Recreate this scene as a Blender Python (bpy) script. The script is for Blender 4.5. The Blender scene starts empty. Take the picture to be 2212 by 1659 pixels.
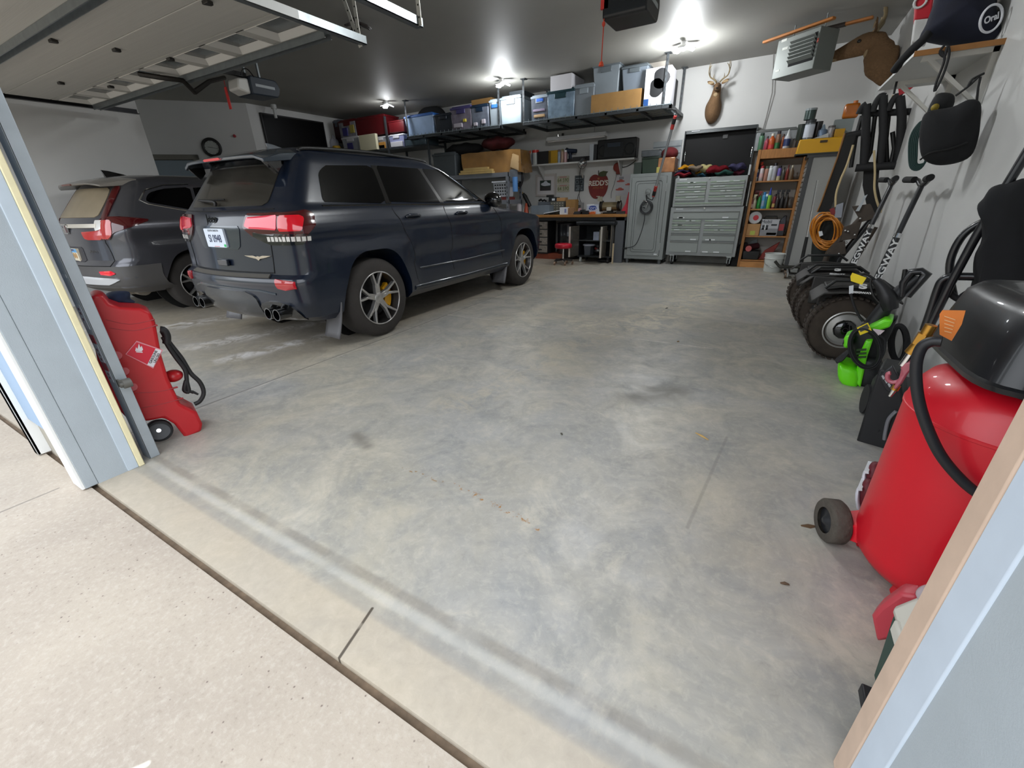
import bpy, bmesh, math, random
from mathutils import Vector as V, Matrix
random.seed(7)
SC = bpy.context.scene
COL = SC.collection
PI = math.pi
# ------------------------------------------------------------------ camera
CR = ((0.8673721436831937, 0.49699105178440744, -0.025796488300728324),
      (0.1806836380521554, -0.36278875889558176, -0.9141869280181385),
      (-0.46370139885777667, 0.7882792721271008, -0.40447101482319997))
FPX = 896.4
CH = 1.258
def ray(x, y):
    d = ((x-1106)/FPX, (y-829.5)/FPX, 1.0)
    return V([sum(CR[i][j]*d[i] for i in range(3)) for j in range(3)])
CAM = V((0, 0, CH))
def G(x, y, z=0.0):
    d = ray(x, y); return CAM + d*((z-CH)/d.z)
def BY(x, y, Y):
    d = ray(x, y); return CAM + d*(Y/d.y)
def BX(x, y, X):
    d = ray(x, y); return CAM + d*(X/d.x)
def setup_camera():
    cd = bpy.data.cameras.new('camera'); co = bpy.data.objects.new('camera', cd); COL.objects.link(co)
    m = Matrix(((CR[0][0], -CR[1][0], -CR[2][0], 0), (CR[0][1], -CR[1][1], -CR[2][1], 0), (CR[0][2], -CR[1][2], -CR[2][2], 0), (0, 0, 0, 1)))
    q = m.to_quaternion()
    co.rotation_mode = 'QUATERNION'; co.rotation_quaternion = q; co.location = CAM
    cd.sensor_fit = 'HORIZONTAL'; cd.sensor_width = 36; cd.lens = 36*FPX/2212; cd.clip_start = 0.02; cd.clip_end = 200
    SC.camera = co
# ------------------------------------------------------------------ materials
def lin(c):
    if isinstance(c, str):
        c = c.lstrip('#'); c = [int(c[i:i+2], 16)/255 for i in (0, 2, 4)]
    return tuple(x/12.92 if x <= .04045 else ((x+.055)/1.055)**2.4 for x in c) + (1,)
MC = {}
def M(name, col='#888888', rough=.5, metal=0., coat=0., emit=0., alpha=1., trans=0., var=0., vs=8., bump=0., bs=60., spec=.5, stretch=None):
    if name in MC: return MC[name]
    m = bpy.data.materials.new(name); m.use_nodes = True; MC[name] = m
    nt = m.node_tree; p = nt.nodes['Principled BSDF']; c = lin(col)
    p.inputs['Base Color'].default_value = c; p.inputs['Roughness'].default_value = rough
    p.inputs['Metallic'].default_value = metal; p.inputs['Coat Weight'].default_value = coat; p.inputs['Coat Roughness'].default_value = .03
    p.inputs['Specular IOR Level'].default_value = spec
    p.inputs['Alpha'].default_value = alpha; p.inputs['Transmission Weight'].default_value = trans
    if emit: p.inputs['Emission Color'].default_value = c; p.inputs['Emission Strength'].default_value = emit
    if var or bump:
        tc = nt.nodes.new('ShaderNodeTexCoord'); vec = tc.outputs['Object']
        if stretch:
            mp = nt.nodes.new('ShaderNodeMapping'); mp.inputs['Scale'].default_value = stretch
            nt.links.new(vec, mp.inputs['Vector']); vec = mp.outputs['Vector']
    if var:
        n = nt.nodes.new('ShaderNodeTexNoise'); n.inputs['Scale'].default_value = vs; n.inputs['Detail'].default_value = 5
        r = nt.nodes.new('ShaderNodeMapRange'); r.inputs['From Min'].default_value = .3; r.inputs['From Max'].default_value = .7
        r.inputs['To Min'].default_value = 1-var; r.inputs['To Max'].default_value = 1+var*.6
        x = nt.nodes.new('ShaderNodeMix'); x.data_type = 'RGBA'; x.blend_type = 'MULTIPLY'; x.inputs[0].default_value = 1
        x.inputs[6].default_value = c
        nt.links.new(vec, n.inputs['Vector']); nt.links.new(n.outputs['Fac'], r.inputs['Value'])
        nt.links.new(r.outputs['Result'], x.inputs[7]); nt.links.new(x.outputs[2], p.inputs['Base Color'])
    if bump:
        n = nt.nodes.new('ShaderNodeTexNoise'); n.inputs['Scale'].default_value = bs; n.inputs['Detail'].default_value = 4
        b = nt.nodes.new('ShaderNodeBump'); b.inputs['Strength'].default_value = bump; b.inputs['Distance'].default_value = .01
        nt.links.new(vec, n.inputs['Vector']); nt.links.new(n.outputs['Fac'], b.inputs['Height']); nt.links.new(b.outputs['Normal'], p.inputs['Normal'])
    return m
# ------------------------------------------------------------------ objects
OFF = {}
def thing(name, label, cat, loc=(0, 0, 0), rz=0., group=None, world=False, rot=None):
    o = bpy.data.objects.new(name, None); COL.objects.link(o); o.empty_display_size = .1
    o.location = loc
    o.rotation_euler = rot if rot else (0, 0, rz)
    tag(o, label, cat, group)
    if world: OFF[o.name] = V(loc)
    return o
def tag(o, label, cat, group=None):
    o['label'] = label; o['category'] = cat
    if group: o['group'] = group
    return o
def struct(o):
    o['kind'] = 'structure'; return o
def copy_tree(o, parent=None):
    c = o.copy(); COL.objects.link(c)
    if parent: c.parent = parent
    for ch in list(o.children): copy_tree(ch, c)
    return c
class MB:
    def __init__(s): s.bm = bmesh.new(); s.m = Matrix.Identity(4); s.mi = 0
    def v(s, p): return s.bm.verts.new(s.m @ V(p))
    def f(s, vs):
        try: x = s.bm.faces.new(vs); x.material_index = s.mi; return x
        except ValueError: return None
    def box(s, a, b):
        x0, y0, z0 = a; x1, y1, z1 = b
        q = [s.v(p) for p in ((x0, y0, z0), (x1, y0, z0), (x1, y1, z0), (x0, y1, z0), (x0, y0, z1), (x1, y0, z1), (x1, y1, z1), (x0, y1, z1))]
        for i in ((3, 2, 1, 0), (4, 5, 6, 7), (0, 1, 5, 4), (1, 2, 6, 5), (2, 3, 7, 6), (3, 0, 4, 7)): s.f([q[j] for j in i])
        return s
    def bc(s, c, d):
        return s.box([c[i]-d[i]/2 for i in range(3)], [c[i]+d[i]/2 for i in range(3)])
    def loft(s, rings, cap=True, close=False):
        R = [[s.v(p) for p in r] for r in rings]; n = len(R[0])
        for a, b in zip(R, R[1:] + ([R[0]] if close else [])):
            for i in range(n): s.f([a[i], a[(i+1) % n], b[(i+1) % n], b[i]])
        if cap and not close: s.f(R[0][::-1]); s.f(R[-1])
        return s
    def frus(s, c0, d0, c1, d1):
        def rg(c, d): return [(c[0]+sx*d[0]/2, c[1]+sy*d[1]/2, c[2]) for sx, sy in ((-1, -1), (1, -1), (1, 1), (-1, 1))]
        return s.loft([rg(c0, d0), rg(c1, d1)])
    def lathe(s, prof, c=(0, 0, 0), axis=(0, 0, 1), seg=24, cap=True):
        q = V((0, 0, 1)).rotation_difference(V(axis).normalized()).to_matrix()
        c = V(c)
        return s.loft([[c + q @ V((r*math.cos(2*PI*i/seg), r*math.sin(2*PI*i/seg), z)) for i in range(seg)] for r, z in prof], cap)
    def cyl(s, a, b, r, r2=None, seg=16):
        a = V(a); b = V(b); return s.lathe([(r, 0), (r if r2 is None else r2, (b-a).length)], a, b-a, seg)
    def ring(s, c, axis, R, r, seg=32, sm=10, arc=None):
        q = V((0, 0, 1)).rotation_difference(V(axis).normalized()).to_matrix(); c = V(c)
        return s.loft([[c + q @ V(((R+r*math.cos(t))*math.cos(a), (R+r*math.cos(t))*math.sin(a), r*math.sin(t))) for t in [2*PI*j/sm for j in range(sm)]] for a in [2*PI*i/seg for i in range(seg)]], close=True)
    def tube(s, pts, r, seg=8, closed=False, smooth=0):
        P = [V(p) for p in pts]
        if smooth: P = crom(P, smooth, closed)
        n = len(P); rings = []; up = None
        for i in range(n):
            if closed: t = P[(i+1) % n]-P[i-1]
            else: t = P[min(i+1, n-1)]-P[max(i-1, 0)]
            t.normalize()
            if up is None: up = t.orthogonal().normalized()
            else:
                up = up - t*up.dot(t)
                up = up.normalized() if up.length > 1e-5 else t.orthogonal().normalized()
            w = t.cross(up)
            k = 1.0
            if 0 < i < n-1 and not smooth:
                c = (P[i]-P[i-1]).normalized().dot((P[i+1]-P[i]).normalized()); k = min(1.4, 1/max(.5, math.sqrt(max(0, (1+c)/2))))
            rr = r
            if isinstance(r, (list, tuple)): u = i/(n-1)*(len(r)-1); k0 = min(int(u), len(r)-2); rr = r[k0]+(r[k0+1]-r[k0])*(u-k0)
            rings.append([P[i] + (up*math.cos(a)+w*math.sin(a))*rr*k for a in [2*PI*j/seg for j in range(seg)]])
        return s.loft(rings, close=closed)
    def prism(s, pts, ax, a, b):
        def mk(p, d): return {'x': (d, p[0], p[1]), 'y': (p[0], d, p[1]), 'z': (p[0], p[1], d)}[ax]
        return s.loft([[mk(p, a) for p in pts], [mk(p, b) for p in pts]])
    def sph(s, c, r, seg=16, rows=10):
        if not isinstance(r, (tuple, list)): r = (r, r, r)
        rings = []
        for j in range(rows+1):
            t = PI*(.02+.96*j/rows)
            rings.append([(c[0]+r[0]*math.sin(t)*math.cos(2*PI*i/seg), c[1]+r[1]*math.sin(t)*math.sin(2*PI*i/seg), c[2]-r[2]*math.cos(t)) for i in range(seg)])
        return s.loft(rings)
    def grid(s, fn, nu, nv):
        g = [[s.v(fn(i/nu, j/nv)) for j in range(nv+1)] for i in range(nu+1)]
        for i in range(nu):
            for j in range(nv): s.f([g[i][j], g[i+1][j], g[i+1][j+1], g[i][j+1]])
        return s
    def build(s, name, mat, parent=None, bev=0., seg=2, ang=50, sub=0, solid=0., flat=False, vn=0., wob=None):
        bm = s.bm
        if wob:
            for v in bm.verts:
                p = v.co*wob[1]; v.co += V((math.sin(p.y*1.7+p.z), math.sin(p.z*1.3+p.x*1.1+1), math.sin(p.x*1.9+p.y*.7+2)))*wob[0]
        if not solid: bmesh.ops.recalc_face_normals(bm, faces=bm.faces)
        me = bpy.data.meshes.new(name); bm.to_mesh(me); bm.free()
        o = bpy.data.objects.new(name, me); COL.objects.link(o)
        if parent is not None:
            o.parent = parent
            if parent.name in OFF: off = OFF[parent.name]; me.transform(Matrix.Translation(-off)); OFF[o.name] = off
        else:
            xs = [v.co for v in me.vertices]
            off = V(((min(p.x for p in xs)+max(p.x for p in xs))/2, (min(p.y for p in xs)+max(p.y for p in xs))/2, min(p.z for p in xs)))
            me.transform(Matrix.Translation(-off)); o.location = off; OFF[o.name] = off
        for mm in (mat if isinstance(mat, (list, tuple)) else [mat]): me.materials.append(mm)
        if not flat:
            for p in me.polygons: p.use_smooth = True
            if hasattr(me, 'set_sharp_from_angle') and not sub: me.set_sharp_from_angle(angle=math.radians(ang))
        if solid: md = o.modifiers.new('solid', 'SOLIDIFY'); md.thickness = solid; md.offset = 0
        if bev:
            md = o.modifiers.new('bevel', 'BEVEL'); md.width = bev; md.segments = seg; md.limit_method = 'ANGLE'; md.angle_limit = math.radians(40)
        if sub: md = o.modifiers.new('sub', 'SUBSURF'); md.levels = sub; md.render_levels = sub
        return o
def crom(P, n, closed=False):
    out = []; N = len(P)
    for i in range(N if closed else N-1):
        if closed: a, b, c, d = P[i-1], P[i], P[(i+1) % N], P[(i+2) % N]
        else: a, b, c, d = P[max(i-1, 0)], P[i], P[i+1], P[min(i+2, N-1)]
        for k in range(n):
            t = k/n
            out.append(.5*((2*b)+(c-a)*t+(2*a-5*b+4*c-d)*t*t+(3*b-a-3*c+d)*t**3))
    if not closed: out.append(P[-1])
    return out
def rpoly(pts, r, n=4):
    out = []; N = len(pts); pts = [V((p[0], p[1], 0)) for p in pts]
    rs = r if isinstance(r, (list, tuple)) else [r]*N
    for i in range(N):
        p = pts[i]; a = pts[i-1]-p; b = pts[(i+1) % N]-p; k = min(rs[i], a.length*.45, b.length*.45)
        if k < 1e-5: out.append((p.x, p.y)); continue
        A = p+a.normalized()*k; B = p+b.normalized()*k
        for j in range(n+1):
            t = j/n; q = A*(1-t)**2+p*2*t*(1-t)+B*t*t; out.append((q.x, q.y))
    return out
def text(s, size, mat, mtx, parent=None, name='lettering', ext=.0006, align='CENTER', sx=1., bold=0.):
    c = bpy.data.curves.new('t', 'FONT'); c.body = s; c.size = size; c.extrude = ext; c.align_x = align; c.align_y = 'CENTER'; c.offset = bold
    t = bpy.data.objects.new('t', c); COL.objects.link(t)
    bpy.context.view_layer.update()
    me = bpy.data.meshes.new_from_object(t.evaluated_get(bpy.context.evaluated_depsgraph_get()))
    bpy.data.objects.remove(t); me.name = name
    me.transform(mtx @ Matrix.Diagonal((sx, 1, 1, 1)))
    me.materials.clear(); me.materials.append(mat)
    o = bpy.data.objects.new(name, me); COL.objects.link(o)
    if parent is not None:
        o.parent = parent
        if parent.name in OFF: me.transform(Matrix.Translation(-OFF[parent.name])); OFF[o.name] = OFF[parent.name]
    return o
def frame(o, xd, yd):
    x = V(xd).normalized(); y = V(yd); y = (y-x*y.dot(x)).normalized(); z = x.cross(y)
    return Matrix(((x.x, y.x, z.x, o[0]), (x.y, y.y, z.y, o[1]), (x.z, y.z, z.z, o[2]), (0, 0, 0, 1)))
def FY(x, y, z): return frame((x, y, z), (1, 0, 0), (0, 0, 1))      # reads on a face that looks along -Y
def apply_bool(o, cutter):
    md = o.modifiers.new('b', 'BOOLEAN'); md.operation = 'DIFFERENCE'; md.solver = 'EXACT'; md.object = cutter
    bpy.context.view_layer.update()
    me = bpy.data.meshes.new_from_object(o.evaluated_get(bpy.context.evaluated_depsgraph_get()))
    o.modifiers.remove(md); me.name = o.data.name; o.data = me; bpy.data.objects.remove(cutter)
# ================================================================== setting
def node(nt, t, **k):
    n = nt.nodes.new(t)
    for a, b in k.items(): setattr(n, a, b)
    return n
def vmath(nt, op, a, b=None):
    n = node(nt, 'ShaderNodeVectorMath', operation=op)
    for i, x in enumerate((a, b)):
        if x is None: continue
        if isinstance(x, (tuple, list, V)): n.inputs[i].default_value = x
        else: nt.links.new(x, n.inputs[i])
    return n
def smath(nt, op, a, b=None, clamp=False):
    n = node(nt, 'ShaderNodeMath', operation=op, use_clamp=clamp)
    for i, x in enumerate((a, b)):
        if x is None: continue
        if isinstance(x, (int, float)): n.inputs[i].default_value = x
        else: nt.links.new(x, n.inputs[i])
    return n.outputs[0]
def noise(nt, vec, scale, detail=4, rough=.55, dist=0., stretch=None):
    if stretch: 
        mp = node(nt, 'ShaderNodeMapping'); mp.inputs['Scale'].default_value = stretch; nt.links.new(vec, mp.inputs['Vector']); vec = mp.outputs['Vector']
    n = node(nt, 'ShaderNodeTexNoise'); n.inputs['Scale'].default_value = scale; n.inputs['Detail'].default_value = detail; n.inputs['Roughness'].default_value = rough; n.inputs['Distortion'].default_value = dist
    nt.links.new(vec, n.inputs['Vector']); return n.outputs['Fac']
def rng(nt, x, a, b, c=0., d=1., smooth=False):
    n = node(nt, 'ShaderNodeMapRange'); n.interpolation_type = 'SMOOTHSTEP' if smooth else 'LINEAR'
    for k, v in zip(('From Min', 'From Max', 'To Min', 'To Max'), (a, b, c, d)): n.inputs[k].default_value = v
    nt.links.new(x, n.inputs['Value']); return n.outputs['Result']
def mixc(nt, fac, a, b):
    n = node(nt, 'ShaderNodeMix', data_type='RGBA')
    for i, x in ((0, fac), (6, a), (7, b)):
        if isinstance(x, (float, int)): n.inputs[i].default_value = x
        elif isinstance(x, (tuple, str)): n.inputs[i].default_value = lin(x) if isinstance(x, str) else x
        else: nt.links.new(x, n.inputs[i])
    return n.outputs[2]
def segmask(nt, pos, a, b, w, soft, nz=None):
    a = V((a[0], a[1], 0)); b = V((b[0], b[1], 0)); d = b-a
    p = vmath(nt, 'SUBTRACT', pos, a).outputs[0]
    t = vmath(nt, 'DOT_PRODUCT', p, d/d.length_squared).outputs['Value']
    t = smath(nt, 'ADD', t, 0., clamp=True)
    sc = node(nt, 'ShaderNodeVectorMath', operation='SCALE'); sc.inputs[0].default_value = d; nt.links.new(t, sc.inputs['Scale'])
    r = vmath(nt, 'SUBTRACT', p, sc.outputs[0]).outputs[0]
    r = vmath(nt, 'MULTIPLY', r, (1, 1, 0)).outputs[0]
    L = vmath(nt, 'LENGTH', r).outputs['Value']
    m = rng(nt, L, w, w+soft, 1., 0., True)
    if nz is not None: m = smath(nt, 'MULTIPLY', m, nz)
    return m
def concrete_floor():
    m = bpy.data.materials.new('sealed_concrete'); m.use_nodes = True; nt = m.node_tree; p = nt.nodes['Principled BSDF']
    pos = node(nt, 'ShaderNodeNewGeometry').outputs['Position']
    big = rng(nt, noise(nt, pos, .8, 6, .65, .4), .40, .60)
    mid = rng(nt, noise(nt, pos, 3.2, 8, .65, 1.2), .36, .66)
    fine = noise(nt, pos, 26, 8, .7, .5)
    swirl = noise(nt, pos, 2.6, 9, .72, .7)
    c = mixc(nt, big, '#a5a39e', '#b0a999')
    c = mixc(nt, smath(nt, 'MULTIPLY', mid, .55), c, '#7c7e7c')
    c = mixc(nt, smath(nt, 'MULTIPLY', rng(nt, swirl, .54, .68), .6), c, '#c4bcab')
    c = mixc(nt, smath(nt, 'MULTIPLY', rng(nt, swirl, .32, .46, 1, 0), .5), c, '#7b7f80')
    c = mixc(nt, smath(nt, 'MULTIPLY', rng(nt, fine, .5, .75), .35), c, '#cfc7b8')
    c = mixc(nt, smath(nt, 'MULTIPLY', rng(nt, fine, .22, .42, 1, 0), .4), c, '#686864')
    sep = node(nt, 'ShaderNodeSeparateXYZ'); nt.links.new(pos, sep.inputs[0])
    # brownish tyre bays under the cars, pale salt tracks
    bay = smath(nt, 'MULTIPLY', rng(nt, sep.outputs[0], -3.0, -3.6, 0, 1, True), rng(nt, sep.outputs[1], 1.2, 2.4, 0, 1, True))
    c = mixc(nt, smath(nt, 'MULTIPLY', bay, .5), c, '#8f8068')
    nz = rng(nt, noise(nt, pos, 5, 8, .75, 1.), .45, .6)
    def stain(a, b, w, s, col, k, z=nz):
        nonlocal c
        f = smath(nt, 'MULTIPLY', segmask(nt, pos, a, b, w, s, z), k); c = mixc(nt, f, c, col)
    stain((-4.05, 1.75), (-3.75, 3.0), .02, .16, '#d8d4cf', .9)
    stain((-4.7, 1.9), (-4.3, 3.4), .03, .18, '#d2cdc6', .85)
    stain((-5.9, 2.1), (-5.3, 3.6), .06, .25, '#d6d2cb', .8)
    stain((-4.9, 1.5), (-4.6, 2.2), .03, .2, '#cfc9c0', .6)
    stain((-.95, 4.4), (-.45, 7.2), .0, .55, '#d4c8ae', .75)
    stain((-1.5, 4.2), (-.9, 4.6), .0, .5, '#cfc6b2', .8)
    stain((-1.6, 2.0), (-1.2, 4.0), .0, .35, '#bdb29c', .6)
    sp = rng(nt, noise(nt, pos, 34, 3, .6), .56, .62)
    stain((-1.42, 1.262), (-1.15, 1.262), .004, .012, '#8a6a35', .9, sp)
    stain((-1.1, 1.272), (-.64, 1.225), .006, .018, '#9a6a26', .9, sp)
    stain((-.64, 1.225), (-.6, 1.2), .003, .012, '#9a6a26', .9, sp)
    on = rng(nt, noise(nt, pos, 3, 3), .3, .5)
    stain((-.55, 2.65), (-.36, 2.85), .02, .17, '#6d6a62', .85, on)
    stain((-1.9, 1.38), (-1.75, 1.33), .0, .07, '#77736a', .8, on)
    # door rest: lighter band and darker lines along the opening
    lip = smath(nt, 'MULTIPLY', rng(nt, sep.outputs[1], .57, .60, 1, 0), rng(nt, sep.outputs[1], .3, .42))
    c = mixc(nt, smath(nt, 'MULTIPLY', lip, .7), c, mixc(nt, fine, '#a39683', '#beb29f'))
    for y, w, col in ((.688, .008, '#6f675c'), (.60, .014, '#85817a'), (.645, .003, '#b9b7b0')):
        stain((-9, y), (1.2, y), w, .02, col, .42, on)
    cut = rng(nt, noise(nt, pos, 9, 2), .2, .35)
    for a, b in (((-3.19, .72), (-3.19, 9.6)), ((.02, 2.35), (-.06, 1.5))):
        stain(a, b, .003, .008, '#64625c', .75 if a[0] < -3 else .3, cut)
    stain((-3.165, .72), (-3.165, 9.6), .003, .01, '#d0cac0', .6, nz)
    stain((-3.19, 3.93), (1.2, 3.93), .004, .012, '#d5cfc4', .7, nz)
    stain((-8.5, 4.93), (1.2, 4.93), .004, .008, '#76736c', .6, cut)
    ck = rng(nt, noise(nt, pos, 8, 2), .3, .4)
    stain((-.89, .43), (-.93, .60), .003, .004, '#4a4238', .95, ck)
    nt.links.new(c, p.inputs['Base Color'])
    r = rng(nt, mid, 0, 1, .36, .55); nt.links.new(r, p.inputs['Roughness'])
    b = node(nt, 'ShaderNodeBump'); b.inputs['Strength'].default_value = .1; b.inputs['Distance'].default_value = .004
    nt.links.new(fine, b.inputs['Height']); nt.links.new(b.outputs['Normal'], p.inputs['Normal'])
    return m
def drive_mat():
    m = bpy.data.materials.new('driveway_concrete'); m.use_nodes = True; nt = m.node_tree; p = nt.nodes['Principled BSDF']
    pos = node(nt, 'ShaderNodeNewGeometry').outputs['Position']
    c = mixc(nt, rng(nt, noise(nt, pos, 1.4, 5), .35, .65), '#9d9285', '#aba091')
    f = noise(nt, pos, 60, 6, .7)
    c = mixc(nt, smath(nt, 'MULTIPLY', rng(nt, f, .5, .7), .6), c, '#b8afa3')
    c = mixc(nt, smath(nt, 'MULTIPLY', rng(nt, f, .2, .42, 1, 0), .6), c, '#776b5f')
    vo = node(nt, 'ShaderNodeTexVoronoi'); vo.inputs['Scale'].default_value = 46; nt.links.new(pos, vo.inputs['Vector']); vs_ = node(nt, 'ShaderNodeSeparateColor'); nt.links.new(vo.outputs['Color'], vs_.inputs[0])
    pit = smath(nt, 'MULTIPLY', rng(nt, smath(nt, 'ADD', vo.outputs['Distance'], smath(nt, 'MULTIPLY', f, .35)), .22, .34, 1, 0), rng(nt, vs_.outputs[0], .55, .62)); area = rng(nt, noise(nt, pos, 1.1, 2), .40, .52)
    c = mixc(nt, smath(nt, 'MULTIPLY', smath(nt, 'MULTIPLY', pit, area), .8), c, '#5b4a46')
    for a, b, col, w in (((-2.85, .32), (-2.85, -9), '#6d675f', .003), ((-1.1, .02), (-1.45, -.5), '#d9d2c6', .004)):
        c = mixc(nt, smath(nt, 'MULTIPLY', segmask(nt, pos, a, b, w, .006), .7), c, col)
    nt.links.new(c, p.inputs['Base Color']); p.inputs['Roughness'].default_value = .85
    b = node(nt, 'ShaderNodeBump'); b.inputs['Strength'].default_value = .35; b.inputs['Distance'].default_value = .004
    nt.links.new(f, b.inputs['Height']); nt.links.new(b.outputs['Normal'], p.inputs['Normal'])
    return m
WALL = M('wall_paint', '#c9c9c7', .55, var=.04, vs=1.5, bump=.05, bs=120)
CEILM = M('ceiling_paint', '#96958f', .55, var=.05, vs=1.2, bump=.03, bs=90)
WHITE = M('white_trim', '#e9eae8', .45)
JAMB = M('jamb_metal', '#a7b0b6', .5, var=.06, vs=5, bump=.12, bs=260)
SIDING = M('blue_siding', '#8fa6bf', .6, var=.04, vs=3)
CREAM = M('cream_seal', '#e6dcb4', .55, var=.06, vs=20)
TAN = M('tan_seal', '#c9b09c', .6, var=.1, vs=12, bump=.05)
WB, WR, WL, ZC = 9.6, 1.1, -8.6, 3.37
o = struct(MB().box((-13, .43, -.12), (1.35, 9.7, 0)).build('floor', concrete_floor(), flat=True))
o = struct(MB().box((-16, -12, -.14), (14, .405, -.006)).build('driveway', drive_mat(), flat=True))
o = struct(MB().box((-16, .40, -.16), (14, .435, -.022)).build('trim_seam', M('joint_dirt', '#6a5a49', .95, var=.3, vs=25, bump=.5, bs=40), flat=True))
o = struct(MB().box((-13, .42, ZC), (1.35, 9.75, ZC+.12)).build('ceiling', CEILM, flat=True))
o = struct(MB().box((-13, WB, 0), (1.35, WB+.12, ZC)).build('wall_back', WALL, flat=True))
o = struct(MB().box((WR, .85, 0), (WR+.14, WB, ZC)).build('wall_right', WALL, flat=True))
# left: near wall (lit), return, diagonal wall, far wall
o = struct(MB().box((WL-.14, .63, 0), (WL, 3.65, ZC)).build('wall_left', WALL, flat=True))
o = struct(MB().box((-12.2, 3.51, 0), (WL-.14, 3.65, ZC)).build('wall_return', WALL, flat=True))
a, b = V((-12.6, 4.05, 0)), V((-10.46, 6.54, 0)); n = V((-(b-a).y, (b-a).x, 0)).normalized()*.14
o = struct(MB().prism([(a.x, a.y), (b.x, b.y), (b.x+n.x, b.y+n.y), (a.x+n.x, a.y+n.y)], 'z', 0, ZC).build('wall_diagonal', WALL, flat=True))
o = struct(MB().box((-10.6, 6.54, 0), (-10.46, WB, ZC)).build('wall_far', WALL, flat=True))
# front wall with the two openings
MBf = MB().box((-13, .43, 0), (-8.2, .63, ZC)); MBf.box((-8.2, .43, 2.75), (-3.35, .63, ZC)); MBf.box((-3.35, .46, 0), (-2.72, .63, ZC))
MBf.box((-2.72, .43, 2.6), (.4, .63, ZC)); MBf.box((.4, .43, 0), (6, .84, ZC))
struct(MBf.build('wall_front', SIDING, flat=True))
# left jamb of the near opening
struct(MB().box((-2.74, .435, 0), (-2.70, .555, 2.6)).build('trim_1', JAMB, flat=True))
struct(MB().box((-2.74, .555, 0), (-2.694, .602, 2.6)).build('trim_2', M('pale_strip', '#bac6d0', .5, var=.05, vs=9), bev=.003))
struct(MB().box((-2.75, .602, 0), (-2.69, .628, 2.6)).build('trim_3', CREAM, bev=.004))
struct(MB().box((-2.80, .385, .0), (-2.70, .4345, 2.7)).build('trim_4', JAMB, bev=.003))
struct(MB().box((-2.82, .372, .0), (-2.702, .386, 2.7)).box((-2.88, .392, 0), (-2.82, .41, 2.7)).build('trim_5', WHITE, bev=.003))
struct(MB().box((-3.42, .375, 0), (-3.36, .44, 2.7)).box((-3.42, .375, 0), (-3.36, .39, 2.7)).build('trim_6', WHITE, bev=.003))
struct(MB().box((-3.36, .41, .22), (-2.80, .465, 3.3)).build('trim_7', SIDING, flat=True))
struct(MB().box((-3.36, .43, 0), (-2.82, .46, .24)).build('trim_8', M('footing', '#a39e92', .9, var=.15, vs=6), flat=True))
# right jamb
struct(MB().box((.378, .40, 0), (.42, .695, 2.6)).build('trim_9', JAMB, flat=True))
struct(MB().box((.374, .695, 0), (.42, .785, 2.6)).build('trim_10', M('pale_strip2', '#c3cfdc', .5, var=.06, vs=9), bev=.004))
struct(MB().box((.372, .785, 0), (.44, .847, 2.6)).build('trim_11', TAN, bev=.004))
struct(MB().box((.382, .36, 0), (.5, .40, 2.6)).build('trim_12', WHITE, bev=.003))
# side door in the diagonal wall
def diag(t, z, off=0.): 
    d = (b-a).normalized(); nn = V((d.y, -d.x, 0)); q = a+d*t+nn*off; return V((q.x, q.y, z))
DL = (b-a).length; d0 = 1.18; 
mb = MB(); mb.m = frame(diag(d0, 0), b-a, (0, 0, 1))
struct(mb.box((0, .02, .01), (.82, 2.25, .06)).build('door_1', M('door_paint', '#7d8a93', .45), bev=.004))
mb = MB(); mb.m = frame(diag(d0, 0), b-a, (0, 0, 1))
struct(mb.box((-.1, 0, .0), (0, 2.36, .08)).box((.82, 0, 0), (.92, 2.36, .08)).box((-.1, 2.26, 0), (.92, 2.36, .08)).build('trim_13', M('door_frame', '#6f6d66', .5), bev=.004))
# concrete curb at the back wall
struct(MB().box((-10.4, 9.52, 0), (1.2, 9.6, .12)).build('baseboard_back', M('curb', '#8f8d86', .9, var=.15, vs=4, bump=.2), flat=True))
# ------------------------------------------------------------------ light
w = bpy.data.worlds.new('sky'); SC.world = w; w.use_nodes = True; nt = w.node_tree; bg = nt.nodes['Background']
tc = node(nt, 'ShaderNodeTexCoord'); sp = node(nt, 'ShaderNodeSeparateXYZ'); nt.links.new(tc.outputs['Generated'], sp.inputs[0])
rp = node(nt, 'ShaderNodeValToRGB'); nt.links.new(sp.outputs[2], rp.inputs[0])
e = rp.color_ramp.elements; e[0].position = 0; e[0].color = (.10, .11, .09, 1); e[1].position = 1; e[1].color = (.92, .97, 1.05, 1)
for pz, cc in ((.10, (.16, .17, .16, 1)), (.13, (.85, .9, .96, 1))): x = e.new(pz); x.color = cc
nt.links.new(rp.outputs[0], bg.inputs[0]); bg.inputs[1].default_value = 3.5
SC.view_settings.view_transform = 'Standard'; SC.view_settings.look = 'None'; SC.view_settings.gamma = 1; SC.view_settings.use_curve_mapping = False
SC.view_settings.exposure = 0.0
LEDM = M('led_glow', '#f2f6ff', .3, emit=30)
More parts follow.
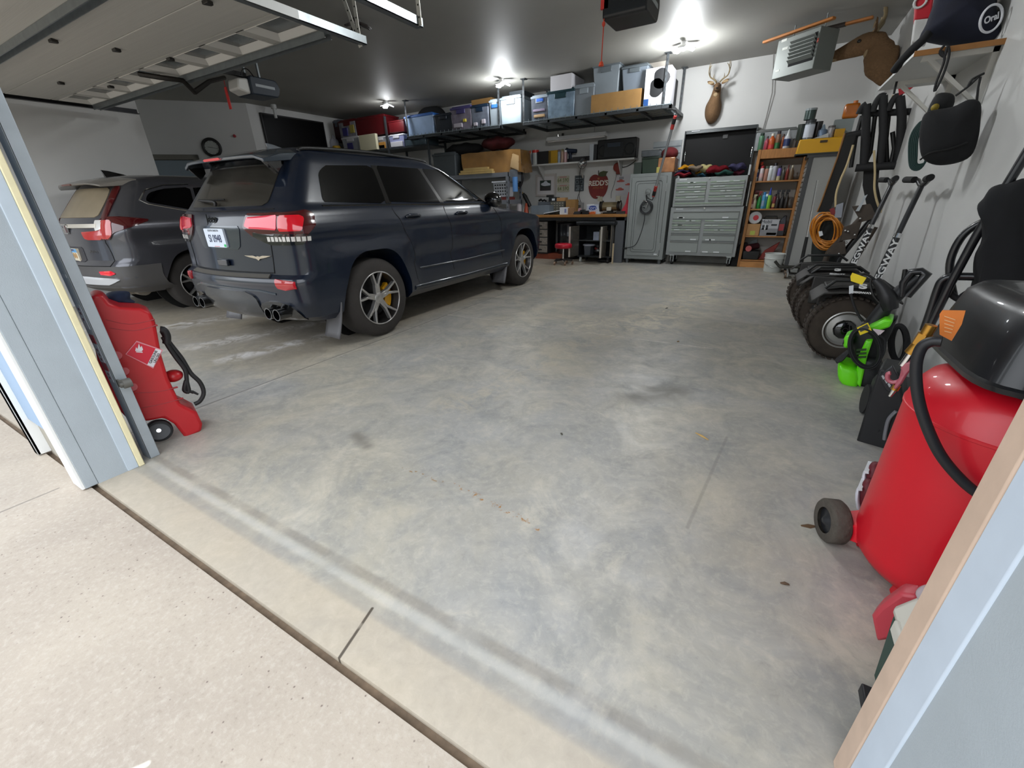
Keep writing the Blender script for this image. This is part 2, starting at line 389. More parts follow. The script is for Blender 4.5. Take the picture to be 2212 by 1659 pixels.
def lamp(x, y, power, name, label, n=3):
    t = thing(name, label, 'ceiling light', (x, y, ZC), group='garage ceiling lights')
    MB().lathe([(.05, -.002), (.05, -.05), (.035, -.07)], seg=16).build('socket', M('led_base', '#d5d5d5', .4), t)
    for k in range(n):
        a = 2*PI*k/n + .5; c = V((math.cos(a), math.sin(a), 0))
        mb = MB(); mb.m = frame(c*.1+V((0, 0, -.075)), c*.9+V((0, 0, -.35)), V((-c.y, c.x, 0)))
        mb.prism(rpoly([(-.07, -.05), (.07, -.06), (.07, .06), (-.07, .05)], .03), 'z', -.01, .01).build('lamp_wing', M('led_base'), t, bev=.003)
        mb = MB(); mb.m = frame(c*.1+V((0, 0, -.075)), c*.9+V((0, 0, -.35)), V((-c.y, c.x, 0)))
        mb.prism(rpoly([(-.055, -.04), (.06, -.05), (.06, .05), (-.055, .04)], .025), 'z', -.018, -.0105).build('diffuser', LEDM, t)
    MB().lathe([(.03, -.07), (.045, -.09), (.02, -.115)], seg=14).build('bulb', LEDM, t)
    if power:
        l = bpy.data.lights.new('led', 'POINT'); l.energy = power; l.shadow_soft_size = .14; l.color = (.95, .98, 1)
        lo = bpy.data.objects.new('led', l); COL.objects.link(lo); lo.location = (x, y, ZC-.24)
    return t
PW = 60
lamp(-7.93, 8.25, PW*.16, 'ceiling_light', 'lit white ceiling light above the red storage bins, leftmost')
lamp(-4.86, 8.2, PW*.7, 'ceiling_light', 'lit white ceiling light above the left overhead rack')
lamp(-1.57, 8.05, PW*1.45, 'ceiling_light', 'lit three-winged ceiling light nearest the front-facing deer head')
lamp(-1.35, 4.1, 115, 'ceiling_light', 'lit ceiling light above the empty bay, above the frame of the photo')

# ================================================================== vehicles
GLASS = M('tinted_glass', '#030304', .04, spec=.3)
DUSTG = M('dusty_glass', '#2f2c26', .28, coat=.4, var=.2, vs=6)
BLK = M('black_plastic', '#141414', .5)
BLKG = M('gloss_black', '#0a0a0b', .12, coat=1)
RUB = M('tyre_rubber', '#302c29', .85, var=.2, vs=9, bump=.12, bs=90)
CHR = M('chrome', '#d8d8d8', .12, 1.)
ALU = M('alloy', '#b9b7b5', .28, .8)
DARKM = M('dark_metal', '#2c2c2e', .4, .7)
REDL = M('tail_red', '#d01020', .12, coat=1, emit=.12)
REDD = M('tail_dark_red', '#4a0a0e', .1, coat=1)
CLEAR = M('lamp_clear', '#d9d6d0', .15, coat=1)
GAP = M('shut_line', '#050506', .8)
class Car:
    def __init__(s, tab, bow, rx, ry, fx, fy, flare):
        s.tab = tab; s.bow = bow; s.rx = rx; s.ry = ry; s.fx = fx; s.fy = fy; s.flare = flare
    def prm(s, z):
        t = s.tab
        if z <= t[0][0]: return t[0][1:]
        for a, b in zip(t, t[1:]):
            if z <= b[0]:
                k = (z-a[0])/(b[0]-a[0]); return tuple(p+(q-p)*k for p, q in zip(a[1:], b[1:]))
        return t[-1][1:]
    def geo(s, z):
        xr, xf, w = s.prm(z); ry = min(s.ry, w*.5); rx = s.rx
        a = w-ry; x0 = xr+s.bow*(a/w)**2; Lc = PI/4*(rx+ry)
        return xr, xf, w, rx, ry, a, x0, Lc
    def sx(s, x, z):
        xr, xf, w, rx, ry, a, x0, Lc = s.geo(z); return a+Lc+(x-(x0+rx))
    def P(s, q, z, off=0.):
        sg = -1 if q >= 0 else 1; q = abs(q)
        p = s._p(q, z)
        if off:
            d = .004; a = s._p(max(q-d, 0), z); b = s._p(q+d, z); c = s._p(q, z-d); e = s._p(q, z+d)
            n = (b-a).cross(e-c)
            if n.length > 1e-9:
                n.normalize(); p = p - n*off
        return V((p.x, sg*p.y, p.z))
    def _p(s, q, z):      # y positive = right half
        xr, xf, w, rx, ry, a, x0, Lc = s.geo(z)
        if q <= a: return V((xr+s.bow*(q/w)**2, q, z))
        if q <= a+Lc:
            t = (q-a)/Lc*PI/2; x = x0+rx*(1-math.cos(t)); y = a+ry*math.sin(t)
            return V((x, y + s.flare(x, z)*math.sin(t)**2, z))
        x = x0+rx+q-a-Lc; xe = xf-s.fx
        if x <= xe: return V((x, w+s.flare(x, z), z))
        t = min((x-xe)/s.fx, 1.); y = w-s.fy*(1-math.sqrt(max(0, 1-t*t)))
        return V((x, y, z))
    def ring(s, z, nr=6, nc=6, ns=44, nf=8):
        xr, xf, w, rx, ry, a, x0, Lc = s.geo(z); q = [a*i/nr for i in range(nr)]+[a+Lc*i/nc for i in range(nc)]
        side = (xf-s.fx)-(x0+rx); q += [a+Lc+side*i/ns for i in range(ns+1)]
        R = [s._p(t, z) for t in q]
        for i in range(1, nf+1):
            t = PI/2*i/nf; R.append(V((xf-s.fx+s.fx*math.sin(t), w-s.fy+s.fy*math.cos(t), z)))
        R.append(V((xf, (w-s.fy)*.5, z))); R.append(V((xf+.02, 0, z)))
        rt = [V((p.x, -p.y, p.z)) for p in R]; lf = [V(p) for p in R[1:-1]][::-1]
        return rt+lf
    def body(s, name, mat, root, zs, cuts):
        mb = MB(); mb.loft([s.ring(z) for z in zs]); o = mb.build(name, mat, root, ang=40)
        if cuts:
            c = MB()
            for poly, w in cuts:
                for sg in (-1, 1): c.prism(poly, 'y', sg*(w-.36), sg*1.3)
            co = c.build('cutter', mat, None, flat=True)
            co.location = (0, 0, 0); co.data.transform(Matrix.Translation(OFF[co.name]))
            rl = root.matrix_world.copy(); par = o.parent; o.parent = None
            apply_bool(o, co); o.parent = par
            o.data.set_sharp_from_angle(angle=math.radians(32))
        return o
    def patch(s, name, mat, root, poly, off=.004, thick=.008, nr=14, ncol=10, r=0., mirror=False, side=1):
        pts = rpoly(poly, r) if r else poly
        zs = [p[1] for p in pts]; z0, z1 = min(zs), max(zs)
        rows = []
        for j in range(nr+1):
            z = z0+(z1-z0)*(j/nr); z = min(max(z, z0+1e-5), z1-1e-5); xs = []
            for (a, b) in zip(pts, pts[1:]+pts[:1]):
                if (a[1]-z)*(b[1]-z) <= 0 and a[1] != b[1]: xs.append(a[0]+(b[0]-a[0])*(z-a[1])/(b[1]-a[1]))
            l, h = min(xs), max(xs)
            rows.append((z, l, h))
        for sg in ((1, -1) if mirror else (side,)):
            mb = MB()
            g = [[mb.v(s.P(sg*(l+(h-l)*i/ncol), z, off)) for i in range(ncol+1)] for z, l, h in rows]
            g2 = [[mb.v(s.P(sg*(l+(h-l)*i/ncol), z, off-thick)) for i in range(ncol+1)] for z, l, h in rows]
            for j in range(nr):
                for i in range(ncol): mb.f([g[j][i], g[j][i+1], g[j+1][i+1], g[j+1][i]])
                for i in (0, ncol): mb.f([g[j][i], g[j+1][i], g2[j+1][i], g2[j][i]])
            for j in (0, nr):
                for i in range(ncol): mb.f([g[j][i], g[j][i+1], g2[j][i+1], g2[j][i]])
            o = mb.build(name, mat, root, ang=50)
        return o
    def line(s, name, mat, root, pts, r=.004, off=.0, sides=(1,), seg=6):
        for sg in sides:
            mb = MB(); P = []
            for (a, b) in zip(pts, pts[1:]):
                n = max(2, int(math.hypot(b[0]-a[0], b[1]-a[1])/.05)); P += [(a[0]+(b[0]-a[0])*i/n, a[1]+(b[1]-a[1])*i/n) for i in range(n)]
            P.append(pts[-1]); mb.tube([s.P(sg*q, z, off) for q, z in P], r, seg)
            o = mb.build(name, mat, root)
        return o
def make_wheel(root, x, y, R, W, rim, yellow=True, name='wheel', dark=False):
    """one wheel at local x, y (outer face towards sign of y)"""
    sg = -1 if y < 0 else 1
    hub = thing_part(name, root, (x, y, R))
    def ax(p): return (p[0], sg*p[1], p[2])
    pr = [(rim*.98, -W/2+.03), (rim*1.0, -W/2), (R*.9, -W/2-.004), (R*.97, -W/2+.02), (R, -W/2+.05), (R, W/2-.05), (R*.97, W/2-.02), (R*.9, W/2+.004), (rim*1.0, W/2), (rim*.98, W/2-.03)]
    mb = MB(); mb.lathe(pr, (0, -sg*W/2, 0), (0, sg, 0), 56, cap=False)
    for k in range(40):
        pass
    mb.build('tyre', RUB, hub)
    mb = MB(); mb.lathe([(rim*.97, -W*.9), (rim*.95, -.03), (rim*1.01, -.012), (rim*1.02, 0), (rim*.985, .004), (rim*.95, -.01), (rim*.9, -W*.85), (.06, -W*.86)], (0, 0, 0), (0, sg, 0), 48, cap=False)
    mb.build('rim', M('rim_dark', '#3a3a3c', .35, .8) if dark else M('rim_barrel', '#4a4847', .35, .85), hub)
    mb = MB(); mb.ring((0, sg*.001, 0), (0, 1, 0), rim*.985, .007, 48, 6)
    for k in range(5):
        a = 2*PI*k/5+PI/2
        for d in (-1, 1):
            def pt(r, da, dy): t = a+d*da; return V((r*math.cos(t), dy*sg, r*math.sin(t)))
            for (r0, a0, y0, w0), (r1, a1, y1, w1) in (((.04, .34, -.035, .016), (rim*.55, .10, -.03, .0115)), ((rim*.52, .105, -.03, .012), (rim*.97, .23, -.008, .0095))):
                A = pt(r0, a0, y0); B = pt(r1, a1, y1); t = (B-A).normalized(); nn = V((0, 1, 0)).cross(t)
                q = []
                for c, w in ((A, w0), (B, w1)): q.append([c+nn*w+V((0, sg*.012, 0)), c-nn*w+V((0, sg*.012, 0)), c-nn*w*1.2-V((0, sg*.03, 0)), c+nn*w*1.2-V((0, sg*.03, 0))])
                mb.loft(q)
    mb.lathe([(.056, -.06), (.054, -.02), (.04, -.015), (.03, -.012)], (0, 0, 0), (0, sg, 0), 20)
    mb.build('spokes', ALU, hub, bev=.002)
    MB().lathe([(rim*.72, 0), (rim*.72, .012)], (0, -sg*W*.45, 0), (0, sg, 0), 36).build('brake_disc', DARKM, hub)
    mb = MB(); q = []
    for i in range(9):
        t = -.6+1.2*i/8; c, s_ = math.cos(t), math.sin(t)
        q.append([V((r*c, dy*sg, r*s_)) for r, dy in ((rim*.50, -.075), (rim*.84, -.075), (rim*.84, -.13), (rim*.50, -.13))])
    mb.loft(q).build('brake_caliper', M('caliper_yellow', '#d69a10', .35, coat=.5) if yellow else DARKM, hub, bev=.004)
    return hub
def thing_part(name, root, loc):
    o = bpy.data.objects.new(name, None); COL.objects.link(o); o.parent = root; o.location = loc; o.empty_display_size = .05; return o
def smooth01(t): t = min(1, max(0, t)); return t*t*(3-2*t)
def zlist(tab, step=.035):
    out = []
    for a, b in zip(tab, tab[1:]):
        n = max(1, int(math.ceil((b[0]-a[0])/step))); out += [a[0]+(b[0]-a[0])*i/n for i in range(n)]
    return out+[tab[-1][0]]
def arch(cx, r, top, flat):
    return rpoly([(cx-r, .1), (cx-r*.96, top*.55), (cx-flat, top), (cx+flat, top), (cx+r*.96, top*.55), (cx+r, .1)], [0, .12, .22, .22, .12, 0], 8)
# ---------------------------------------------------------------- the navy one
def make_navy():
    root = thing('suv', 'dark navy blue sport utility vehicle with yellow brake calipers parked beside the empty bay', 'car', (-4.2, 2.965, 0), PI/2)
    XA = 3.03
    def flare(x, z):
        f = 0
        for cx in (0, XA):
            d = abs(x-cx); f = max(f, .035*smooth01((.62-d)/.22)*smooth01((z-.2)/.2)*smooth01((.98-z)/.14))
        f += .012*smooth01((z-1.0)/.06)*smooth01((1.16-z)/.05)
        f -= .018*math.exp(-((z-.72)/.10)**2)*smooth01((x-.55)/.15)*smooth01((XA-.5-x)/.2)
        f -= .05*smooth01((x-2.4)/1.4)*smooth01((z-.9)/.3)
        return f
    tab = [(.30, -.80, 3.72, .86), (.36, -.90, 3.78, .92), (.48, -.955, 3.86, .945), (.66, -.975, 3.88, .95), (.70, -.965, 3.88, .95), (.73, -.915, 3.88, .95),
           (.86, -.905, 3.88, .95), (1.0, -.90, 3.84, .95), (1.04, -.90, 3.72, .95), (1.10, -.90, 3.25, .945), (1.16, -.885, 2.72, .935), (1.20, -.87, 2.50, .92), (1.24, -.845, 2.38, .895), (1.26, -.825, 2.34, .865),
           (1.62, -.57, 1.68, .70), (1.68, -.53, 1.50, .655), (1.72, -.46, 1.30, .58), (1.75, -.28, .95, .42), (1.76, .0, .6, .2)]
    car = Car(tab, .16, .17, .17, .34, .42, flare)
    paint = M('navy_paint', '#0a1526', .3, .0, coat=.6)
    body = car.body('body', paint, root, zlist(tab), [(arch(0, .475, .86, .27), .95), (arch(XA, .465, .86, .25), .95)])
    # wheel wells
    for cx in (0, XA):
        for sg in (-1, 1):
            MB().lathe([(.46, 0), (.46, .02)], (cx, sg*.58, .42), (0, 1, 0), 30).build('wheel_well', BLK, root)
    S = car.sx
    def sp(pts): return [(S(x, z), z) for x, z in pts]
    # glass on the right and left
    for nm, pl, r in (('quarter_window', [(-.40, 1.275), (.33, 1.265), (.36, 1.605), (-.16, 1.60), (-.30, 1.53)], .07), ('rear_door_window', [(.385, 1.265), (1.17, 1.255), (1.04, 1.61), (.415, 1.61)], .02), ('front_door_window', [(1.225, 1.255), (2.16, 1.245), (1.95, 1.36), (1.58, 1.56), (1.42, 1.61), (1.09, 1.61)], .03)):
        o = car.patch(nm, GLASS, root, sp(pl), .004, .01, 16, 12, r)
        o = car.patch(nm, GLASS, root, sp(pl), .004, .01, 16, 12, r, side=-1)
    car.line('window_trim', BLKG, root, sp([(-.42, 1.257), (.36, 1.247), (1.2, 1.238), (2.2, 1.225)]), .009, 0, (1, -1))
    car.patch('pillar_cover', BLKG, root, sp([(.325, 1.262), (.40, 1.262), (.425, 1.61), (.35, 1.61)]), .0035, .006, 10, 3, mirror=True)
    car.patch('pillar_cover', BLKG, root, sp([(1.165, 1.255), (1.235, 1.255), (1.10, 1.61), (1.03, 1.61)]), .0035, .006, 10, 3, mirror=True)
    # windscreen
    def ws(u, v):
        z = 1.265+.35*v; xr, xf, w = car.prm(z); y = (2*u-1)*(w-.07); d = max(0, abs(y)-(w-.42))/.42
        return V((xf-.34*(1-math.sqrt(max(0, 1-d*d)))+.02*(1-abs(2*u-1))+.004, y, z+.006))
    MB().grid(ws, 18, 8).build('windscreen', GLASS, root)
    # rear glass and tailgate
    car.patch('rear_window', DUSTG, root, [(-.60, 1.27), (.60, 1.27), (.585, 1.40), (.55, 1.60), (-.55, 1.60), (-.585, 1.40)], .006, .012, 14, 16, .05)
    car.patch('spoiler', BLKG, root, [(-.57, 1.585), (.57, 1.585), (.55, 1.63), (-.55, 1.63)], .012, .02, 5, 14)
    mb = MB(); q = []
    for i in range(13):
        t = -1+2*i/12; y = .62*t; b = .06*t*t; e = .035*smooth01((abs(t)-.8)/.2)
        q.append([(-.75+b, y, 1.625-e), (-.755+b, y, 1.650-e), (-.60+b, y, 1.695-e), (-.40+b, y, 1.715-e), (-.42+b, y, 1.66-e)])
    sp_ = mb.loft(q).build('spoiler', M('spoiler_paint', '#39424b', .2, .3, coat=1), root, bev=.006)
    for sg in (-1, 1):
        MB().loft([[(-.69, sg*.575, 1.60), (-.55, sg*.575, 1.65), (-.545, sg*.575, 1.57), (-.60, sg*.585, 1.51)], [(-.67, sg*.615, 1.60), (-.53, sg*.61, 1.65), (-.53, sg*.61, 1.57), (-.585, sg*.615, 1.51)]]).build('spoiler_fin', BLKG, root, bev=.006)
    MB().prism([(-.11, 1.629), (.11, 1.629), (.135, 1.638), (.11, 1.648), (-.11, 1.648), (-.135, 1.638)], 'x', -.765, -.745).build('brake_light', REDL, root)
    mb = MB(); mb.tube([car.P(.02, 1.265, .03), car.P(.02, 1.285, .045), car.P(-.16, 1.30, .04), car.P(-.34, 1.315, .03)], .012, 8, smooth=4); mb.tube([car.P(.10, 1.318, .022), car.P(-.40, 1.315, .022)], .006, 6)
    mb.build('rear_wiper', BLK, root)
    gl = [(-.70, 1.22), (-.66, 1.0), (-.64, .745), (.64, .745), (.66, 1.0), (.70, 1.22)]
    car.line('shut_line', GAP, root, gl, .0045)
    car.line('shut_line', GAP, root, [(-.69, 1.245), (0, 1.235), (.69, 1.245)], .005)
    # tail lamps
    for sd in (1, -1):
        z0, z1 = 1.055, 1.225
        e = S(-.57, 1.14)
        o = car.patch('tail_light', REDD, root, [(.40, z0+.05), (.44, z1-.012), (e-.10, z1+.004), (e-.02, z1-.03), (e, z0+.06), (e-.1, z0-.02), (.52, z0-.035)], .012, .02, 12, 18, .02, side=sd)
        car.patch('lens', M('tail_pink', '#e0314a', .12, coat=1, emit=.15), o, [(.425, z0+.06), (.46, z1-.035), (.755, z1-.03), (.755, z0+.03), (.50, z0+.035)], .017, .01, 8, 8, .012, side=sd)
        car.patch('lens', REDL, o, [(.775, z0+.02), (.775, z1-.035), (e-.13, z1-.035), (e-.10, z1-.06), (e-.12, z0+.02)], .017, .01, 8, 8, .015, side=sd)
        car.patch('housing', BLKG, o, [(.50, z0-.02), (.50, z0+.015), (e-.06, z0+.01), (e-.12, z0-.085), (.66, z0-.085)], .0125, .02, 6, 12, .01, side=sd)
        rv = MB()
        for k in range(10):
            q0 = .645+k*.038; a_ = car.P(sd*q0, z0-.02, .014); b_ = car.P(sd*(q0+.026), z0-.055, .014)
            pts = [car.P(sd*q0, z0-.02, .013), car.P(sd*(q0+.028), z0-.02, .013), car.P(sd*(q0+.028), z0-.058, .013), car.P(sd*q0, z0-.058, .013)]
            ins = [car.P(sd*q0, z0-.02, .005), car.P(sd*(q0+.028), z0-.02, .005), car.P(sd*(q0+.028), z0-.058, .005), car.P(sd*q0, z0-.058, .005)]
            rv.loft([ins, pts])
        rv.build('reverse_lens', CLEAR, o)
        car.patch('reflector', M('reflector_red', '#b00a18', .15, coat=1), root, [(.70, .625), (.68, .70), (.885, .695), (.89, .62), (.77, .61)], .008, .014, 6, 6, .012, side=sd)
    # plate
    xp = -.910
    pl = MB().prism(rpoly([(-.155, .945), (.155, .945), (.155, 1.10), (-.155, 1.10)], .012), 'x', xp-.006, xp+.03).build('licence_plate', M('plate_white', '#dde6f2', .4), root)
    fr = frame((xp-.007, 0, 1.015), (0, -1, 0), (0, 0, 1)); INK = M('plate_ink', '#1d2a52', .5)
    text('SI 0948', .088, INK, fr, pl, 'lettering', .0006, sx=.78, bold=.001)
    text('SOUTH DAKOTA', .022, M('plate_grey', '#4b4f55', .5), frame((xp-.007, 0, 1.083), (0, -1, 0), (0, 0, 1)), pl)
    MB().box((xp-.008, -.15, .95), (xp-.0062, -.12, .972)).build('sticker', M('sticker_green', '#2fbf6c', .5), pl)
    MB().box((xp-.008, -.04, .95), (xp-.0062, .04, .954)).build('sticker', M('sticker_red', '#d06a6a', .5), pl)
    car.patch('plate_recess', M('recess_paint', '#2a333d', .2, .3, coat=1), root, [(-.30, .93), (.30, .93), (.36, 1.12), (-.36, 1.12)], .004, .008, 8, 10, .03)
    text('Jeep', .10, M('badge_black', '#0b0b0c', .3, .5), frame(car.P(-.03, 1.175, .006), (0, -1, 0), (.05, 0, 1)), root, 'badge', .003, bold=.0)
    wb = [(0, -.02), (.02, -.006), (.09, .006), (.145, .02), (.05, .02), (.02, .012), (0, .016), (-.02, .012), (-.05, .02), (-.145, .02), (-.09, .006), (-.02, -.006)]
    mb = MB(); mb.m = frame(car.P(.50, .865, .006), (.22, -1, 0), (0, 0, 1)); mb.prism(wb, 'z', 0, .006).build('wing_badge', M('badge_silver', '#b9b3a6', .25, 1.), root)
    # bumper step, lower valance, exhausts
    car.patch('bumper_step', M('step_black', '#55524c', .6), root, [(-.62, .705), (.62, .705), (.60, .732), (-.60, .732)], .012, .02, 4, 14)
    car.patch('rear_valance', M('valance', '#23262a', .25, coat=.6), root, [(-.40, .34), (.40, .34), (.44, .52), (.36, .585), (-.36, .585), (-.44, .52)], .014, .02, 8, 14, .04)
    for sg in (-1, 1):
        car.patch('exhaust_surround', BLKG, root, [(.44, .32), (.84, .33), (.80, .46), (.70, .51), (.50, .51), (.42, .45)], .012, .02, 8, 8, .05, side=sg)
        for dy in (-.06, .06):
            mb = MB(); cx, cy = -.95, -sg*(.615+dy)
            mb.lathe([(.045, .25), (.05, .0), (.052, -.012), (.043, -.012), (.041, .2)], (cx+.02, cy, .405), (1, 0, 0), 20, cap=False)
            mb.build('exhaust_tip', BLKG, root)
    car.line('bumper_crease', M('crease', '#39444f', .15, .3, coat=1), root, [(-.62, .575), (-.5, .60), (0, .61), (.5, .60), (.66, .575)], .014, -.006)
    MB().box((-.94, -.12, .79), (-.915, .03, .845)).build('tow_cover', M('tow', '#1d252e', .3, coat=.5), root, bev=.006)
    # doors
    car.line('shut_line', GAP, root, sp([(.37, 1.25), (.40, 1.12), (.50, .92), (.56, .72), (.60, .44)]), .004, 0, (1, -1))
    car.line('shut_line', GAP, root, sp([(1.21, 1.25), (1.24, 1.0), (1.24, .5)]), .004, 0, (1, -1))
    car.line('shut_line', GAP, root, sp([(2.22, 1.2), (2.38, 1.0), (2.40, .5)]), .004, 0, (1, -1))
    for x in (.50, 1.36):
        for sg in (1, -1):
            mb = MB(); mb.tube([car.P(sg*S(x, 1.13), 1.13, .004), car.P(sg*S(x+.03, 1.132), 1.132, .03), car.P(sg*S(x+.17, 1.13), 1.13, .03), car.P(sg*S(x+.2, 1.128), 1.128, .004)], .014, 8, smooth=3)
            mb.build('door_handle', paint, root)
    car.line('sill_trim', M('sill', '#141d28', .3, .3, coat=.6), root, sp([(.52, .40), (1.5, .385), (2.52, .39)]), .03, -.012, (1, -1), 8)
    car.line('door_moulding', M('mould', '#101822', .3, coat=.5), root, sp([(.62, .60), (1.5, .585), (2.45, .60)]), .012, -.004, (1, -1), 8)
    # mirrors
    for sg in (-1, 1):
        mb = MB(); q = []
        for t, k in ((0, .35), (.3, .9), (.7, 1.), (1., .5)):
            q.append([V((2.16+.02*t+dx*k, sg*(.84+.25*t), 1.29-.03*t+dz*k)) for dx, dz in [(.085*math.cos(a), .105*math.sin(a)) for a in [2*PI*i/14 for i in range(14)]]])
        mb.loft(q).build('mirror', BLKG, root, sub=1)
    # roof rails, fin
    for sg in (-1, 1):
        MB().tube([(-.35, sg*.60, 1.69), (-.25, sg*.605, 1.72), (.5, sg*.60, 1.735), (1.2, sg*.58, 1.71), (1.35, sg*.57, 1.68)], .016, 8, smooth=5).build('roof_rail', BLK, root)
    MB().loft([[(-.22, -.03, 1.72), (.02, -.03, 1.745), (.02, .03, 1.745), (-.22, .03, 1.72)], [(-.24, -.006, 1.81), (-.17, -.006, 1.80), (-.17, .006, 1.80), (-.24, .006, 1.81)]]).build('antenna_fin', M('fin_navy', '#2a3643', .3, coat=1), root, bev=.004)
    # mud flaps
    FL = M('mud_flap', '#5d5c5e', .45, var=.1)
    for cx, yy in ((-.49, .90), (XA-.49, .88)):
        for sg in (-1, 1):
            mb = MB(); mb.grid(lambda u, v: V((cx+.03-.10*v*v+.03*(u-.5), sg*(yy+.065-.24*u-(.01*v)), .60-.48*v)), 5, 10); mb.build('mud_flap', FL, root, solid=.012)
    for x in (0, XA):
        for sg in (-1, 1): make_wheel(root, x, sg*.945, .388, .285, .262)
    return root
NAVY = make_navy()
# ---------------------------------------------------------------- the grey one
def make_grey():
    root = thing('suv', 'dusty grey sport utility vehicle parked by the left wall', 'car', (-7.44, 2.86, 0), PI/2)
    XA = 2.68
    def flare(x, z):
        f = 0
        for cx in (0, XA):
            d = abs(x-cx); f = max(f, .03*smooth01((.60-d)/.2)*smooth01((z-.2)/.2)*smooth01((.95-z)/.12))
        f += .014*smooth01((z-.98)/.08)*smooth01((1.2-z)/.08)
        return f
    tab = [(.32, -.80, 3.4, .84), (.40, -.93, 3.55, .90), (.52, -.965, 3.66, .915), (.66, -.955, 3.68, .915), (.72, -.90, 3.68, .915), (.9, -.885, 3.66, .915), (1.0, -.885, 3.55, .915), (1.05, -.875, 3.2, .91),
           (1.12, -.855, 2.55, .90), (1.18, -.83, 2.35, .88), (1.24, -.79, 2.22, .85), (1.54, -.56, 1.62, .70), (1.60, -.50, 1.45, .655), (1.65, -.40, 1.2, .55), (1.68, -.2, .9, .38), (1.69, .1, .5, .2)]
    car = Car(tab, .20, .20, .20, .34, .42, flare)
    paint = M('steel_grey_paint', '#55555a', .28, .55, coat=.8, var=.06, vs=3)
    car.body('body', paint, root, zlist(tab), [(arch(0, .43, .78, .2), .915), (arch(XA, .43, .78, .2), .915)])
    for cx in (0, XA):
        for sg in (-1, 1): MB().lathe([(.42, 0), (.42, .02)], (cx, sg*.55, .38), (0, 1, 0), 30).build('wheel_well', BLK, root)
    S = car.sx
    def sp(pts): return [(S(x, z), z) for x, z in pts]
    for nm, pl, r in (('quarter_window', [(-.28, 1.36), (.22, 1.245), (.30, 1.53), (.0, 1.51), (-.20, 1.46)], .05), ('rear_door_window', [(.26, 1.24), (.98, 1.21), (.90, 1.545), (.34, 1.535)], .02), ('front_door_window', [(1.03, 1.21), (1.98, 1.19), (1.6, 1.44), (1.40, 1.54), (.95, 1.545)], .03)):
        for sd in (1, -1): car.patch(nm, GLASS, root, sp(pl), .004, .01, 14, 12, r, side=sd)
    car.line('window_trim', CHR, root, sp([(.3, 1.565), (.0, 1.548), (-.22, 1.49), (-.33, 1.375), (-.26, 1.335), (.24, 1.215), (1.0, 1.19), (2.0, 1.165)]), .009, 0, (1, -1))
    car.patch('rear_window', M('dusty_beige_glass', '#8a7d66', .5, coat=.2, var=.18, vs=3), root, [(-.60, 1.20), (.60, 1.20), (.575, 1.36), (.53, 1.52), (-.53, 1.52), (-.575, 1.36)], .006, .012, 14, 16, .05)
    mb = MB(); q = []
    for i in range(13):
        t = -1+2*i/12; y = .64*t; b = .10*t*t; e = .03*smooth01((abs(t)-.7)/.3)
        q.append([(-.70+b, y, 1.555-e), (-.715+b, y, 1.575-e), (-.52+b, y, 1.628-e), (-.33+b, y, 1.645-e), (-.36+b, y, 1.58-e)])
    mb.loft(q).build('spoiler', M('spoiler_grey', '#7d7870', .35, .3, coat=.6), root, bev=.006)
    MB().prism([(-.13, 1.557), (.13, 1.557), (.13, 1.573), (-.13, 1.573)], 'x', -.718, -.70).build('brake_light', M('brake_dull', '#6a4038', .3), root)
    for sd in (1, -1):
        e = S(-.36, 1.12)
        tl = car.patch('tail_light', REDD, root, [(.66, .955), (.62, 1.16), (.70, 1.20), (e-.30, 1.20), (e-.03, 1.165), (e, 1.145), (e-.08, 1.12), (e-.34, 1.03), (.80, .955)], .012, .02, 12, 18, .015, side=sd)
        car.patch('lamp_pillar', REDD, tl, [(.66, 1.18), (.76, 1.18), (.66, 1.53), (.58, 1.53)], .012, .02, 14, 4, .012, side=sd)
        car.patch('lens', M('crv_red', '#b23a35', .15, coat=1, emit=.06), tl, [(.40, .965), (.36, 1.045), (.68, 1.055), (.70, 1.0), (.66, .955), (.44, .955)], .016, .02, 8, 10, .012, side=sd)
        car.patch('lens', M('crv_red'), tl, [(.665, .965), (.67, 1.165), (.82, 1.165), (.84, 1.02), (.80, .965)], .017, .012, 8, 6, .02, side=sd)
        car.patch('reverse_lens', CLEAR, tl, [(.60, 1.05), (.585, 1.165), (.685, 1.165), (.685, 1.06)], .0175, .012, 6, 4, .01, side=sd)
        car.patch('reflector', M('reflector_bright', '#e01828', .15, coat=1, emit=.08), root, [(.56, .555), (.54, .60), (.74, .61), (.80, .575), (.70, .55)], .010, .014, 6, 6, .01, side=sd)
    car.patch('chrome_bar', M('satin_chrome', '#d9d2c4', .35, .5), root, [(-.62, 1.085), (.62, 1.085), (.62, 1.125), (-.62, 1.125)], .02, .02, 4, 14)
    mb = MB(); mb.m = frame(car.P(0, 1.07, .022), (0, -1, 0), (0, 0, 1))
    mb.prism(rpoly([(-.07, -.055), (.07, -.055), (.08, .055), (-.08, .055)], .02), 'z', -.01, .006)
    mb.prism([(-.05, -.04), (-.03, -.04), (-.025, -.005), (.025, -.005), (.03, -.04), (.05, -.04), (.055, .04), (.03, .04), (.025, .012), (-.025, .012), (-.03, .04), (-.055, .04)], 'z', .006, .012)
    mb.build('badge', CHR, root)
    text('AWD', .04, CHR, frame(car.P(.46, .82, .004), (.2, -1, 0), (0, 0, 1)), root, 'badge', .003, sx=1.5)
    xp = -.905
    car.patch('plate_recess', M('recess_grey', '#37363a', .4), root, [(-.28, .70), (.28, .70), (.26, .875), (-.26, .875)], .004, .008, 8, 10, .03)
    pl = MB().prism(rpoly([(-.155, .70), (.155, .70), (.155, .855), (-.155, .855)], .012), 'x', xp-.008, xp+.03).build('licence_plate', M('plate_sand', '#d9cfb8', .4, var=.12, vs=18), root)
    MB().box((xp-.0095, -.152, .81), (xp-.0082, .152, .85)).build('plate_band', M('plate_sky', '#5f9fd0', .5, var=.2, vs=30), pl)
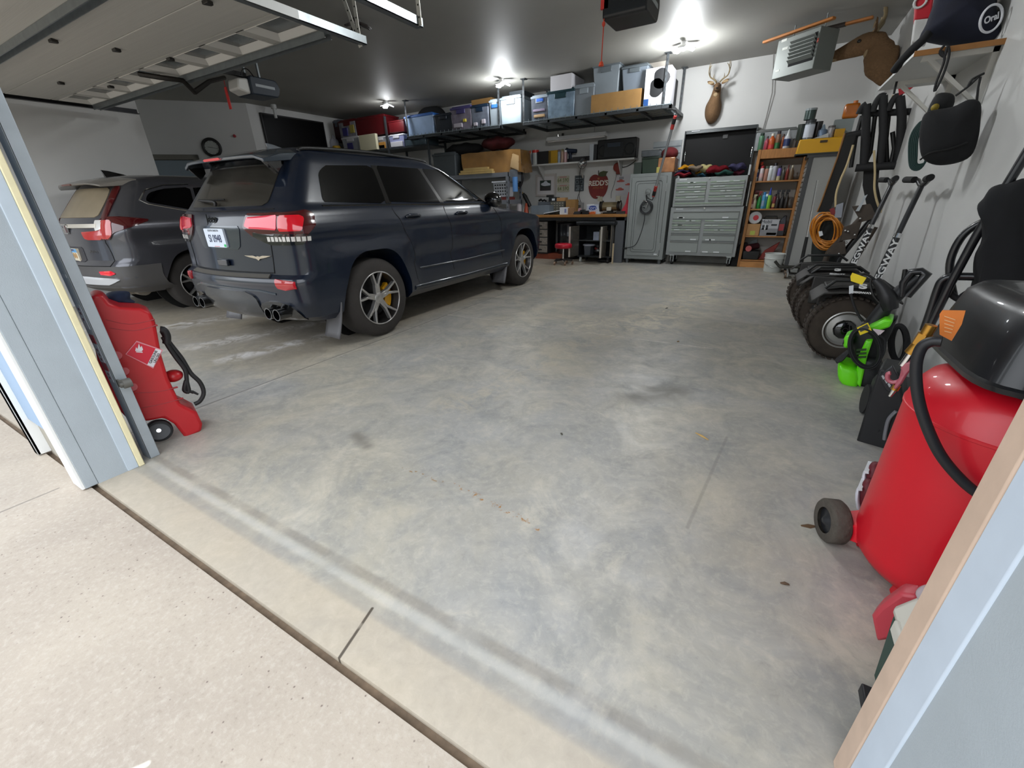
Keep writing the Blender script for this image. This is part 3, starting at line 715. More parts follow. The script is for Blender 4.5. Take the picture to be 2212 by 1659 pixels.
    mb = MB()
    for k in range(4): mb.sph((xp-.008, .09-.06*k, .77), (.003, .03, .035), 10, 6)
    mb.build('plate_motif', M('plate_rock', '#b08a58', .6, var=.2, vs=40), pl)
    text('SOUTH DAKOTA', .022, INK2, frame((xp-.0105, 0, .836), (0, -1, 0), (0, 0, 1)), pl)
    car.line('shut_line', GAP, root, [(.70, 1.0), (.69, .92), (.74, .80), (.755, .72), (.74, .66), (-.74, .66)], .005)
    car.patch('bumper', M('bumper_grey', '#4c4a49', .5, var=.1, vs=4), root, [(-S(-.42, .5), .34), (S(-.42, .5), .34), (S(-.40, .62), .655), (-S(-.40, .62), .655)], .006, .02, 8, 24, .0)
    car.patch('skid_plate', M('skid_silver', '#d7d8da', .35, .3), root, [(-.60, .44), (.60, .44), (.82, .505), (.74, .53), (.45, .51), (.30, .535), (-.30, .535), (-.45, .51), (-.74, .53), (-.82, .505)], .016, .02, 6, 20, .008)
    MB().tube([(-.75, -.30, .30), (-.55, -.30, .28), (-.3, -.2, .26)], .035, 10, smooth=3).cyl((-.5, -.45, .32), (-.5, .45, .32), .09).build('muffler', M('muffler', '#a29a8e', .5, .4, var=.1), root)
    MB().loft([[(-.30, -.03, 1.63), (.0, -.03, 1.67), (.0, .03, 1.67), (-.30, .03, 1.63)], [(-.33, -.006, 1.745), (-.25, -.006, 1.735), (-.25, .006, 1.735), (-.33, .006, 1.745)]]).build('antenna_fin', BLKG, root, bev=.004)
    for sg in (-1, 1):
        MB().sph((2.0, sg*.97, 1.2), (.09, .12, .09), 14, 8).build('mirror', paint, root)
    for x in (0, XA):
        for sg in (-1, 1): make_wheel(root, x, sg*.90, .365, .235, .24, yellow=False, dark=True)
    return root
INK2 = M('plate_ink2', '#7a2f2a', .5)
GREY = make_grey()
# ================================================================== overhead doors, openers, racks
GALV = M('galvanised', '#8c9294', .38, .75, var=.12, vs=14)
DOORP = M('door_inner', '#b4b2ab', .6, var=.06, vs=2, bump=.12, bs=10, stretch=(.3, 14, 1))
DOORW = M('door_frame_white', '#d2d0ca', .5)
ZD = 2.55
def rect(px0, py0, px1, py1, Y):
    mx, my = (px0+px1)/2, (py0+py1)/2
    return BY(px0, my, Y).x, BY(px1, my, Y).x, BY(mx, py1, Y).z, BY(mx, py0, Y).z
def big_door():
    X0, X1 = -8.0, -3.36
    t = thing('garage_door', 'wide white sectional garage door raised flat overhead above the two parked cars', 'garage door', (-5.68, 1.9, ZD), world=True)
    ys = [.72, 1.20, 1.66, 2.10, 2.50]
    for a, b in zip(ys, ys[1:]):
        MB().box((X0, a+.004, ZD), (X1, b-.004, ZD+.045)).build('door_panel', DOORP, t, bev=.004)
    mb = MB(); mb.box((X0, 2.505, ZD), (X1, 2.56, ZD+.05)); mb.box((X0, 2.875, ZD), (X1, 2.95, ZD+.05))
    n = 8; pit = (X1-X0)/n
    for k in range(n+1):
        c = X0+pit*k; mb.box((max(X0, c-.055), 2.55, ZD), (min(X1, c+.055), 2.88, ZD+.05))
    wf = mb.build('window_panel', DOORP, t)
    for k in range(n):
        c = X0+pit*(k+.5); w = pit/2-.055
        mb = MB()
        A = [(c-w, 2.56), (c+w, 2.56), (c+w, 2.875), (c-w, 2.875)]; B = [(c-w+.05, 2.61), (c+w-.05, 2.61), (c+w-.05, 2.825), (c-w+.05, 2.825)]
        mb.loft([[(p[0], p[1], ZD-.004) for p in A], [(p[0], p[1], ZD+.035) for p in B], [(p[0], p[1], ZD+.045) for p in A]], cap=False, close=True)
        f = mb.build('window_frame', DOORW, wf)
        MB().box((c-w+.045, 2.605, ZD+.036), (c+w-.045, 2.83, ZD+.042)).build('window_pane', M('door_pane', '#5d6160', .15, var=.15, vs=5), f)
    for y in (2.93, 1.665):
        mb = MB(); mb.box((X0, y-.035, ZD-.012), (X1, y+.035, ZD-.002)); mb.box((X0, y-.035, ZD-.055), (X1, y-.028, ZD-.012)); mb.box((X0, y+.028, ZD-.055), (X1, y+.035, ZD-.012))
        mb.build('strut', GALV, t)
    for px, py in ((113, 85), (250, 105), (367, 125), (130, 177), (238, 185), (447, 1)):
        p = G(px, py, ZD)
        MB().prism([(p.x-.035, p.y-.02), (p.x+.035, p.y-.02), (p.x+.015, p.y+.03), (p.x-.015, p.y+.03)], 'z', ZD-.022, ZD).build('hinge', M('hinge_dark', '#3c3a37', .5, .4), t, bev=.003)
    return t
big_door()
def track(name, label, x, y1, sgn):
    t = thing(name, label, 'door track', (x, 2.0, ZD), world=True, group='garage door tracks')
    mb = MB(); mb.box((x-.03, .95, ZD-.03), (x+.03, y1, ZD-.024)); mb.box((x-.03, .95, ZD-.03), (x-.025, y1, ZD+.03)) if sgn > 0 else mb.box((x+.025, .95, ZD-.03), (x+.03, y1, ZD+.03))
    mb.box((x-.03*sgn-.002, .95, ZD+.026), (x+.0, y1, ZD+.03)) if False else None
    mb.build('rail', DARKM if sgn > 0 else GALV, t)
    q = [(x, .95-.26*math.sin(a), ZD-.26+.26*math.cos(a)) for a in [PI/2*i/8 for i in range(9)]]
    MB().tube(q, .026, 6).build('curve', GALV, t)
    return t
track('door_track', 'far-left overhead track of the wide garage door', -8.06, 3.42, 1)
tr = track('door_track', 'galvanised overhead track at the right edge of the wide garage door', -3.31, 3.27, -1)
MB().box((-3.28, 2.05, ZD-.028), (-3.276, 2.62, ZD+.03)).build('sticker', M('white_sticker', '#dcdedc', .5), tr)
MB().box((-3.2765, 2.1, ZD-.015), (-3.275, 2.17, ZD+.015)).build('sticker', M('sticker_green'), tr)
def hang(name, label, pts_list):
    b = pts_list[0][0]
    t = thing(name, label, 'bracket', b, world=True, group='ceiling hangers of the door tracks')
    HM = M('hanger_pale', '#c9c7be', .5, .2)
    for a, c in pts_list:
        a = V(a); c = V(c); mb = MB(); d = (c-a).normalized(); s = d.cross(V((0, 1, 0))).normalized()*.018; y = V((0, .003, 0)); s2 = V((0, .036, 0))
        mb.loft([[a-s-y, a+s-y, a+s+y, a-s+y], [c-s-y, c+s-y, c+s+y, c-s+y]]); 
        n = int((c-a).length/.075); h = mb; h.mi = 1
        for i in range(n):
            p = a+d*(.05+.075*i); h.lathe([(.0065, -.0045), (.0065, .0045)], p, (0, 1, 0), 8)
        h.build('strap', [HM, BLK], t)
hang('track_hanger', 'white punched V-shaped hanger at the end of the wide door track', [((-3.34, 3.25, ZD-.04), (-3.36, 3.25, ZC)), ((-3.34, 3.25, ZD-.04), (-3.62, 3.23, ZC))])
track('door_track', 'shiny overhead track of the near garage door, top centre', -2.66, 3.25, -1)
hang('track_hanger', 'white punched strap hanging beside the near door track end', [((-2.62, 3.20, ZD-.03), (-2.63, 3.20, ZC))])
MB().tube([(-2.78, 2.2, ZD+.05), (-2.72, 2.62, ZD+.05), (-2.715, 2.66, ZC)], .022, 8).build('torsion_tube', GALV)
tag(bpy.data.objects['torsion_tube'], 'grey vertical support above the near door track', 'bracket')
lamp(-4.88, 4.74, 0, 'ceiling_light', 'unlit dark winged ceiling light behind the track hanger', 3)
un = [o for o in bpy.data.objects if o.name.startswith('ceiling_light') and 'unlit' in o['label']][0]
for ch in un.children:
    ch.data.materials.clear(); ch.data.materials.append(M('unlit_lamp', '#3a3533', .5))
# vertical track post at the left jamb
a, b = G(309, 983), G(333, 976)
pw = thing('door_track', 'grey vertical track post just inside the left jamb', 'door track', (a.x, a.y, 0), world=True, group='garage door tracks')
mb = MB(); y0 = a.y; x0, x1 = a.x, a.x+.085
mb.box((x0, y0, 0), (x1, y0+.008, 2.45)); mb.box((x1-.008, y0, 0), (x1, y0+.05, 2.45)); mb.box((x0, y0, 0), (x0+.006, y0+.03, 2.45))
mb.build('rail', M('post_grey', '#a3abb1', .45, .25, var=.08, vs=10), pw, bev=.003)
ST = M('white_sticker')
for py in (578, 708, 735, 762): pass
for z0, z1 in ((.74, .86), (.54, .66), (.46, .52), (.985, 1.0)):
    MB().box((x0+.012, y0-.0012, z0), (x1-.018, y0-.0002, z1)).build('sticker', M('pale_label', '#b9bcc2', .5), pw)
RS = M('label_red', '#8e1c24', .5)
for z0 in (.665, .52): MB().box((x0+.01, y0-.0014, z0), (x1-.018, y0-.0002, z0+.045)).build('sticker', RS, pw)
for z0 in (.78, .81, .83, .575, .60, .625, .475, .495):
    MB().box((x0+.03, y0-.002, z0), (x0+.045, y0-.001, z0+.013)).build('marking', M('label_ink', '#5b2a33', .5), pw)
p = BY(320, 858, y0)
mb = MB(); mb.box((x1, y0+.005, p.z-.02), (x1+.035, y0+.012, p.z+.02)); mb.cyl((x1+.045, y0+.012, p.z), (x1+.045, y0+.045, p.z), .024).cyl((x1+.045, y0, p.z), (x1+.045, y0+.012, p.z), .010)
mb.build('roller', M('roller_grey', '#6f6e69', .5, .5), pw)
# openers
def opener(name, label, c, white=True):
    t = thing(name, label, 'garage door opener', c, world=True)
    x, y, z = c; NB = M('opener_navy', '#232d38', .45)
    MB().prism(rpoly([(y-.16, z-.10), (y+.2, z-.09), (y+.24, z+.02), (y+.2, z+.10), (y-.16, z+.10)], .03), 'x', x-.17, x+.17).build('housing', NB, t, bev=.012)
    if white: MB().loft([[(x-.14, y-.16, z-.10), (x+.14, y-.16, z-.10), (x+.14, y-.16, z+.07), (x-.14, y-.16, z+.07)], [(x-.11, y-.30, z-.06), (x+.11, y-.30, z-.06), (x+.11, y-.28, z+.06), (x-.11, y-.28, z+.06)]]).build('light_cover', M('milky_cover', '#c9c8c2', .4, alpha=1), t, bev=.02)
    MB().box((x+.1705, y-.1, z-.01), (x+.173, y+.16, z+.02)).build('stripe', M('opener_stripe', '#9aa0a3', .4), t)
    mb = MB(); mb.box((x-.16, y-.02, z+.1), (x-.13, y, ZC)); mb.build('strap', GALV, t)
    mb = MB(); mb.box((x+.13, y-.02, z+.1), (x+.16, y, ZC)); mb.build('strap', GALV, t)
    return t
oc = G(552, 192, 2.68); op = opener('door_opener', 'navy garage door opener with white light cover hanging past the raised wide door', oc)
MB().box((oc.x-.025, 1.0, oc.z+.10), (oc.x+.025, oc.y-.1, oc.z+.15)).build('rail', M('rail_black', '#1b1a1a', .4, .5), op)
mb = MB(); A = G(300, 160, ZD-.02); mb.tube([A, G(345, 167, ZD-.05), G(395, 174, ZD-.05), G(420, 199, 2.42), G(452, 176, 2.6), G(485, 168, 2.72)], .022, 6); mb.build('arm', M('arm_dark', '#26231f', .5, .4), op)
mb = MB(); mb.tube([G(520, 162, 2.78), G(524, 150, 2.85), G(535, 150, 2.85), G(548, 166, 2.75)], .006, 6, smooth=4); mb.build('cable', BLK, op)
p = G(487, 188, 2.68); mb = MB(); mb.tube([G(483, 172, 2.7), p], .004, 5)
o = mb.box((p.x-.03, p.y-.004, p.z-.24), (p.x+.02, p.y+.004, p.z)).build('release_handle', M('release_red', '#c8322e', .5)); tag(o, 'red release tag hanging under the navy opener', 'release handle', 'emergency release handles')
p = G(590, 226, ZC); o = MB().cyl((p.x, p.y, ZC), (p.x, p.y, ZC-.08), .06).cyl((p.x, p.y, ZC-.08), (p.x, p.y, ZC-.26), .035, .03).build('pull_socket', M('socket_white', '#b9bab8', .4)); tag(o, 'small white fixture hanging from the ceiling above the black screen', 'lamp socket')
oc = G(1362, 12, 2.62); op2 = opener('door_opener', 'black garage door opener cut by the top edge of the photo', oc, False)
for ch in op2.children:
    if ch.name.startswith('housing'): ch.data.materials.clear(); ch.data.materials.append(M('opener_black', '#1b1d20', .35))
p = BY(1306, 20, oc.y-.15); q = BY(1299, 133, oc.y-.15); RR = M('cord_red', '#d2452f', .6)
rh = thing('release_handle', 'red pull cord and handle hanging in front of the grey totes', 'release handle', (q.x, q.y, q.z), world=True, group='emergency release handles')
MB().box((p.x-.03, p.y-.01, p.z), (p.x+.03, p.y+.01, p.z+.12)).build('tag', M('release_red'), rh)
MB().tube([p, V((q.x, q.y, q.z))], .004, 5).build('cord', RR, rh)
MB().cyl(q, q-V((0, 0, .03)), .012, .022, 10).build('handle', M('handle_orange', '#e2502e', .5), rh, bev=.003)
k = BY(1304, 52, oc.y-.15); MB().sph((k.x, k.y, k.z), (.014, .014, .018), 8, 6).build('knot', RR, rh)
# ------------------------------------------------------------------ overhead racks
RK = M('rack_charcoal', '#3b3f42', .45, .4); RKL = M('rack_wire', '#7d878b', .4, .6)
YF, YBK = 8.43, 9.55
def rack(label, x0, x1, z, posts):
    t = thing('overhead_rack', label, 'storage rack', ((x0+x1)/2, (YF+YBK)/2, z), world=True, group='ceiling storage racks')
    mb = MB(); 
    for y in (YF, YBK-.04): mb.box((x0, y, z-.05), (x1, y+.04, z+.0))
    for x in (x0, x1-.04): mb.box((x, YF, z-.05), (x+.04, YBK, z))
    n = 5
    for i in range(1, n): x = x0+(x1-x0)*i/n; mb.box((x-.02, YF, z-.045), (x+.02, YBK, z-.01))
    mb.build('frame', RK, t)
    for j in range(1, 9): pass
    mb = MB(); k = int((x1-x0)/.11)
    for i in range(k+1): x = x0+.02+(x1-x0-.04)*i/k; mb.box((x-.004, YF-.004, z-.01), (x+.004, YF+.004, z+.045))
    for y in (YF+.1*i for i in range(1, 11)): mb.box((x0, y-.004, z-.002), (x1, y+.004, z+.006))
    mb.box((x0, YF-.005, z+.0), (x1, YF+.003, z+.012))
    w = mb.build('wire_deck', RKL, t)
    w['kind'] = 'stuff'
    for x, y in posts:
        mb = MB(); mb.box((x-.022, y-.003, z-.05), (x+.022, y+.003, ZC-.01)); mb.box((x-.022, y-.003, z-.05), (x-.017, y+.035, ZC-.01)); mb.box((x-.05, y-.03, ZC-.012), (x+.05, y+.08, ZC-.001))
        h = mb; h.mi = 1
        for i in range(9): h.box((x-.007, y-.0045, z+.0+i*.075), (x+.007, y-.003, z+.035+i*.075))
        h.build('post', [RK, M('slot', '#0d0e0f', .6)], t)
    return t
zr = 2.66
xa0, xa1 = BY(878, 290, YF).x, BY(1081, 268, YF).x
xb0, xb1 = BY(1129, 260, YF).x, BY(1450, 232, YF).x
rack('charcoal overhead rack hanging left, holding clear and grey totes', xa0, xa1, zr, [(xa0+.05, YF), (xa1-.03, YF), (xa0+.05, YBK-.05), (xa1-.03, YBK-.05)])
rack('charcoal overhead rack hanging right, carrying the tall grey totes', xb0, xb1, zr-.005, [(xb0+.02, YF), (xb1-.14, YF), (xb0+.02, YBK-.05), (xb1-.06, YBK-.05)])
def tote(name, label, cat, r, Y, depth, mat, lid=None, taper=.9, grp=None, z0=None, lab=None, rib=True):
    x0, x1, a, b = rect(*r, Y); z0 = a if z0 is None else z0; cx = (x0+x1)/2; w = x1-x0; h = b-z0
    t = thing(name, label, cat, (cx, Y+depth/2, z0), world=True, group=grp)
    MB().frus((cx, Y+depth/2, z0), (w*taper, depth*taper), (cx, Y+depth/2, z0+h*.88), (w*.97, depth*.97)).build('body', mat, t, bev=.015)
    mb = MB(); mb.box((cx-w/2, Y, z0+h*.86), (cx+w/2, Y+depth, z0+h*.95)); mb.box((cx-w*.44, Y+.03, z0+h*.94), (cx+w*.44, Y+depth-.03, z0+h))
    mb.build('lid', lid or mat, t, bev=.008)
    if rib:
        MB().box((cx-w*.2, Y-.004, z0+h*.68), (cx+w*.2, Y+.02, z0+h*.86)).build('handle', lid or mat, t, bev=.008)
    if lab:
        for (u0, v0, u1, v1, m_) in lab: MB().box((cx-w/2+w*u0, Y-.008+.02*(1-v0)*.0, z0+h*v0), (cx-w/2+w*u1, Y+.03, z0+h*v1)).build('contents', m_, t, bev=.01)
    return t
def cbox(name, label, cat, r, Y, depth, mat, grp=None, z0=None, bev=.004, marks=(), rz=0):
    x0, x1, a, b = rect(*r, Y); z0 = a if z0 is None else z0; b = max(b, z0+.02)
    if marks:
        t = thing(name, label, cat, ((x0+x1)/2, Y+depth/2, z0), world=True, group=grp)
        MB().box((x0, Y, z0), (x1, Y+depth, b)).build('carton' if cat == 'box' else 'body', mat, t, bev=bev)
        for nm, u0, v0, u1, v1, m_ in marks: MB().box((x0+(x1-x0)*u0, Y-.0025, z0+(b-z0)*v0), (x0+(x1-x0)*u1, Y-.0003, z0+(b-z0)*v1)).build(nm, m_, t)
        return t
    o = MB().box((x0, Y, z0), (x1, Y+depth, b)).build(name, mat, bev=bev); return tag(o, label, cat, grp)
GT = M('grey_tote', '#7c858c', .45, var=.05, vs=5); GTD = M('grey_lid', '#5b6368', .45)
CLR = M('clear_tote', '#8fa3b8', .3, var=.15, vs=7); CLB = M('clear_dusky', '#5e6470', .3, var=.35, vs=9); CLK = M('dark_tote', '#161d27', .4)
BLU = M('tote_blue', '#2a5ea6', .4); WBX = M('white_box', '#c9c8cd', .5); CARD = M('cardboard', '#94703f', .8, var=.1, vs=9); DKL = M('dark_lid', '#142436', .35)
OB = 'totes on the overhead racks'
# left rack
tote('storage_tote', 'pale translucent tote with bright blue lid, leftmost on the left rack', 'tote', (873, 245, 937, 290), YF+.045, .75, M('icy_tote', '#a3bbdc', .25, var=.1, vs=6), BLU, .88, OB, zr+.008, rib=False)
tote('storage_tote', 'dark navy tote beside the blue-lidded tote', 'tote', (937, 244, 977, 284), YF+.05, .7, CLK, CLK, .9, OB, zr+.008)
o = MB().sph((BY(930, 235, 9.36).x, 9.36, zr+.50), (.44, .16, .24), 18, 10).build('duffel_bag', M('black_cloth', '#0d0e11', .9)); tag(o, 'black soft bag lying behind the blue-lidded tote', 'bag')
tote('storage_tote', 'clear tote with purple latches and a yellow spot inside', 'tote', (972, 228, 1018, 273), YF+.045, .7, M('clear_mauve', '#6e6875', .3, var=.35, vs=8), M('purple_lid', '#3a3560', .4), .92, OB, zr+.008, [(.6, .32, .74, .45, M('yellow_spot', '#b8a83c', .5)), (.15, .12, .55, .3, M('pale_cloth', '#9d979f', .8))])
tote('storage_tote', 'clear tote of dark clothes with navy latches, left of the blue-labelled tote', 'tote', (1016, 224, 1055, 268), YF+.045, .7, CLB, DKL, .92, OB, zr+.008, [(.15, .1, .35, .25, M('pale_cloth')), (.6, .15, .8, .35, M('pale_cloth'))])
tote('storage_tote', 'grey tote with a blue label, beside the left rack post', 'tote', (1056, 213, 1078, 264), YF+.04, .7, GT, M('pale_lid', '#96a2ac', .4), .92, OB, zr+.008, [(.25, .66, .9, .80, M('label_blue', '#2f63a8', .5))])
tote('storage_tote', 'large grey tote at the right end of the left rack', 'tote', (1080, 205, 1126, 262), YF+.05, .8, M('grey_tote_lit', '#8e9aa1', .35, var=.06, vs=4), GTD, .95, OB, zr+.008)
cbox('cardboard_box', 'brown flat carton lying on top of the left rack totes', 'box', (1018, 213, 1062, 226), 8.9, .4, CARD, None, zr+.42)
cbox('cardboard_box', 'dark flat carton on top of the large grey tote, left rack', 'box', (1100, 196, 1130, 208), 8.75, .5, M('dark_carton', '#232a30', .7), None, None)
# right rack
z2 = zr+.003
tote('storage_tote', 'clear tote of folded clothes with a blue label, leftmost on the right rack', 'tote', (1146, 204, 1182, 251), YF+.045, .7, CLB, M('pale_lid'), .95, OB, z2, [(.35, .72, .75, .85, M('label_blue2', '#2f6ad0', .5)), (.2, .12, .85, .24, M('tan_cloth', '#a98c66', .8)), (.15, .35, .85, .45, M('mauve_cloth', '#8a7f95', .8))])
tote('storage_tote', 'clear bluish tote with dark green lid under the white box', 'tote', (1180, 191, 1241, 246), YF+.045, .75, M('clear_teal', '#76899a', .22, var=.3, vs=9), M('lid_teal', '#173239', .3), .93, OB, z2)
o = cbox('cardboard_box', 'plain white box sitting on the green-lidded tote', 'box', (1189, 161, 1235, 196), 8.5, .62, WBX, None, z2+.44)
tote('storage_tote', 'low grey tote left of the long brown carton', 'tote', (1239, 180, 1283, 238), YF+.06, .7, M('grey_tote_dim', '#6e757b', .45), GT, .93, OB, z2)
o = cbox('cardboard_box', 'long low brown carton under the two tall totes', 'box', (1277, 198, 1384, 231), YF+.03, .7, CARD, None, z2)
xb = rect(1277, 198, 1384, 231, YF+.03)[3]
tote('storage_tote', 'tall grey tote on the brown carton, left of two', 'tote', (1279, 133, 1338, 206), YF+.06, .75, GT, GTD, .84, OB, xb)
tote('storage_tote', 'tall grey tote on the brown carton, right of two', 'tote', (1341, 138, 1399, 201), YF+.06, .75, M('grey_tote2', '#737d88', .45, var=.05, vs=5), GTD, .84, OB, xb)
bx = cbox('cardboard_box', 'white upright box printed with black blob-shaped artwork', 'box', (1393, 145, 1448, 218), YF-.0+.02, .4, WBX, None, z2, marks=(('print_blue', .0, .02, .2, .2, M('print_blue', '#1f4a86', .5)),))
x0, x1, a, b = rect(1393, 145, 1448, 218, YF+.02)
def blob(u, v, r_): return [(x0+(x1-x0)*u+(r_*math.cos(t)*(1+.15*math.cos(3*t))), a+(b-a)*v+r_*1.1*math.sin(t)) for t in [2*PI*i/20 for i in range(20)]]
mb = MB(); mb.prism(blob(.62, .66, .13), 'y', YF+.0165, YF+.0195); mb.build('print_black', M('print_black', '#191a1c', .5), bx)
mb = MB(); mb.prism(blob(.48, .40, .12), 'y', YF+.0165, YF+.0195); mb.build('print_black', M('print_black'), bx)
cbox('cardboard_box', 'pale carton standing behind the white printed box', 'box', (1397, 131, 1440, 158), YF+.45, .5, M('pale_carton', '#b9b2a8', .6), None, z2)
o = MB().box((BY(1450, 200, 8.9).x-.12, 8.9, z2), (BY(1450, 200, 8.9).x, 9.4, z2+.5)).build('storage_tote', M('black_tote', '#17181a', .5), bev=.02); tag(o, 'black container at the right end of the right rack, by the wall', 'tote', OB)
# ------------------------------------------------------------------ far-left storage shelf with red totes
YS = 8.55
RED = M('red_tote', '#560a11', .4); CLW = M('clear_white', '#9fa3ab', .3, var=.12, vs=6)
xs0, xs1 = BY(700, 300, YS).x, BY(928, 310, YS).x
st = thing('shelving_unit', 'black metal shelving holding red totes beyond the navy car roof', 'shelf', ((xs0+xs1)/2, YS+.3, 0), world=True)
def shelf_board(t, z, nm='shelf', m=None): MB().box((xs0, YS-.02, z-.03), (xs1, YS+.62, z)).build(nm, m or RK, t)
zsh = BY(830, 322, YS).z; zs2 = BY(830, 291, YS).z
for z in (zsh, .9, .15): shelf_board(st, z)
for x in (xs0+.02, BY(838, 300, YS).x, xs1-.02):
    for y in (YS-.02, YS+.6): MB().box((x-.02, y-.02, 0), (x+.02, y+.02, 2.58 if x > xa0-.05 else 3.15)).build('post', RK, st)
RG = 'totes on the far-left shelving'
tote('storage_tote', 'dim red and clear tote at the left end of the far shelving', 'tote', (719, 258, 733, 285), YS+.25, .4, M('red_dim', '#3a1218', .5), CLB, .95, RG, zs2+.01)
tote('storage_tote', 'clear tote with red lid and mixed contents, left of the big red tote', 'tote', (731, 257, 768, 292), YS+.02, .5, M('clear_mix', '#8d8c94', .3, var=.4, vs=8), RED, .95, RG, zs2, [(.2, .2, .5, .6, M('indigo', '#3c3a78', .6)), (.65, .3, .9, .7, M('gold', '#a89a4a', .6))])
tote('storage_tote', 'big dark red tote on the far shelving', 'tote', (766, 249, 832, 285), YS+.02, .5, RED, RED, .95, RG, zs2+.02, rib=False)
tote('storage_tote', 'small dark red tote right of the shelf post', 'tote', (838, 259, 873, 291), YS+.02, .5, RED, RED, .95, RG, zs2+.02, rib=False)
tote('storage_tote', 'clear tote with white lid under the big red tote, left one', 'tote', (738, 294, 776, 322), YS, .5, CLW, WBX, .9, RG, zsh, [(.3, .2, .6, .6, M('indigo'))])
tote('storage_tote', 'clear tote with white lid and orange contents, beside the cream box', 'tote', (810, 294, 836, 323), YS, .5, CLW, WBX, .92, RG, zsh, [(.3, .05, .85, .55, M('orange_in', '#c08a3a', .6)), (.3, .05, .8, .35, WBX)])
tote('storage_tote', 'clear tote with white lid, right of the shelf post', 'tote', (840, 289, 873, 323), YS, .5, M('clear_lilac', '#8f93b8', .3), WBX, .92, RG, zsh, [(.1, .05, .9, .45, WBX)])
tote('storage_tote', 'dusky clear tote at the right end of the far shelving', 'tote', (874, 296, 920, 328), YS, .5, M('clear_dark', '#3c4a52', .3, var=.3, vs=8), CLK, .97, RG, zsh)
o = cbox('wall_panel', 'cream flat box leaning in front of the clear totes', 'box', (776, 290, 812, 322), YS-.1, .08, M('cream_box', '#cfc9ab', .6), None, zsh)
o.name = 'cream_box'
jx0, jx1, ja, jb = rect(703, 282, 726, 322, YS+.05)
jg = thing('jug', 'white plastic jug at the left end of the far shelving', 'jug', ((jx0+jx1)/2, YS+.15, zsh), world=True)
MB().lathe([(.11, 0), (.12, .02), (.12, .3), (.09, .36), (.03, .42), (.03, .46)], ((jx0+jx1)/2, YS+.15, zsh)).build('body', M('jug_white', '#b3b3bd', .4), jg)
MB().ring(((jx0+jx1)/2+.06, YS+.10, zsh+.35), (0, 1, 0), .055, .014, 16, 8).build('handle', M('jug_white'), jg)
o = MB().lathe([(.09, 0), (.10, .02), (.10, .17), (.085, .19)], (BY(725, 320, YS-.05).x, YS-.02, zsh)).build('canister', M('yellow_can', '#b08a1c', .5)); tag(o, 'yellow canister in front of the white jug', 'canister')
# black screen and clock on the left walls
p0, p1 = BX(559, 243, -10.45), BX(695, 260, -10.45)
tv = thing('television', 'big black flat screen on the far left wall', 'television', (-10.44, (p0.y+p1.y)/2, p0.z-1.0), world=True)
MB().box((-10.459, p0.y, p0.z-1.02), (-10.40, p1.y, p0.z)).build('bezel', BLK, tv, bev=.006)
MB().box((-10.401, p0.y+.03, p0.z-.99), (-10.398, p1.y-.03, p0.z-.03)).build('screen', M('screen_black', '#030304', .4, spec=.15), tv)
def diag_hit(px, py):
    d = ray(px, py); e = V((-10.46, 6.54, 0))-V((-12.6, 4.05, 0)); n = V((e.y, -e.x, 0)).normalized(); t = (V((-12.6, 4.05, 0))-CAM).dot(n)/d.dot(n); return CAM+d*t, n, e.normalized()
c, n, e = diag_hit(458, 319)
ck = thing('wall_clock', 'round black-rimmed wall clock left of the screen', 'clock', c, world=True)
fr = frame(c+n*.002, e, (0, 0, 1)); R_ = .19
mb = MB(); mb.m = fr; mb.ring((0, 0, .02), (0, 0, 1), R_-.025, .03, 40, 10).build('rim', BLK, ck)
mb = MB(); mb.m = fr; mb.lathe([(R_-.02, .0), (R_-.02, .015)], seg=40).build('face', M('clock_face', '#a9ada8', .5), ck)
mb = MB(); mb.m = fr
for k in range(12): a = k*PI/6; mb.m = fr @ Matrix.Rotation(a, 4, 'Z'); mb.box((-.003, .115, .0155), (.003, .14, .0165))
mb.build('dial_marks', BLK, ck)
mb = MB(); mb.m = fr @ Matrix.Rotation(1.45, 4, 'Z'); mb.box((-.004, -.02, .017), (.004, .08, .019)); mb.build('hour_hand', BLK, ck)
mb = MB(); mb.m = fr @ Matrix.Rotation(-1.75, 4, 'Z'); mb.box((-.003, -.02, .0195), (.003, .12, .021)); mb.build('minute_hand', BLK, ck)
c, n, e = diag_hit(507, 294)
mb = MB(); mb.m = frame(c, e, (0, 0, 1)); mb.lathe([(.03, 0), (.03, .03), (.02, .04)], seg=12); o = mb.build('wall_button', M('button_red', '#9c3038', .5)); tag(o, 'small red button on the wall right of the clock', 'switch')
# ================================================================== back wall
YW = WB
WOOD = M('bench_wood', '#9a6a33', .5, var=.18, vs=6, stretch=(1, 6, 6)); STEEL = M('steel_grey', '#74787b', .42, .35, var=.05, vs=6); STEELD = M('steel_dark', '#3c3f43', .45, .35)
PINE = M('pine', '#a9743f', .6, var=.2, vs=7, stretch=(6, 6, 1)); LBL = M('label_white', '#d5d9dc', .5); RUBB = M('rubber_black', '#18181a', .7)
# ---- workbench
bx0, bx1 = -4.93, BY(1353, 464, 8.9).x
bt = BY(1250, 463.5, 8.9).z
wb = thing('workbench', 'long wooden-topped workbench with dark steel legs under the wall shelf', 'workbench', ((bx0+bx1)/2, 9.25, 0), world=True)
MB().box((bx0, 8.9, bt-.055), (bx1, 9.58, bt)).build('top', WOOD, wb, bev=.006)
MB().box((bx0, 8.93, bt-.12), (bx1, 8.96, bt-.055)).build('apron', M('bench_dark', '#1d1e20', .5), wb)
for px, w in ((1337, .09), (1142, .07)):
    x = BY(px, 520, 8.95).x; MB().box((x-w, 8.93, 0), (x+w, 9.0, bt-.055)).build('leg', M('leg_grey', '#5a5d62', .5, .3), wb, bev=.004); MB().box((x-w*.6, 9.45, 0), (x+w*.6, 9.55, bt-.055)).build('leg', M('leg_grey'), wb)
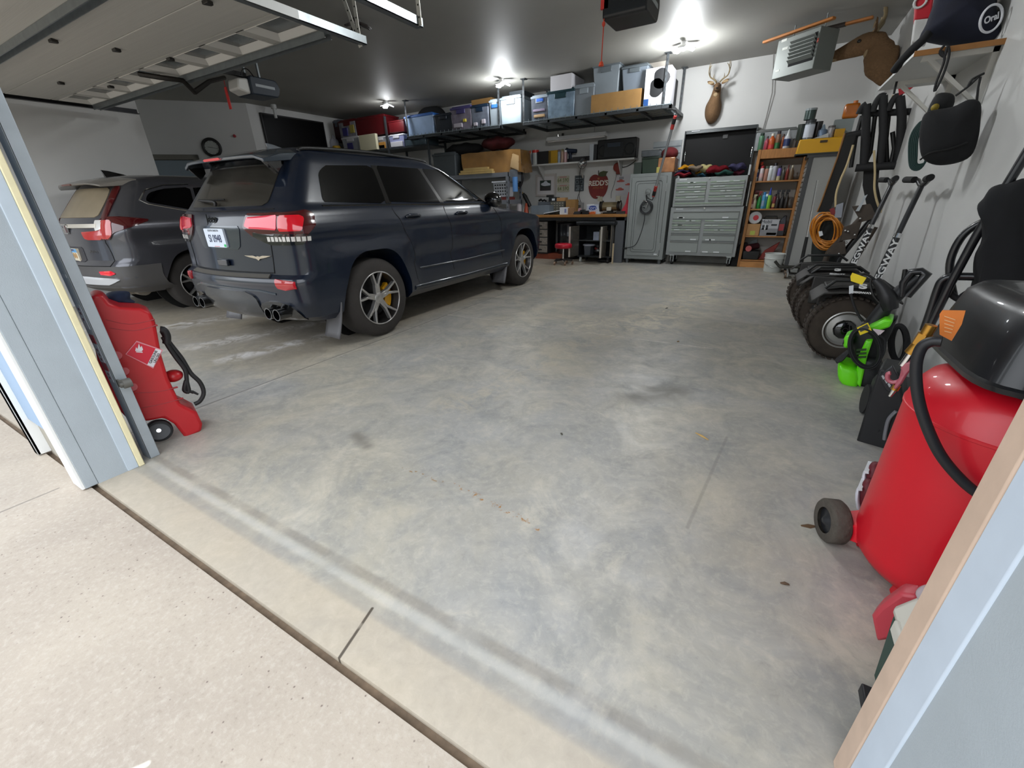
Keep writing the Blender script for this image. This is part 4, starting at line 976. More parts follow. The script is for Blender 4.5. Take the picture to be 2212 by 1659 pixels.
# ---- wall shelf
zs_ = BY(1250, 350, 9.3).z; sx0, sx1 = BY(1122, 358, 9.3).x, BY(1371, 340, 9.3).x
ws = thing('wall_shelf', 'long white shelf on the back wall above the workbench', 'shelf', ((sx0+sx1)/2, 9.45, zs_), world=True)
MB().box((sx0, 9.28, zs_-.02), (sx1, 9.6, zs_+.012)).build('board', M('shelf_white', '#c9cac8', .5), ws, bev=.003)
for px in (1163, 1250, 1335):
    x = BY(px, 350, 9.3).x; MB().prism([(9.3, zs_-.02), (9.6, zs_-.02), (9.6, zs_-.3), (9.58, zs_-.3)], 'x', x-.012, x+.012).build('bracket', M('shelf_white'), ws)
zt = zs_+.013; YSH = 9.33; SG = 'things on the wall shelf'
def sh(name, label, cat, r, mat, depth=.2, marks=(), z0=None, Y=YSH, grp=SG): return cbox(name, label, cat, r, Y, depth, mat, grp, zt if z0 is None else z0, .004, marks)
def bottle(name, label, r, Y, body, cap, kind='can', z0=None, cat='bottle', grp=None, band=None, capf=None):
    x0, x1, a, b = rect(*r, Y); z = a if z0 is None else z0; h = max(b-z, .08); R_ = (x1-x0)/2; c = ((x0+x1)/2, Y+R_, z)
    t = thing(name, label, cat, c, world=True, group=grp)
    if kind == 'can': pb = [(R_*.95, 0), (R_, .008), (R_, h*.80), (R_*.92, h*.83), (R_*.6, h*.86)]; pc = [(R_*.72, h*.83), (R_*.72, h*.985), (R_*.6, h)]
    elif kind == 'neck': pb = [(R_*.95, 0), (R_, .01), (R_, h*.6), (R_*.8, h*.7), (R_*.4, h*.78), (R_*.35, h*.86)]; pc = [(R_*.42, h*.84), (R_*.42, h*.97), (R_*.34, h)]
    elif kind == 'cone': pb = [(R_*.95, 0), (R_, .01), (R_, h*.58), (R_*.85, h*.64)]; pc = [(R_*.6, h*.62), (R_*.2, h*.97), (R_*.1, h)]
    elif kind == 'jar': pb = [(R_*.95, 0), (R_, .01), (R_, h*.84)]; pc = [(R_*1.04, h*.82), (R_*1.04, h)]
    elif kind == 'spray': pb = [(R_*.9, 0), (R_, .02), (R_, h*.5), (R_*.45, h*.68), (R_*.3, h*.78)]; pc = [(R_*.34, h*.76), (R_*.34, h*.84)]
    MB().lathe(pb, c, seg=18).build('body', body, t); MB().lathe(pc, c, seg=16).build('cap', cap, t)
    if kind == 'spray':
        MB().prism([(c[0]-R_*.9, z+h*.86), (c[0]-R_*.9, z+h), (c[0]+R_*.7, z+h), (c[0]+R_*.8, z+h*.9), (c[0]+R_*.3, z+h*.84)], 'y', c[1]-.016, c[1]+.016).prism([(c[0]-R_*.6, z+h*.88), (c[0]-R_*.9, z+h*.66), (c[0]-R_*.7, z+h*.66), (c[0]-R_*.3, z+h*.86)], 'y', c[1]-.008, c[1]+.008).build('trigger', cap, t, bev=.003)
    if band:
        f0, f1, bm_ = band; MB().lathe([(R_*1.012, h*f0), (R_*1.012, h*f1)], c, seg=18, cap=False).build('label', bm_, t)
    return t
CARDB = M('cardboard_pale', '#b2885a', .8, var=.08, vs=9)
sh('cardboard_box', 'white and brown small carton at the left end of the wall shelf', 'box', (1123, 347, 1136, 358), M('carton_white', '#b9b0a4', .7))
sh('cardboard_box', 'brown small carton stacked on the white one at the wall shelf left end', 'box', (1124, 334, 1138, 347), CARDB, .2, (), rect(1123, 347, 1136, 358, YSH)[3])
bottle('bottle', 'tiny black bottle by the small cartons, wall shelf', (1134, 345, 1140, 357), 9.3, BLK, BLK, 'neck', zt)
bottle('jar', 'clear jar with bluish contents left of the red-capped bottle', (1139, 326, 1150, 357), YSH+.05, M('jar_blue', '#7d8aa3', .3, var=.2), M('jar_clear', '#b5b8bb', .3), 'jar', zt, 'jar')
bottle('bottle', 'white bottle with bright red cap on the wall shelf', (1147, 324, 1160, 356), YSH, M('white_plastic', '#c9ccca', .4), M('cap_red', '#d93a30', .4), 'jar', zt)
sh('storage_box', 'black box between the red-capped bottle and the yellow box', 'box', (1160, 327, 1184, 353), M('box_black', '#17191c', .5))
sh('yellow_box', 'yellow upright box with black lettering on the wall shelf', 'box', (1185, 325, 1204, 352), M('box_yellow', '#b8901d', .5), .15, (('stripe', .0, .05, .25, .95, M('yellow_dark', '#6a5210', .5)),))
bottle('spray_can', 'slim blue-grey spray can, left of three on the wall shelf', (1203, 323, 1210, 350), YSH, M('can_bluegrey', '#8d99a8', .3, .3), M('can_cap_grey', '#6c5a58', .5), 'can', zt, 'spray can')
bottle('spray_can', 'slim tan spray can, middle of three on the wall shelf', (1210, 322, 1217, 349), YSH, M('can_tan', '#a48976', .3, .2), M('cap_olive', '#77704a', .5), 'can', zt, 'spray can')
bottle('spray_can', 'slim pinkish spray can, right of three on the wall shelf', (1217, 324, 1224, 349), YSH, M('can_pink', '#b08e90', .3, .2), M('cap_white', '#d9d9d9', .4), 'can', zt, 'spray can')
x0, x1, a, b = rect(1219, 318, 1243, 348, 9.4)
dr = thing('power_drill', 'dark blue power tool standing on the wall shelf', 'power tool', ((x0+x1)/2, 9.45, zt), world=True); NV = M('tool_navy', '#16233a', .5); h = b-zt; w = x1-x0
MB().box((x0+w*.1, 9.42, zt), (x1-w*.05, 9.52, zt+h*.25)).build('battery', BLK, dr, bev=.01); MB().cyl((x0+w*.45, 9.47, zt+h*.2), (x0+w*.4, 9.47, zt+h*.7), .03).build('grip', NV, dr)
MB().cyl((x0, 9.47, zt+h*.8), (x1, 9.47, zt+h*.74), .05, .035).build('motor', NV, dr, bev=.005); MB().cyl((x0+w*.1, 9.47, zt+h*.85), (x0+w*.15, 9.47, zt+h), .025).build('chuck', BLK, dr)
sh('tool_roll', 'low black tool case lying mid wall shelf', 'case', (1236, 338, 1274, 347), M('case_dark', '#222124', .6))
sh('binder', 'white binder standing left of the black stereo', 'binder', (1273, 311, 1282, 345), M('binder_white', '#b9c0c6', .5), .22)
sh('binder', 'dark grey binder between the white one and the black stereo', 'binder', (1282.5, 312, 1289, 344), M('binder_dark', '#2a2c30', .5), .22)
x0, x1, a, b = rect(1290, 299, 1374, 341, YSH)
bb = thing('stereo', 'black portable stereo at the right end of the wall shelf', 'stereo', ((x0+x1)/2, YSH+.1, zt), world=True)
MB().box((x0, YSH, zt), (x1, YSH+.22, b)).build('body', M('stereo_black', '#0e0e10', .35), bb, bev=.02)
cx = (x0+x1)/2-.05; hh = b-zt
MB().box((cx-.2, YSH-.012, zt+hh*.1), (cx+.2, YSH+.02, zt+hh*.85)).build('panel', M('stereo_panel', '#1d1e22', .25), bb, bev=.006); MB().box((cx-.13, YSH-.014, zt+hh*.6), (cx+.13, YSH-.011, zt+hh*.8)).build('display', M('display', '#3a4048', .15), bb)
for x in (x0+.13, x1-.13): MB().ring((x, YSH-.002, zt+hh*.45), (0, 1, 0), hh*.27, .01, 24, 6).build('speaker_ring', M('stereo_panel'), bb)
# shop light
A, B = BY(1182, 303, 9.35), BY(1309, 296, 9.35)
sl = thing('strip_light', 'white unlit strip light hanging above the wall shelf', 'light fixture', (A+B)/2, world=True)
MB().prism([(9.29, A.z-.02), (9.33, A.z+.05), (9.39, A.z+.05), (9.43, A.z-.02), (9.40, A.z-.03), (9.32, A.z-.03)], 'x', A.x, B.x).build('housing', M('fixture_white', '#d2d1cf', .35, .2), sl, bev=.004)
for dy in (-.025, .025): MB().cyl((A.x+.03, 9.36+dy, A.z-.035), (B.x-.03, 9.36+dy, A.z-.035), .013).build('tube', M('tube_white', '#c6c4c2', .3), sl)
for x in (A.x+.25, B.x-.25): MB().tube([(x, 9.36, A.z+.05), (x, 9.36, zr-.05)], .004, 5).build('hanging_chain', CHR, sl)
o = MB().box((BY(1216, 291, 9.36).x-.02, 9.34, A.z+.05), (BY(1216, 291, 9.36).x+.02, 9.38, A.z+.10)).build('clip', BLK); tag(o, 'small black clip on top of the strip light', 'clip')
# clamp lamp
c = BY(1258, 352, 9.15)
cl = thing('clamp_lamp', 'chrome clamp lamp hanging from the wall shelf edge by its cord', 'lamp', c, world=True)
MB().lathe([(.02, .09), (.04, .07), (.075, .0), (.08, -.035), (.076, -.035), (.07, 0), (.035, .06)], c, (-.25, -.85, -.35), 24).build('reflector', M('lamp_chrome', '#b7b9bb', .15, .9), cl)
MB().cyl(c+V((.02, .07, .05)), c+V((.03, .14, .1)), .03).build('socket', BLK, cl)
MB().ring(c, (.3, 1, 0), .11, .004, 30, 6).build('wire_guard', DARKM, cl)
e1 = BY(1253, 440, 9.45)
MB().tube([c+V((.02, .1, .05)), BY(1254, 366, 9.4), BY(1252, 385, 9.55), BY(1253, 410, 9.56), BY(1248, 428, 9.55), e1], .006, 6, smooth=5).build('cord', RUBB, cl)
MB().tube([BY(1254, 366, 9.42), BY(1257, 380, 9.56), BY(1251, 420, 9.56), e1+V((.03, 0, 0))], .005, 6, smooth=5).build('cord', RUBB, cl)
# wall decor
def wall_rect(r): return rect(*r, YW-.02)
x0, x1, a, b = wall_rect((1157, 376, 1201, 424))
pc = thing('framed_picture', 'white-framed picture of a white car hanging over the bench', 'picture', ((x0+x1)/2, YW-.02, a), world=True)
mb = MB(); f = .045
for q in ((x0, a, x1, a+f), (x0, b-f, x1, b), (x0, a+f, x0+f, b-f), (x1-f, a+f, x1, b-f)): mb.box((q[0], YW-.03, q[1]), (q[2], YW-.002, q[3]))
mb.build('frame', M('frame_pale', '#bdb6b2', .5), pc, bev=.003)
MB().box((x0+.03, YW-.012, a+.03), (x1-.03, YW-.006, b-.03)).build('mat', M('mat_white', '#cfcbcc', .7), pc)
u0, u1, v0, v1 = x0+.11, x1-.13, a+.12, b-.13
ph = MB().box((u0, YW-.015, v0), (u1, YW-.0125, v1)).build('print', M('print_green', '#35423a', .3, var=.4, vs=14), pc)
MB().box((u0, YW-.0165, v0), (u1, YW-.0155, v0+(v1-v0)*.38)).build('road', M('print_road', '#3b3838', .4), ph)
W_ = u1-u0; mb = MB(); mb.prism(rpoly([(u0+W_*.1, v0+W_*.42), (u0+W_*.12, v0+W_*.56), (u0+W_*.32, v0+W_*.60), (u0+W_*.45, v0+W_*.72), (u0+W_*.62, v0+W_*.72), (u0+W_*.72, v0+W_*.58), (u0+W_*.95, v0+W_*.52), (u0+W_*.96, v0+W_*.38), (u0+W_*.4, v0+W_*.34)], .02), 'y', YW-.018, YW-.0158); mb.build('print_car', M('print_white', '#c9ced6', .4), ph)
for r, lb in (((1203, 380, 1229, 397), 'upper cream licence plate with green digits, beside the framed picture'), ((1203, 398.5, 1229, 415), 'lower cream licence plate with green digits, beside the framed picture')):
    x0, x1, a, b = wall_rect(r); p_ = thing('licence_plate', lb, 'licence plate', ((x0+x1)/2, YW-.01, a), world=True, group='plates on the back wall')
    MB().prism(rpoly([(x0, a), (x1, a), (x1, b), (x0, b)], .015), 'y', YW-.008, YW+.0005).build('plate', M('plate_cream', '#b9b6a2', .4), p_)
    text('64 590' if 'upper' in lb else '64 590', .11, M('plate_green', '#5c6a38', .5), FY((x0+x1)/2, YW-.009, (a+b)/2-.01), p_, sx=.9)
    MB().box((x0+.06, YW-.0095, b-.035), (x1-.06, YW-.0085, b-.012)).build('banner', M('plate_pink', '#b98a86', .5), p_)
x0, x1, a, b = wall_rect((1241, 379, 1261, 413)); ds = thing('wall_sign', 'dark slate sign with pale scrollwork behind the lamp cord', 'sign', ((x0+x1)/2, YW-.01, a), world=True)
MB().prism(rpoly([(x0, a), (x1, a), (x1, b), (x0, b)], .012), 'y', YW-.01, YW-.002).build('board', M('sign_slate', '#363d42', .5), ds)
SGR = M('sign_grey', '#7f888c', .5); cx = (x0+x1)/2; hh = b-a
mb = MB()
for q in ((x0+.012, a+.012, x1-.012, a+.016), (x0+.012, b-.016, x1-.012, b-.012), (x0+.012, a+.016, x0+.016, b-.016), (x1-.016, a+.016, x1-.012, b-.016)): mb.box((q[0], YW-.0115, q[1]), (q[2], YW-.0102, q[3]))
mb.build('border', SGR, ds)
for z, w in ((.83, .8), (.34, .66), (.22, .5), (.12, .7)):
    MB().box((cx-(x1-x0)*w/2, YW-.0115, a+hh*z-.012), (cx+(x1-x0)*w/2, YW-.0102, a+hh*z+.008)).build('text_row', SGR, ds)
for dx in (-.05, .05): MB().ring((cx+dx, YW-.0108, a+hh*.58), (0, 1, 0), .035, .004, 20, 6).build('scroll', SGR, ds)
c = BY(1292, 399, YW-.02); R_ = (BY(1313, 399, YW-.02).x-BY(1271, 399, YW-.02).x)/2
ap = thing('wall_sign', 'red apple-shaped metal sign reading REDD\'S', 'sign', c, world=True)
pts = [(-.02, .86), (-.25, .95), (-.6, .92), (-.9, .65), (-1, .2), (-.97, -.25), (-.8, -.7), (-.5, -1.02), (-.22, -1.12), (0, -1.08), (.22, -1.12), (.5, -1.02), (.8, -.7), (.97, -.25), (1, .2), (.9, .65), (.6, .92), (.3, .95)]
MB().prism([(c.x+x*R_, c.z+z*R_*1.05-.02) for x, z in [(q.x, q.y) for q in crom([V((p[0], p[1], 0)) for p in pts], 4, True)]], 'y', YW-.014, YW-.003).build('apple', M('apple_red', '#7a241f', .35, var=.15, vs=8), ap)
MB().prism([(c.x+x*R_, c.z+z*R_) for x, z in ((-.02, .85), (.1, 1.1), (.45, 1.2), (.95, 1.12), (.8, 1.0), (.75, .75), (.4, .68), (.15, .72))], 'y', YW-.02, YW-.0145).build('leaf', M('leaf_olive', '#454a2c', .5), ap)
MB().prism([(c.x+x*R_, c.z+z*R_) for x, z in ((-.03, .8), (-.06, 1.25), (.0, 1.27), (.05, .8))], 'y', YW-.02, YW-.0145).build('stem', M('stem_dark', '#2b221c', .6), ap)
text("REDD'S", R_*.62, M('sign_cream', '#d8d2c6', .5), FY(c.x, YW-.0146, c.z+R_*.12), ap, 'lettering', .001, bold=.004)
text("APPLE ALE", R_*.24, M('sign_gold', '#9a6a3c', .5), FY(c.x, YW-.0146, c.z-R_*.28), ap)
MB().box((c.x-.03, YW-.0155, c.z-R_*1.08), (c.x+.05, YW-.0143, c.z-R_*1.03)).build('small_print', M('sign_cream'), ap)
MB().prism([(c.x-.02, c.z+R_*.62), (c.x+.02, c.z+R_*.62), (c.x+.018, c.z+R_*.48), (c.x, c.z+R_*.44), (c.x-.018, c.z+R_*.48)], 'y', YW-.0155, YW-.0143).build('crest', M('sign_gold'), ap)
c = BY(1334, 361, YW-.05); cr = thing('cord_reel', 'red cord reel fixed on the wall right of the apple sign', 'cord reel', c, world=True); RD = M('reel_red', '#7c2c20', .5, var=.15)
MB().lathe([(.05, -.04), (.085, -.03), (.085, .03), (.05, .04)], c, (0, 1, 0), 20).build('reel', RD, cr, bev=.006); MB().box((c.x-.02, c.y-.03, c.z-.13), (c.x+.06, c.y+.03, c.z-.05)).build('outlet', RD, cr, bev=.008)
MB().tube([c+V((.08, 0, 0)), BY(1348, 361, YW-.03), BY(1361, 356, YW-.03), BY(1374, 346, YW-.03)], .007, 6, smooth=5).build('cord', RUBB, cr)
MB().tube([c+V((0, 0, -.08)), BY(1330, 385, YW-.02), BY(1326, 400, YW-.02), BY(1321, 415, YW-.02), BY(1320, 428, YW-.05)], .006, 6, smooth=5).build('cord', M('cord_grey', '#77797c', .5), cr)
x0, x1, a, b = wall_rect((1330, 377, 1362, 422)); po = thing('poster', 'white poster of three red cars beside the grey locker', 'poster', ((x0+x1)/2, YW-.01, a), world=True)
MB().box((x0, YW-.005, a), (x1, YW+.0005, b)).build('sheet', M('poster_white', '#c6c4c8', .6), po); PR = M('poster_red', '#b5574e', .6, var=.2, vs=12)
w = x1-x0; h = b-a
for cx, cz, s in ((.30, .70, .26), (.82, .52, .2), (.28, .30, .28)):
    q = [(-1, -.2), (-.95, .1), (-.5, .2), (-.2, .5), (.35, .5), (.65, .2), (1, .1), (1, -.25), (.4, -.35), (-.5, -.35)]
    MB().prism([(x0+w*cx+u*s*w, a+h*cz+v*s*w*.75) for u, v in q], 'y', YW-.0065, YW-.0052).build('printed_car', PR, po)
MB().box((x0+.06, YW-.0065, b-.09), (x0+w*.5, YW-.0052, b-.04)).build('heading', M('poster_grey', '#8f9096', .6), po)
# ---- things on the bench
zb = bt+.001; BG = 'things on the workbench'
def bn(name, label, cat, r, Y, depth, mat, marks=(), z0=None, bev=.004): return cbox(name, label, cat, r, Y, depth, mat, BG, zb if z0 is None else z0, bev, marks)
GREYB = M('organiser_grey', '#5f666d', .4, var=.1)
bn('parts_case', 'grey translucent parts case at the left end of the bench', 'case', (1147, 444, 1186, 459), 9.0, .3, M('case_grey', '#69737c', .3, var=.12, vs=6))
bn('parts_case', 'shallow grey organiser behind the translucent case', 'case', (1162, 436, 1189, 460), 9.36, .2, GREYB)
o = MB().tube([BY(1164, 434, 9.45), BY(1169, 431, 9.45), BY(1172, 434, 9.45), BY(1176, 432, 9.45), BY(1180, 435, 9.45)], .02, 6).build('hand_tool', BLK); tag(o, 'black hand tool on the shallow grey organiser', 'tool')
x0, x1, a, b = rect(1188, 435, 1219, 461, 9.25)
dc = thing('drawer_cabinet', 'small-parts drawer cabinet with rows of pale drawers on the bench', 'cabinet', ((x0+x1)/2, 9.35, zb), world=True, group=BG)
MB().box((x0, 9.26, zb), (x1, 9.45, b)).build('case', M('cab_olive', '#47473f', .5), dc, bev=.004)
for i in range(5):
    for j in range(5):
        xa = x0+.01+(x1-x0-.02)*j/5; za = zb+.008+(b-zb-.016)*i/5; d_ = MB().box((xa+.003, 9.252, za+.003), (xa+(x1-x0-.02)/5-.003, 9.30, za+(b-zb-.016)/5-.003)).build('drawer', M('drawer_smoke', '#65635a', .35), dc)
        MB().box((xa+.02, 9.246, za+.012), (xa+.045, 9.252, za+.026)).build('tab', M('tab_pale', '#a9a48f', .5), d_)
ztop = b
bn('storage_box', 'black box with white label on the drawer cabinet', 'box', (1185, 426, 1203, 435), 9.28, .16, M('box_black'), (('label', .4, .2, .75, .7, LBL),), ztop+.001)
bn('cardboard_box', 'tan carton on the right of the drawer cabinet top', 'box', (1202, 427, 1221, 436), 9.28, .15, CARDB, (), ztop+.001)
bn('hat', 'black cap on the black box over the bench', 'hat', (1180, 421, 1192, 426), 9.3, .12, BLK, (), rect(1185, 426, 1203, 435, 9.28)[3]+.001)
bn('cardboard_box', 'open brown carton standing at the middle of the bench', 'box', (1222, 431, 1242, 459), 9.15, .2, CARD)
bn('cardboard_box', 'small brown carton right behind the white box on the bench', 'box', (1224, 449, 1239, 460), 9.02, .1, M('carton_dull', '#8d6a48', .8))
bn('white_box', 'small white box with blue print at the bench front', 'box', (1209, 448, 1225, 461), 8.97, .13, M('box_white', '#d4d6da', .5), (('print', .65, .25, .9, .8, M('print_slate', '#7d86b0', .5)),))
A = BY(1176, 459, 8.97); B = BY(1208, 454, 9.0)
lt = thing('parts_tray', 'closed flat black tray with bright white edge leaning at the bench front', 'tray', (A.x, 8.97, zb), world=True)
mb = MB(); mb.loft([[(A.x, 8.95, zb+.0), (A.x, 9.2, zb+.0), (A.x, 9.2, zb+.02), (A.x, 8.95, zb+.02)], [(B.x, 8.95, zb+.05), (B.x, 9.2, zb+.05), (B.x, 9.2, zb+.07), (B.x, 8.95, zb+.07)]]); mb.build('pan', BLK, lt)
mb = MB(); mb.loft([[(A.x-.005, 8.945, zb+.021), (A.x-.005, 9.2, zb+.021), (A.x-.005, 9.2, zb+.034), (A.x-.005, 8.945, zb+.034)], [(B.x+.005, 8.945, zb+.071), (B.x+.005, 9.2, zb+.071), (B.x+.005, 9.2, zb+.086), (B.x+.005, 8.945, zb+.086)]]); mb.build('cover', M('tray_white', '#e1e4e8', .4), lt)
bn('radio', 'small grey box the lamp cords run down to', 'radio', (1244, 438, 1257, 458), 9.4, .12, M('radio_grey', '#8a8c8c', .5), (('dial', .2, .3, .8, .8, M('radio_dark', '#4c4f50', .5)),))
random.seed(3)
for k, (px, py, w, h, col, lb) in enumerate(((1247, 455, 16, 6, '#2b2a2c', 'flat black tool nearest the open brown carton on the bench'), (1258, 452, 12, 9, '#17181a', 'black plastic case between radio and blue-oval box'), (1252, 446, 5, 12, '#b98f94', 'pinkish bottle standing before the small radio'), (1265, 453, 14, 7, '#101113', 'black clamp lying left of the blue-oval box'), (1262, 458, 22, 5, '#c4612a', 'orange-handled tool lying on the bench edge'), (1280, 457, 12, 5, '#c8632c', 'orange packet in front of the blue-oval box'), (1292, 459, 9, 4, '#b9bcc0', 'crumpled white paper left of the grinder foot'), (1244, 459, 8, 3, '#a9a6a0', 'small pale wrench by the bench edge'))):
    p = BY(px, py, 8.99+.05*(k % 3)); s = .0105
    MBx = MB(); MBx.prism(rpoly([(p.x-w*s/2, zb), (p.x+w*s/2, zb), (p.x+w*s*.42, zb+h*s), (p.x-w*s*.3, zb+h*s*.9)], .012), 'y', p.y-.04, p.y+.05)
    o = MBx.build(('hand_tool', 'tool_case', 'bottle', 'clamp', 'hand_tool', 'packet', 'paper', 'wrench')[k], M('bench_bit%d' % k, col, .5), bev=.004); tag(o, lb, ('tool', 'case', 'bottle', 'clamp', 'tool', 'packet', 'paper', 'tool')[k], BG)
x0, x1, a, b = rect(1267, 441, 1294, 457, 9.12)
ft = bn('sign_box', 'white box printed with a blue oval logo on the bench', 'box', (1267, 441, 1294, 458), 9.12, .1, M('box_white2', '#b9c0cc', .5), (('flap', .0, .86, .6, 1., LBL),))
cx = (x0+x1)/2; cz = (a+b)/2
mb = MB(); mb.lathe([(1, 0), (1, .002)], seg=32); bmesh.ops.transform(mb.bm, matrix=frame((cx, 9.1175, cz), (1, 0, 0), (0, 0, 1)) @ Matrix.Diagonal(((x1-x0)*.33, (b-a)*.30, 1, 1)), verts=mb.bm.verts)
mb.build('blue_oval', M('oval_blue', '#1f3c8e', .4), ft); text('Ford', .10, M('oval_white', '#c9d2e4', .5), FY(cx, 9.1145, cz), ft, sx=1.1)
# grinder
x0, x1, a, b = rect(1296, 424, 1334, 459, 9.1); cx = (x0+x1)/2; w = x1-x0; h = b-zb
gr = thing('bench_grinder', 'dark bench grinder with two wheel guards on the bench', 'grinder', (cx, 9.2, zb), world=True); GB = M('grinder_dark', '#26231f', .4, .3); GS = M('grinder_spark', '#8d7f62', .3, .6)
MB().box((cx-.13, 9.13, zb), (cx+.13, 9.32, zb+.03)).build('base', GB, gr, bev=.01); MB().cyl((cx-.16, 9.22, zb+h*.42), (cx+.16, 9.22, zb+h*.42), .085, seg=20).build('motor', GS, gr, bev=.01); MB().box((cx-.05, 9.15, zb+.02), (cx+.05, 9.29, zb+h*.4)).build('pedestal', GB, gr)
for sx_ in (-1, 1):
    MB().cyl((cx+sx_*.16, 9.22, zb+h*.45), (cx+sx_*.215, 9.22, zb+h*.45), .105, seg=24).build('guard', GB, gr, bev=.006); MB().cyl((cx+sx_*.216, 9.22, zb+h*.45), (cx+sx_*.226, 9.22, zb+h*.45), .075, seg=24).build('wheel', M('stone', '#77736a', .8), gr)
    MB().box((cx+sx_*.19-.045, 9.08, zb+h*.72), (cx+sx_*.19+.045, 9.12, zb+h*1.0)).build('eye_shield', M('shield', '#8b8676', .3), gr)
MB().prism(rpoly([(cx-.05, zb+.06), (cx+.05, zb+.06), (cx+.05, zb+.13), (cx-.05, zb+.13)], .02), 'y', 9.13, 9.136).build('badge', M('badge_white', '#b8b5aa', .5), gr)
MB().tube([(cx+.2, 9.3, zb+.1), BY(1336, 452, 9.3), BY(1341, 444, 9.3), BY(1338, 438, 9.3), BY(1331, 441, 9.3)], .006, 6, smooth=5).build('cord', RUBB, gr)
x0, x1, a, b = rect(1344, 415, 1357, 457, 9.0); cx = (x0+x1)/2
o = MB().loft([[(cx-.1, 9.0, zb), (cx+.1, 9.0, zb), (cx+.1, 9.12, zb), (cx-.1, 9.12, zb)], [(cx, 9.02, zb+.18), (cx+.1, 9.02, zb+.18), (cx+.1, 9.1, zb+.18), (cx, 9.1, zb+.18)], [(cx+.04, 9.03, b), (cx+.1, 9.03, b), (cx+.1, 9.09, b), (cx+.04, 9.09, b)]]).build('stand', M('stand_red', '#a8182a', .4), bev=.006); tag(o, 'red upright stand squeezed between bench end and locker', 'stand')
o = MB().box((cx-.16, 8.97, zb), (cx+.02, 9.1, zb+.055)).build('vise_base', M('vise_dark', '#2d2926', .5)); tag(o, 'low dark vise base at the right bench corner', 'vise')
# ---- under the bench
x0, x1, a, b = rect(1157, 478, 1183, 546, 9.0)
du = thing('drawer_unit', 'tower of clear plastic drawers under the bench beside the navy car', 'drawer unit', ((x0+x1)/2, 9.2, a), world=True)
MB().box((x0-.25, 9.01, a-.02), (x1, 9.45, b)).build('frame', M('unit_black', '#1b1b1d', .5), du)
for i in range(4):
    z0 = a+(b-a)*i/4; d_ = MB().box((x0-.24, 9.0, z0+.01), (x1-.012, 9.2, z0+(b-a)/4-.01)).build('drawer', M('drawer_clear%d' % (i % 2), ('#8f877e', '#7b7f86')[i == 3], .3, var=.35, vs=22), du, bev=.004)
    MB().box((x0+.06, 8.985, z0+.06), (x0+.16, 9.0, z0+.085)).build('handle', BLK, d_)
o = MB().box((x0-.3, 9.05, .12), (x1+.03, 9.4, a-.022)).build('tool_chest', M('chest_red', '#5a0f10', .4)); tag(o, 'dark red chest beneath the clear drawers', 'chest')
o = MB().box((x0-.3, 9.02, 0), (x1+.4, 9.42, .118)).build('wood_plank', M('plank_red', '#7d3a22', .6, var=.2)); tag(o, 'reddish plank on the floor beneath the dark red chest', 'plank')
c = BY(1217, 566, 9.05); gx0, gx1, a, b = rect(1190, 484, 1245, 567, 9.0); R_ = .245; cx = (gx0+gx1)/2; hb = b
ba = thing('barrel', 'black drum standing under the bench behind the red stool', 'barrel', (cx, 9.3, 0), world=True)
MB().lathe([(R_*.97, 0), (R_, .02), (R_, hb*.32), (R_*1.025, hb*.34), (R_, hb*.36), (R_, hb*.64), (R_*1.025, hb*.66), (R_, hb*.68), (R_, hb-.02), (R_*1.02, hb)], (cx, 9.28, 0), seg=36).build('body', M('drum_black', '#0c0e14', .3, coat=.4), ba)
MB().ring((cx, 9.28, hb), (0, 0, 1), R_, .014, 36, 8).build('rim', BLK, ba)
c = G(1216, 571); st_ = thing('stool', 'low rolling stool with round red seat in front of the black drum', 'stool', (c.x, c.y, 0), world=True)
zseat = BY(1215, 531, c.y).z; r_ = (BY(1232, 530, c.y).x-BY(1198, 530, c.y).x)/2
MB().lathe([(r_*.9, -.045), (r_, -.03), (r_, .025), (r_*.9, .045), (r_*.5, .05)], (c.x, c.y, zseat), seg=32).build('seat', M('stool_red', '#b3122a', .35), st_)
MB().cyl((c.x, c.y, .06), (c.x, c.y, zseat-.045), .02).build('column', CHR, st_)
for k in range(5):
    t_ = 2*PI*k/5+.3; e = V((c.x+.2*math.cos(t_), c.y+.2*math.sin(t_), .085)); l_ = MB().tube([(c.x, c.y, .10), e], .018, 6).build('leg', BLK, st_); MB().cyl((e.x-.012, e.y, .03), (e.x+.012, e.y, .03), .03).cyl((e.x, e.y, .03), (e.x, e.y, .09), .008).build('caster', M('caster_copper', '#a08572', .3, .6), l_)
# tool cart
Yc = 8.75
cx0, cx1 = BY(1250, 520, Yc+.05).x, BY(1322, 520, Yc+.05).x; zt_ = BY(1290, 468, Yc).z; zb_ = BY(1290, 553, Yc).z
zt_ = min(zt_, bt-.13)
ct = thing('tool_cart', 'rolling steel cart with open doors under the right half of the bench', 'cart', ((cx0+cx1)/2, Yc+.3, 0), world=True)
SS = M('stainless', '#8b857c', .25, .8); CD = M('cart_dark', '#24272a', .4, .4)
MB().box((cx0-.05, Yc-.02, zt_-.07), (cx1+.05, Yc+.5, zt_)).build('top', CD, ct, bev=.02)
MB().box((cx0, Yc+.46, zb_), (cx1, Yc+.48, zt_-.07)).build('back', CD, ct); MB().box((cx0, Yc, zb_), (cx0+.02, Yc+.47, zt_-.07)).build('side', CD, ct); MB().box((cx1-.02, Yc, zb_), (cx1, Yc+.47, zt_-.07)).build('side', SS, ct)
MB().box((cx0, Yc, zb_-.03), (cx1, Yc+.48, zb_)).build('base', CD, ct); zm = (zb_+zt_)/2-.03
MB().box((cx0+.02, Yc+.02, zm-.015), (cx1-.02, Yc+.46, zm)).build('shelf', M('cart_shelf', '#55585b', .4, .4), ct)
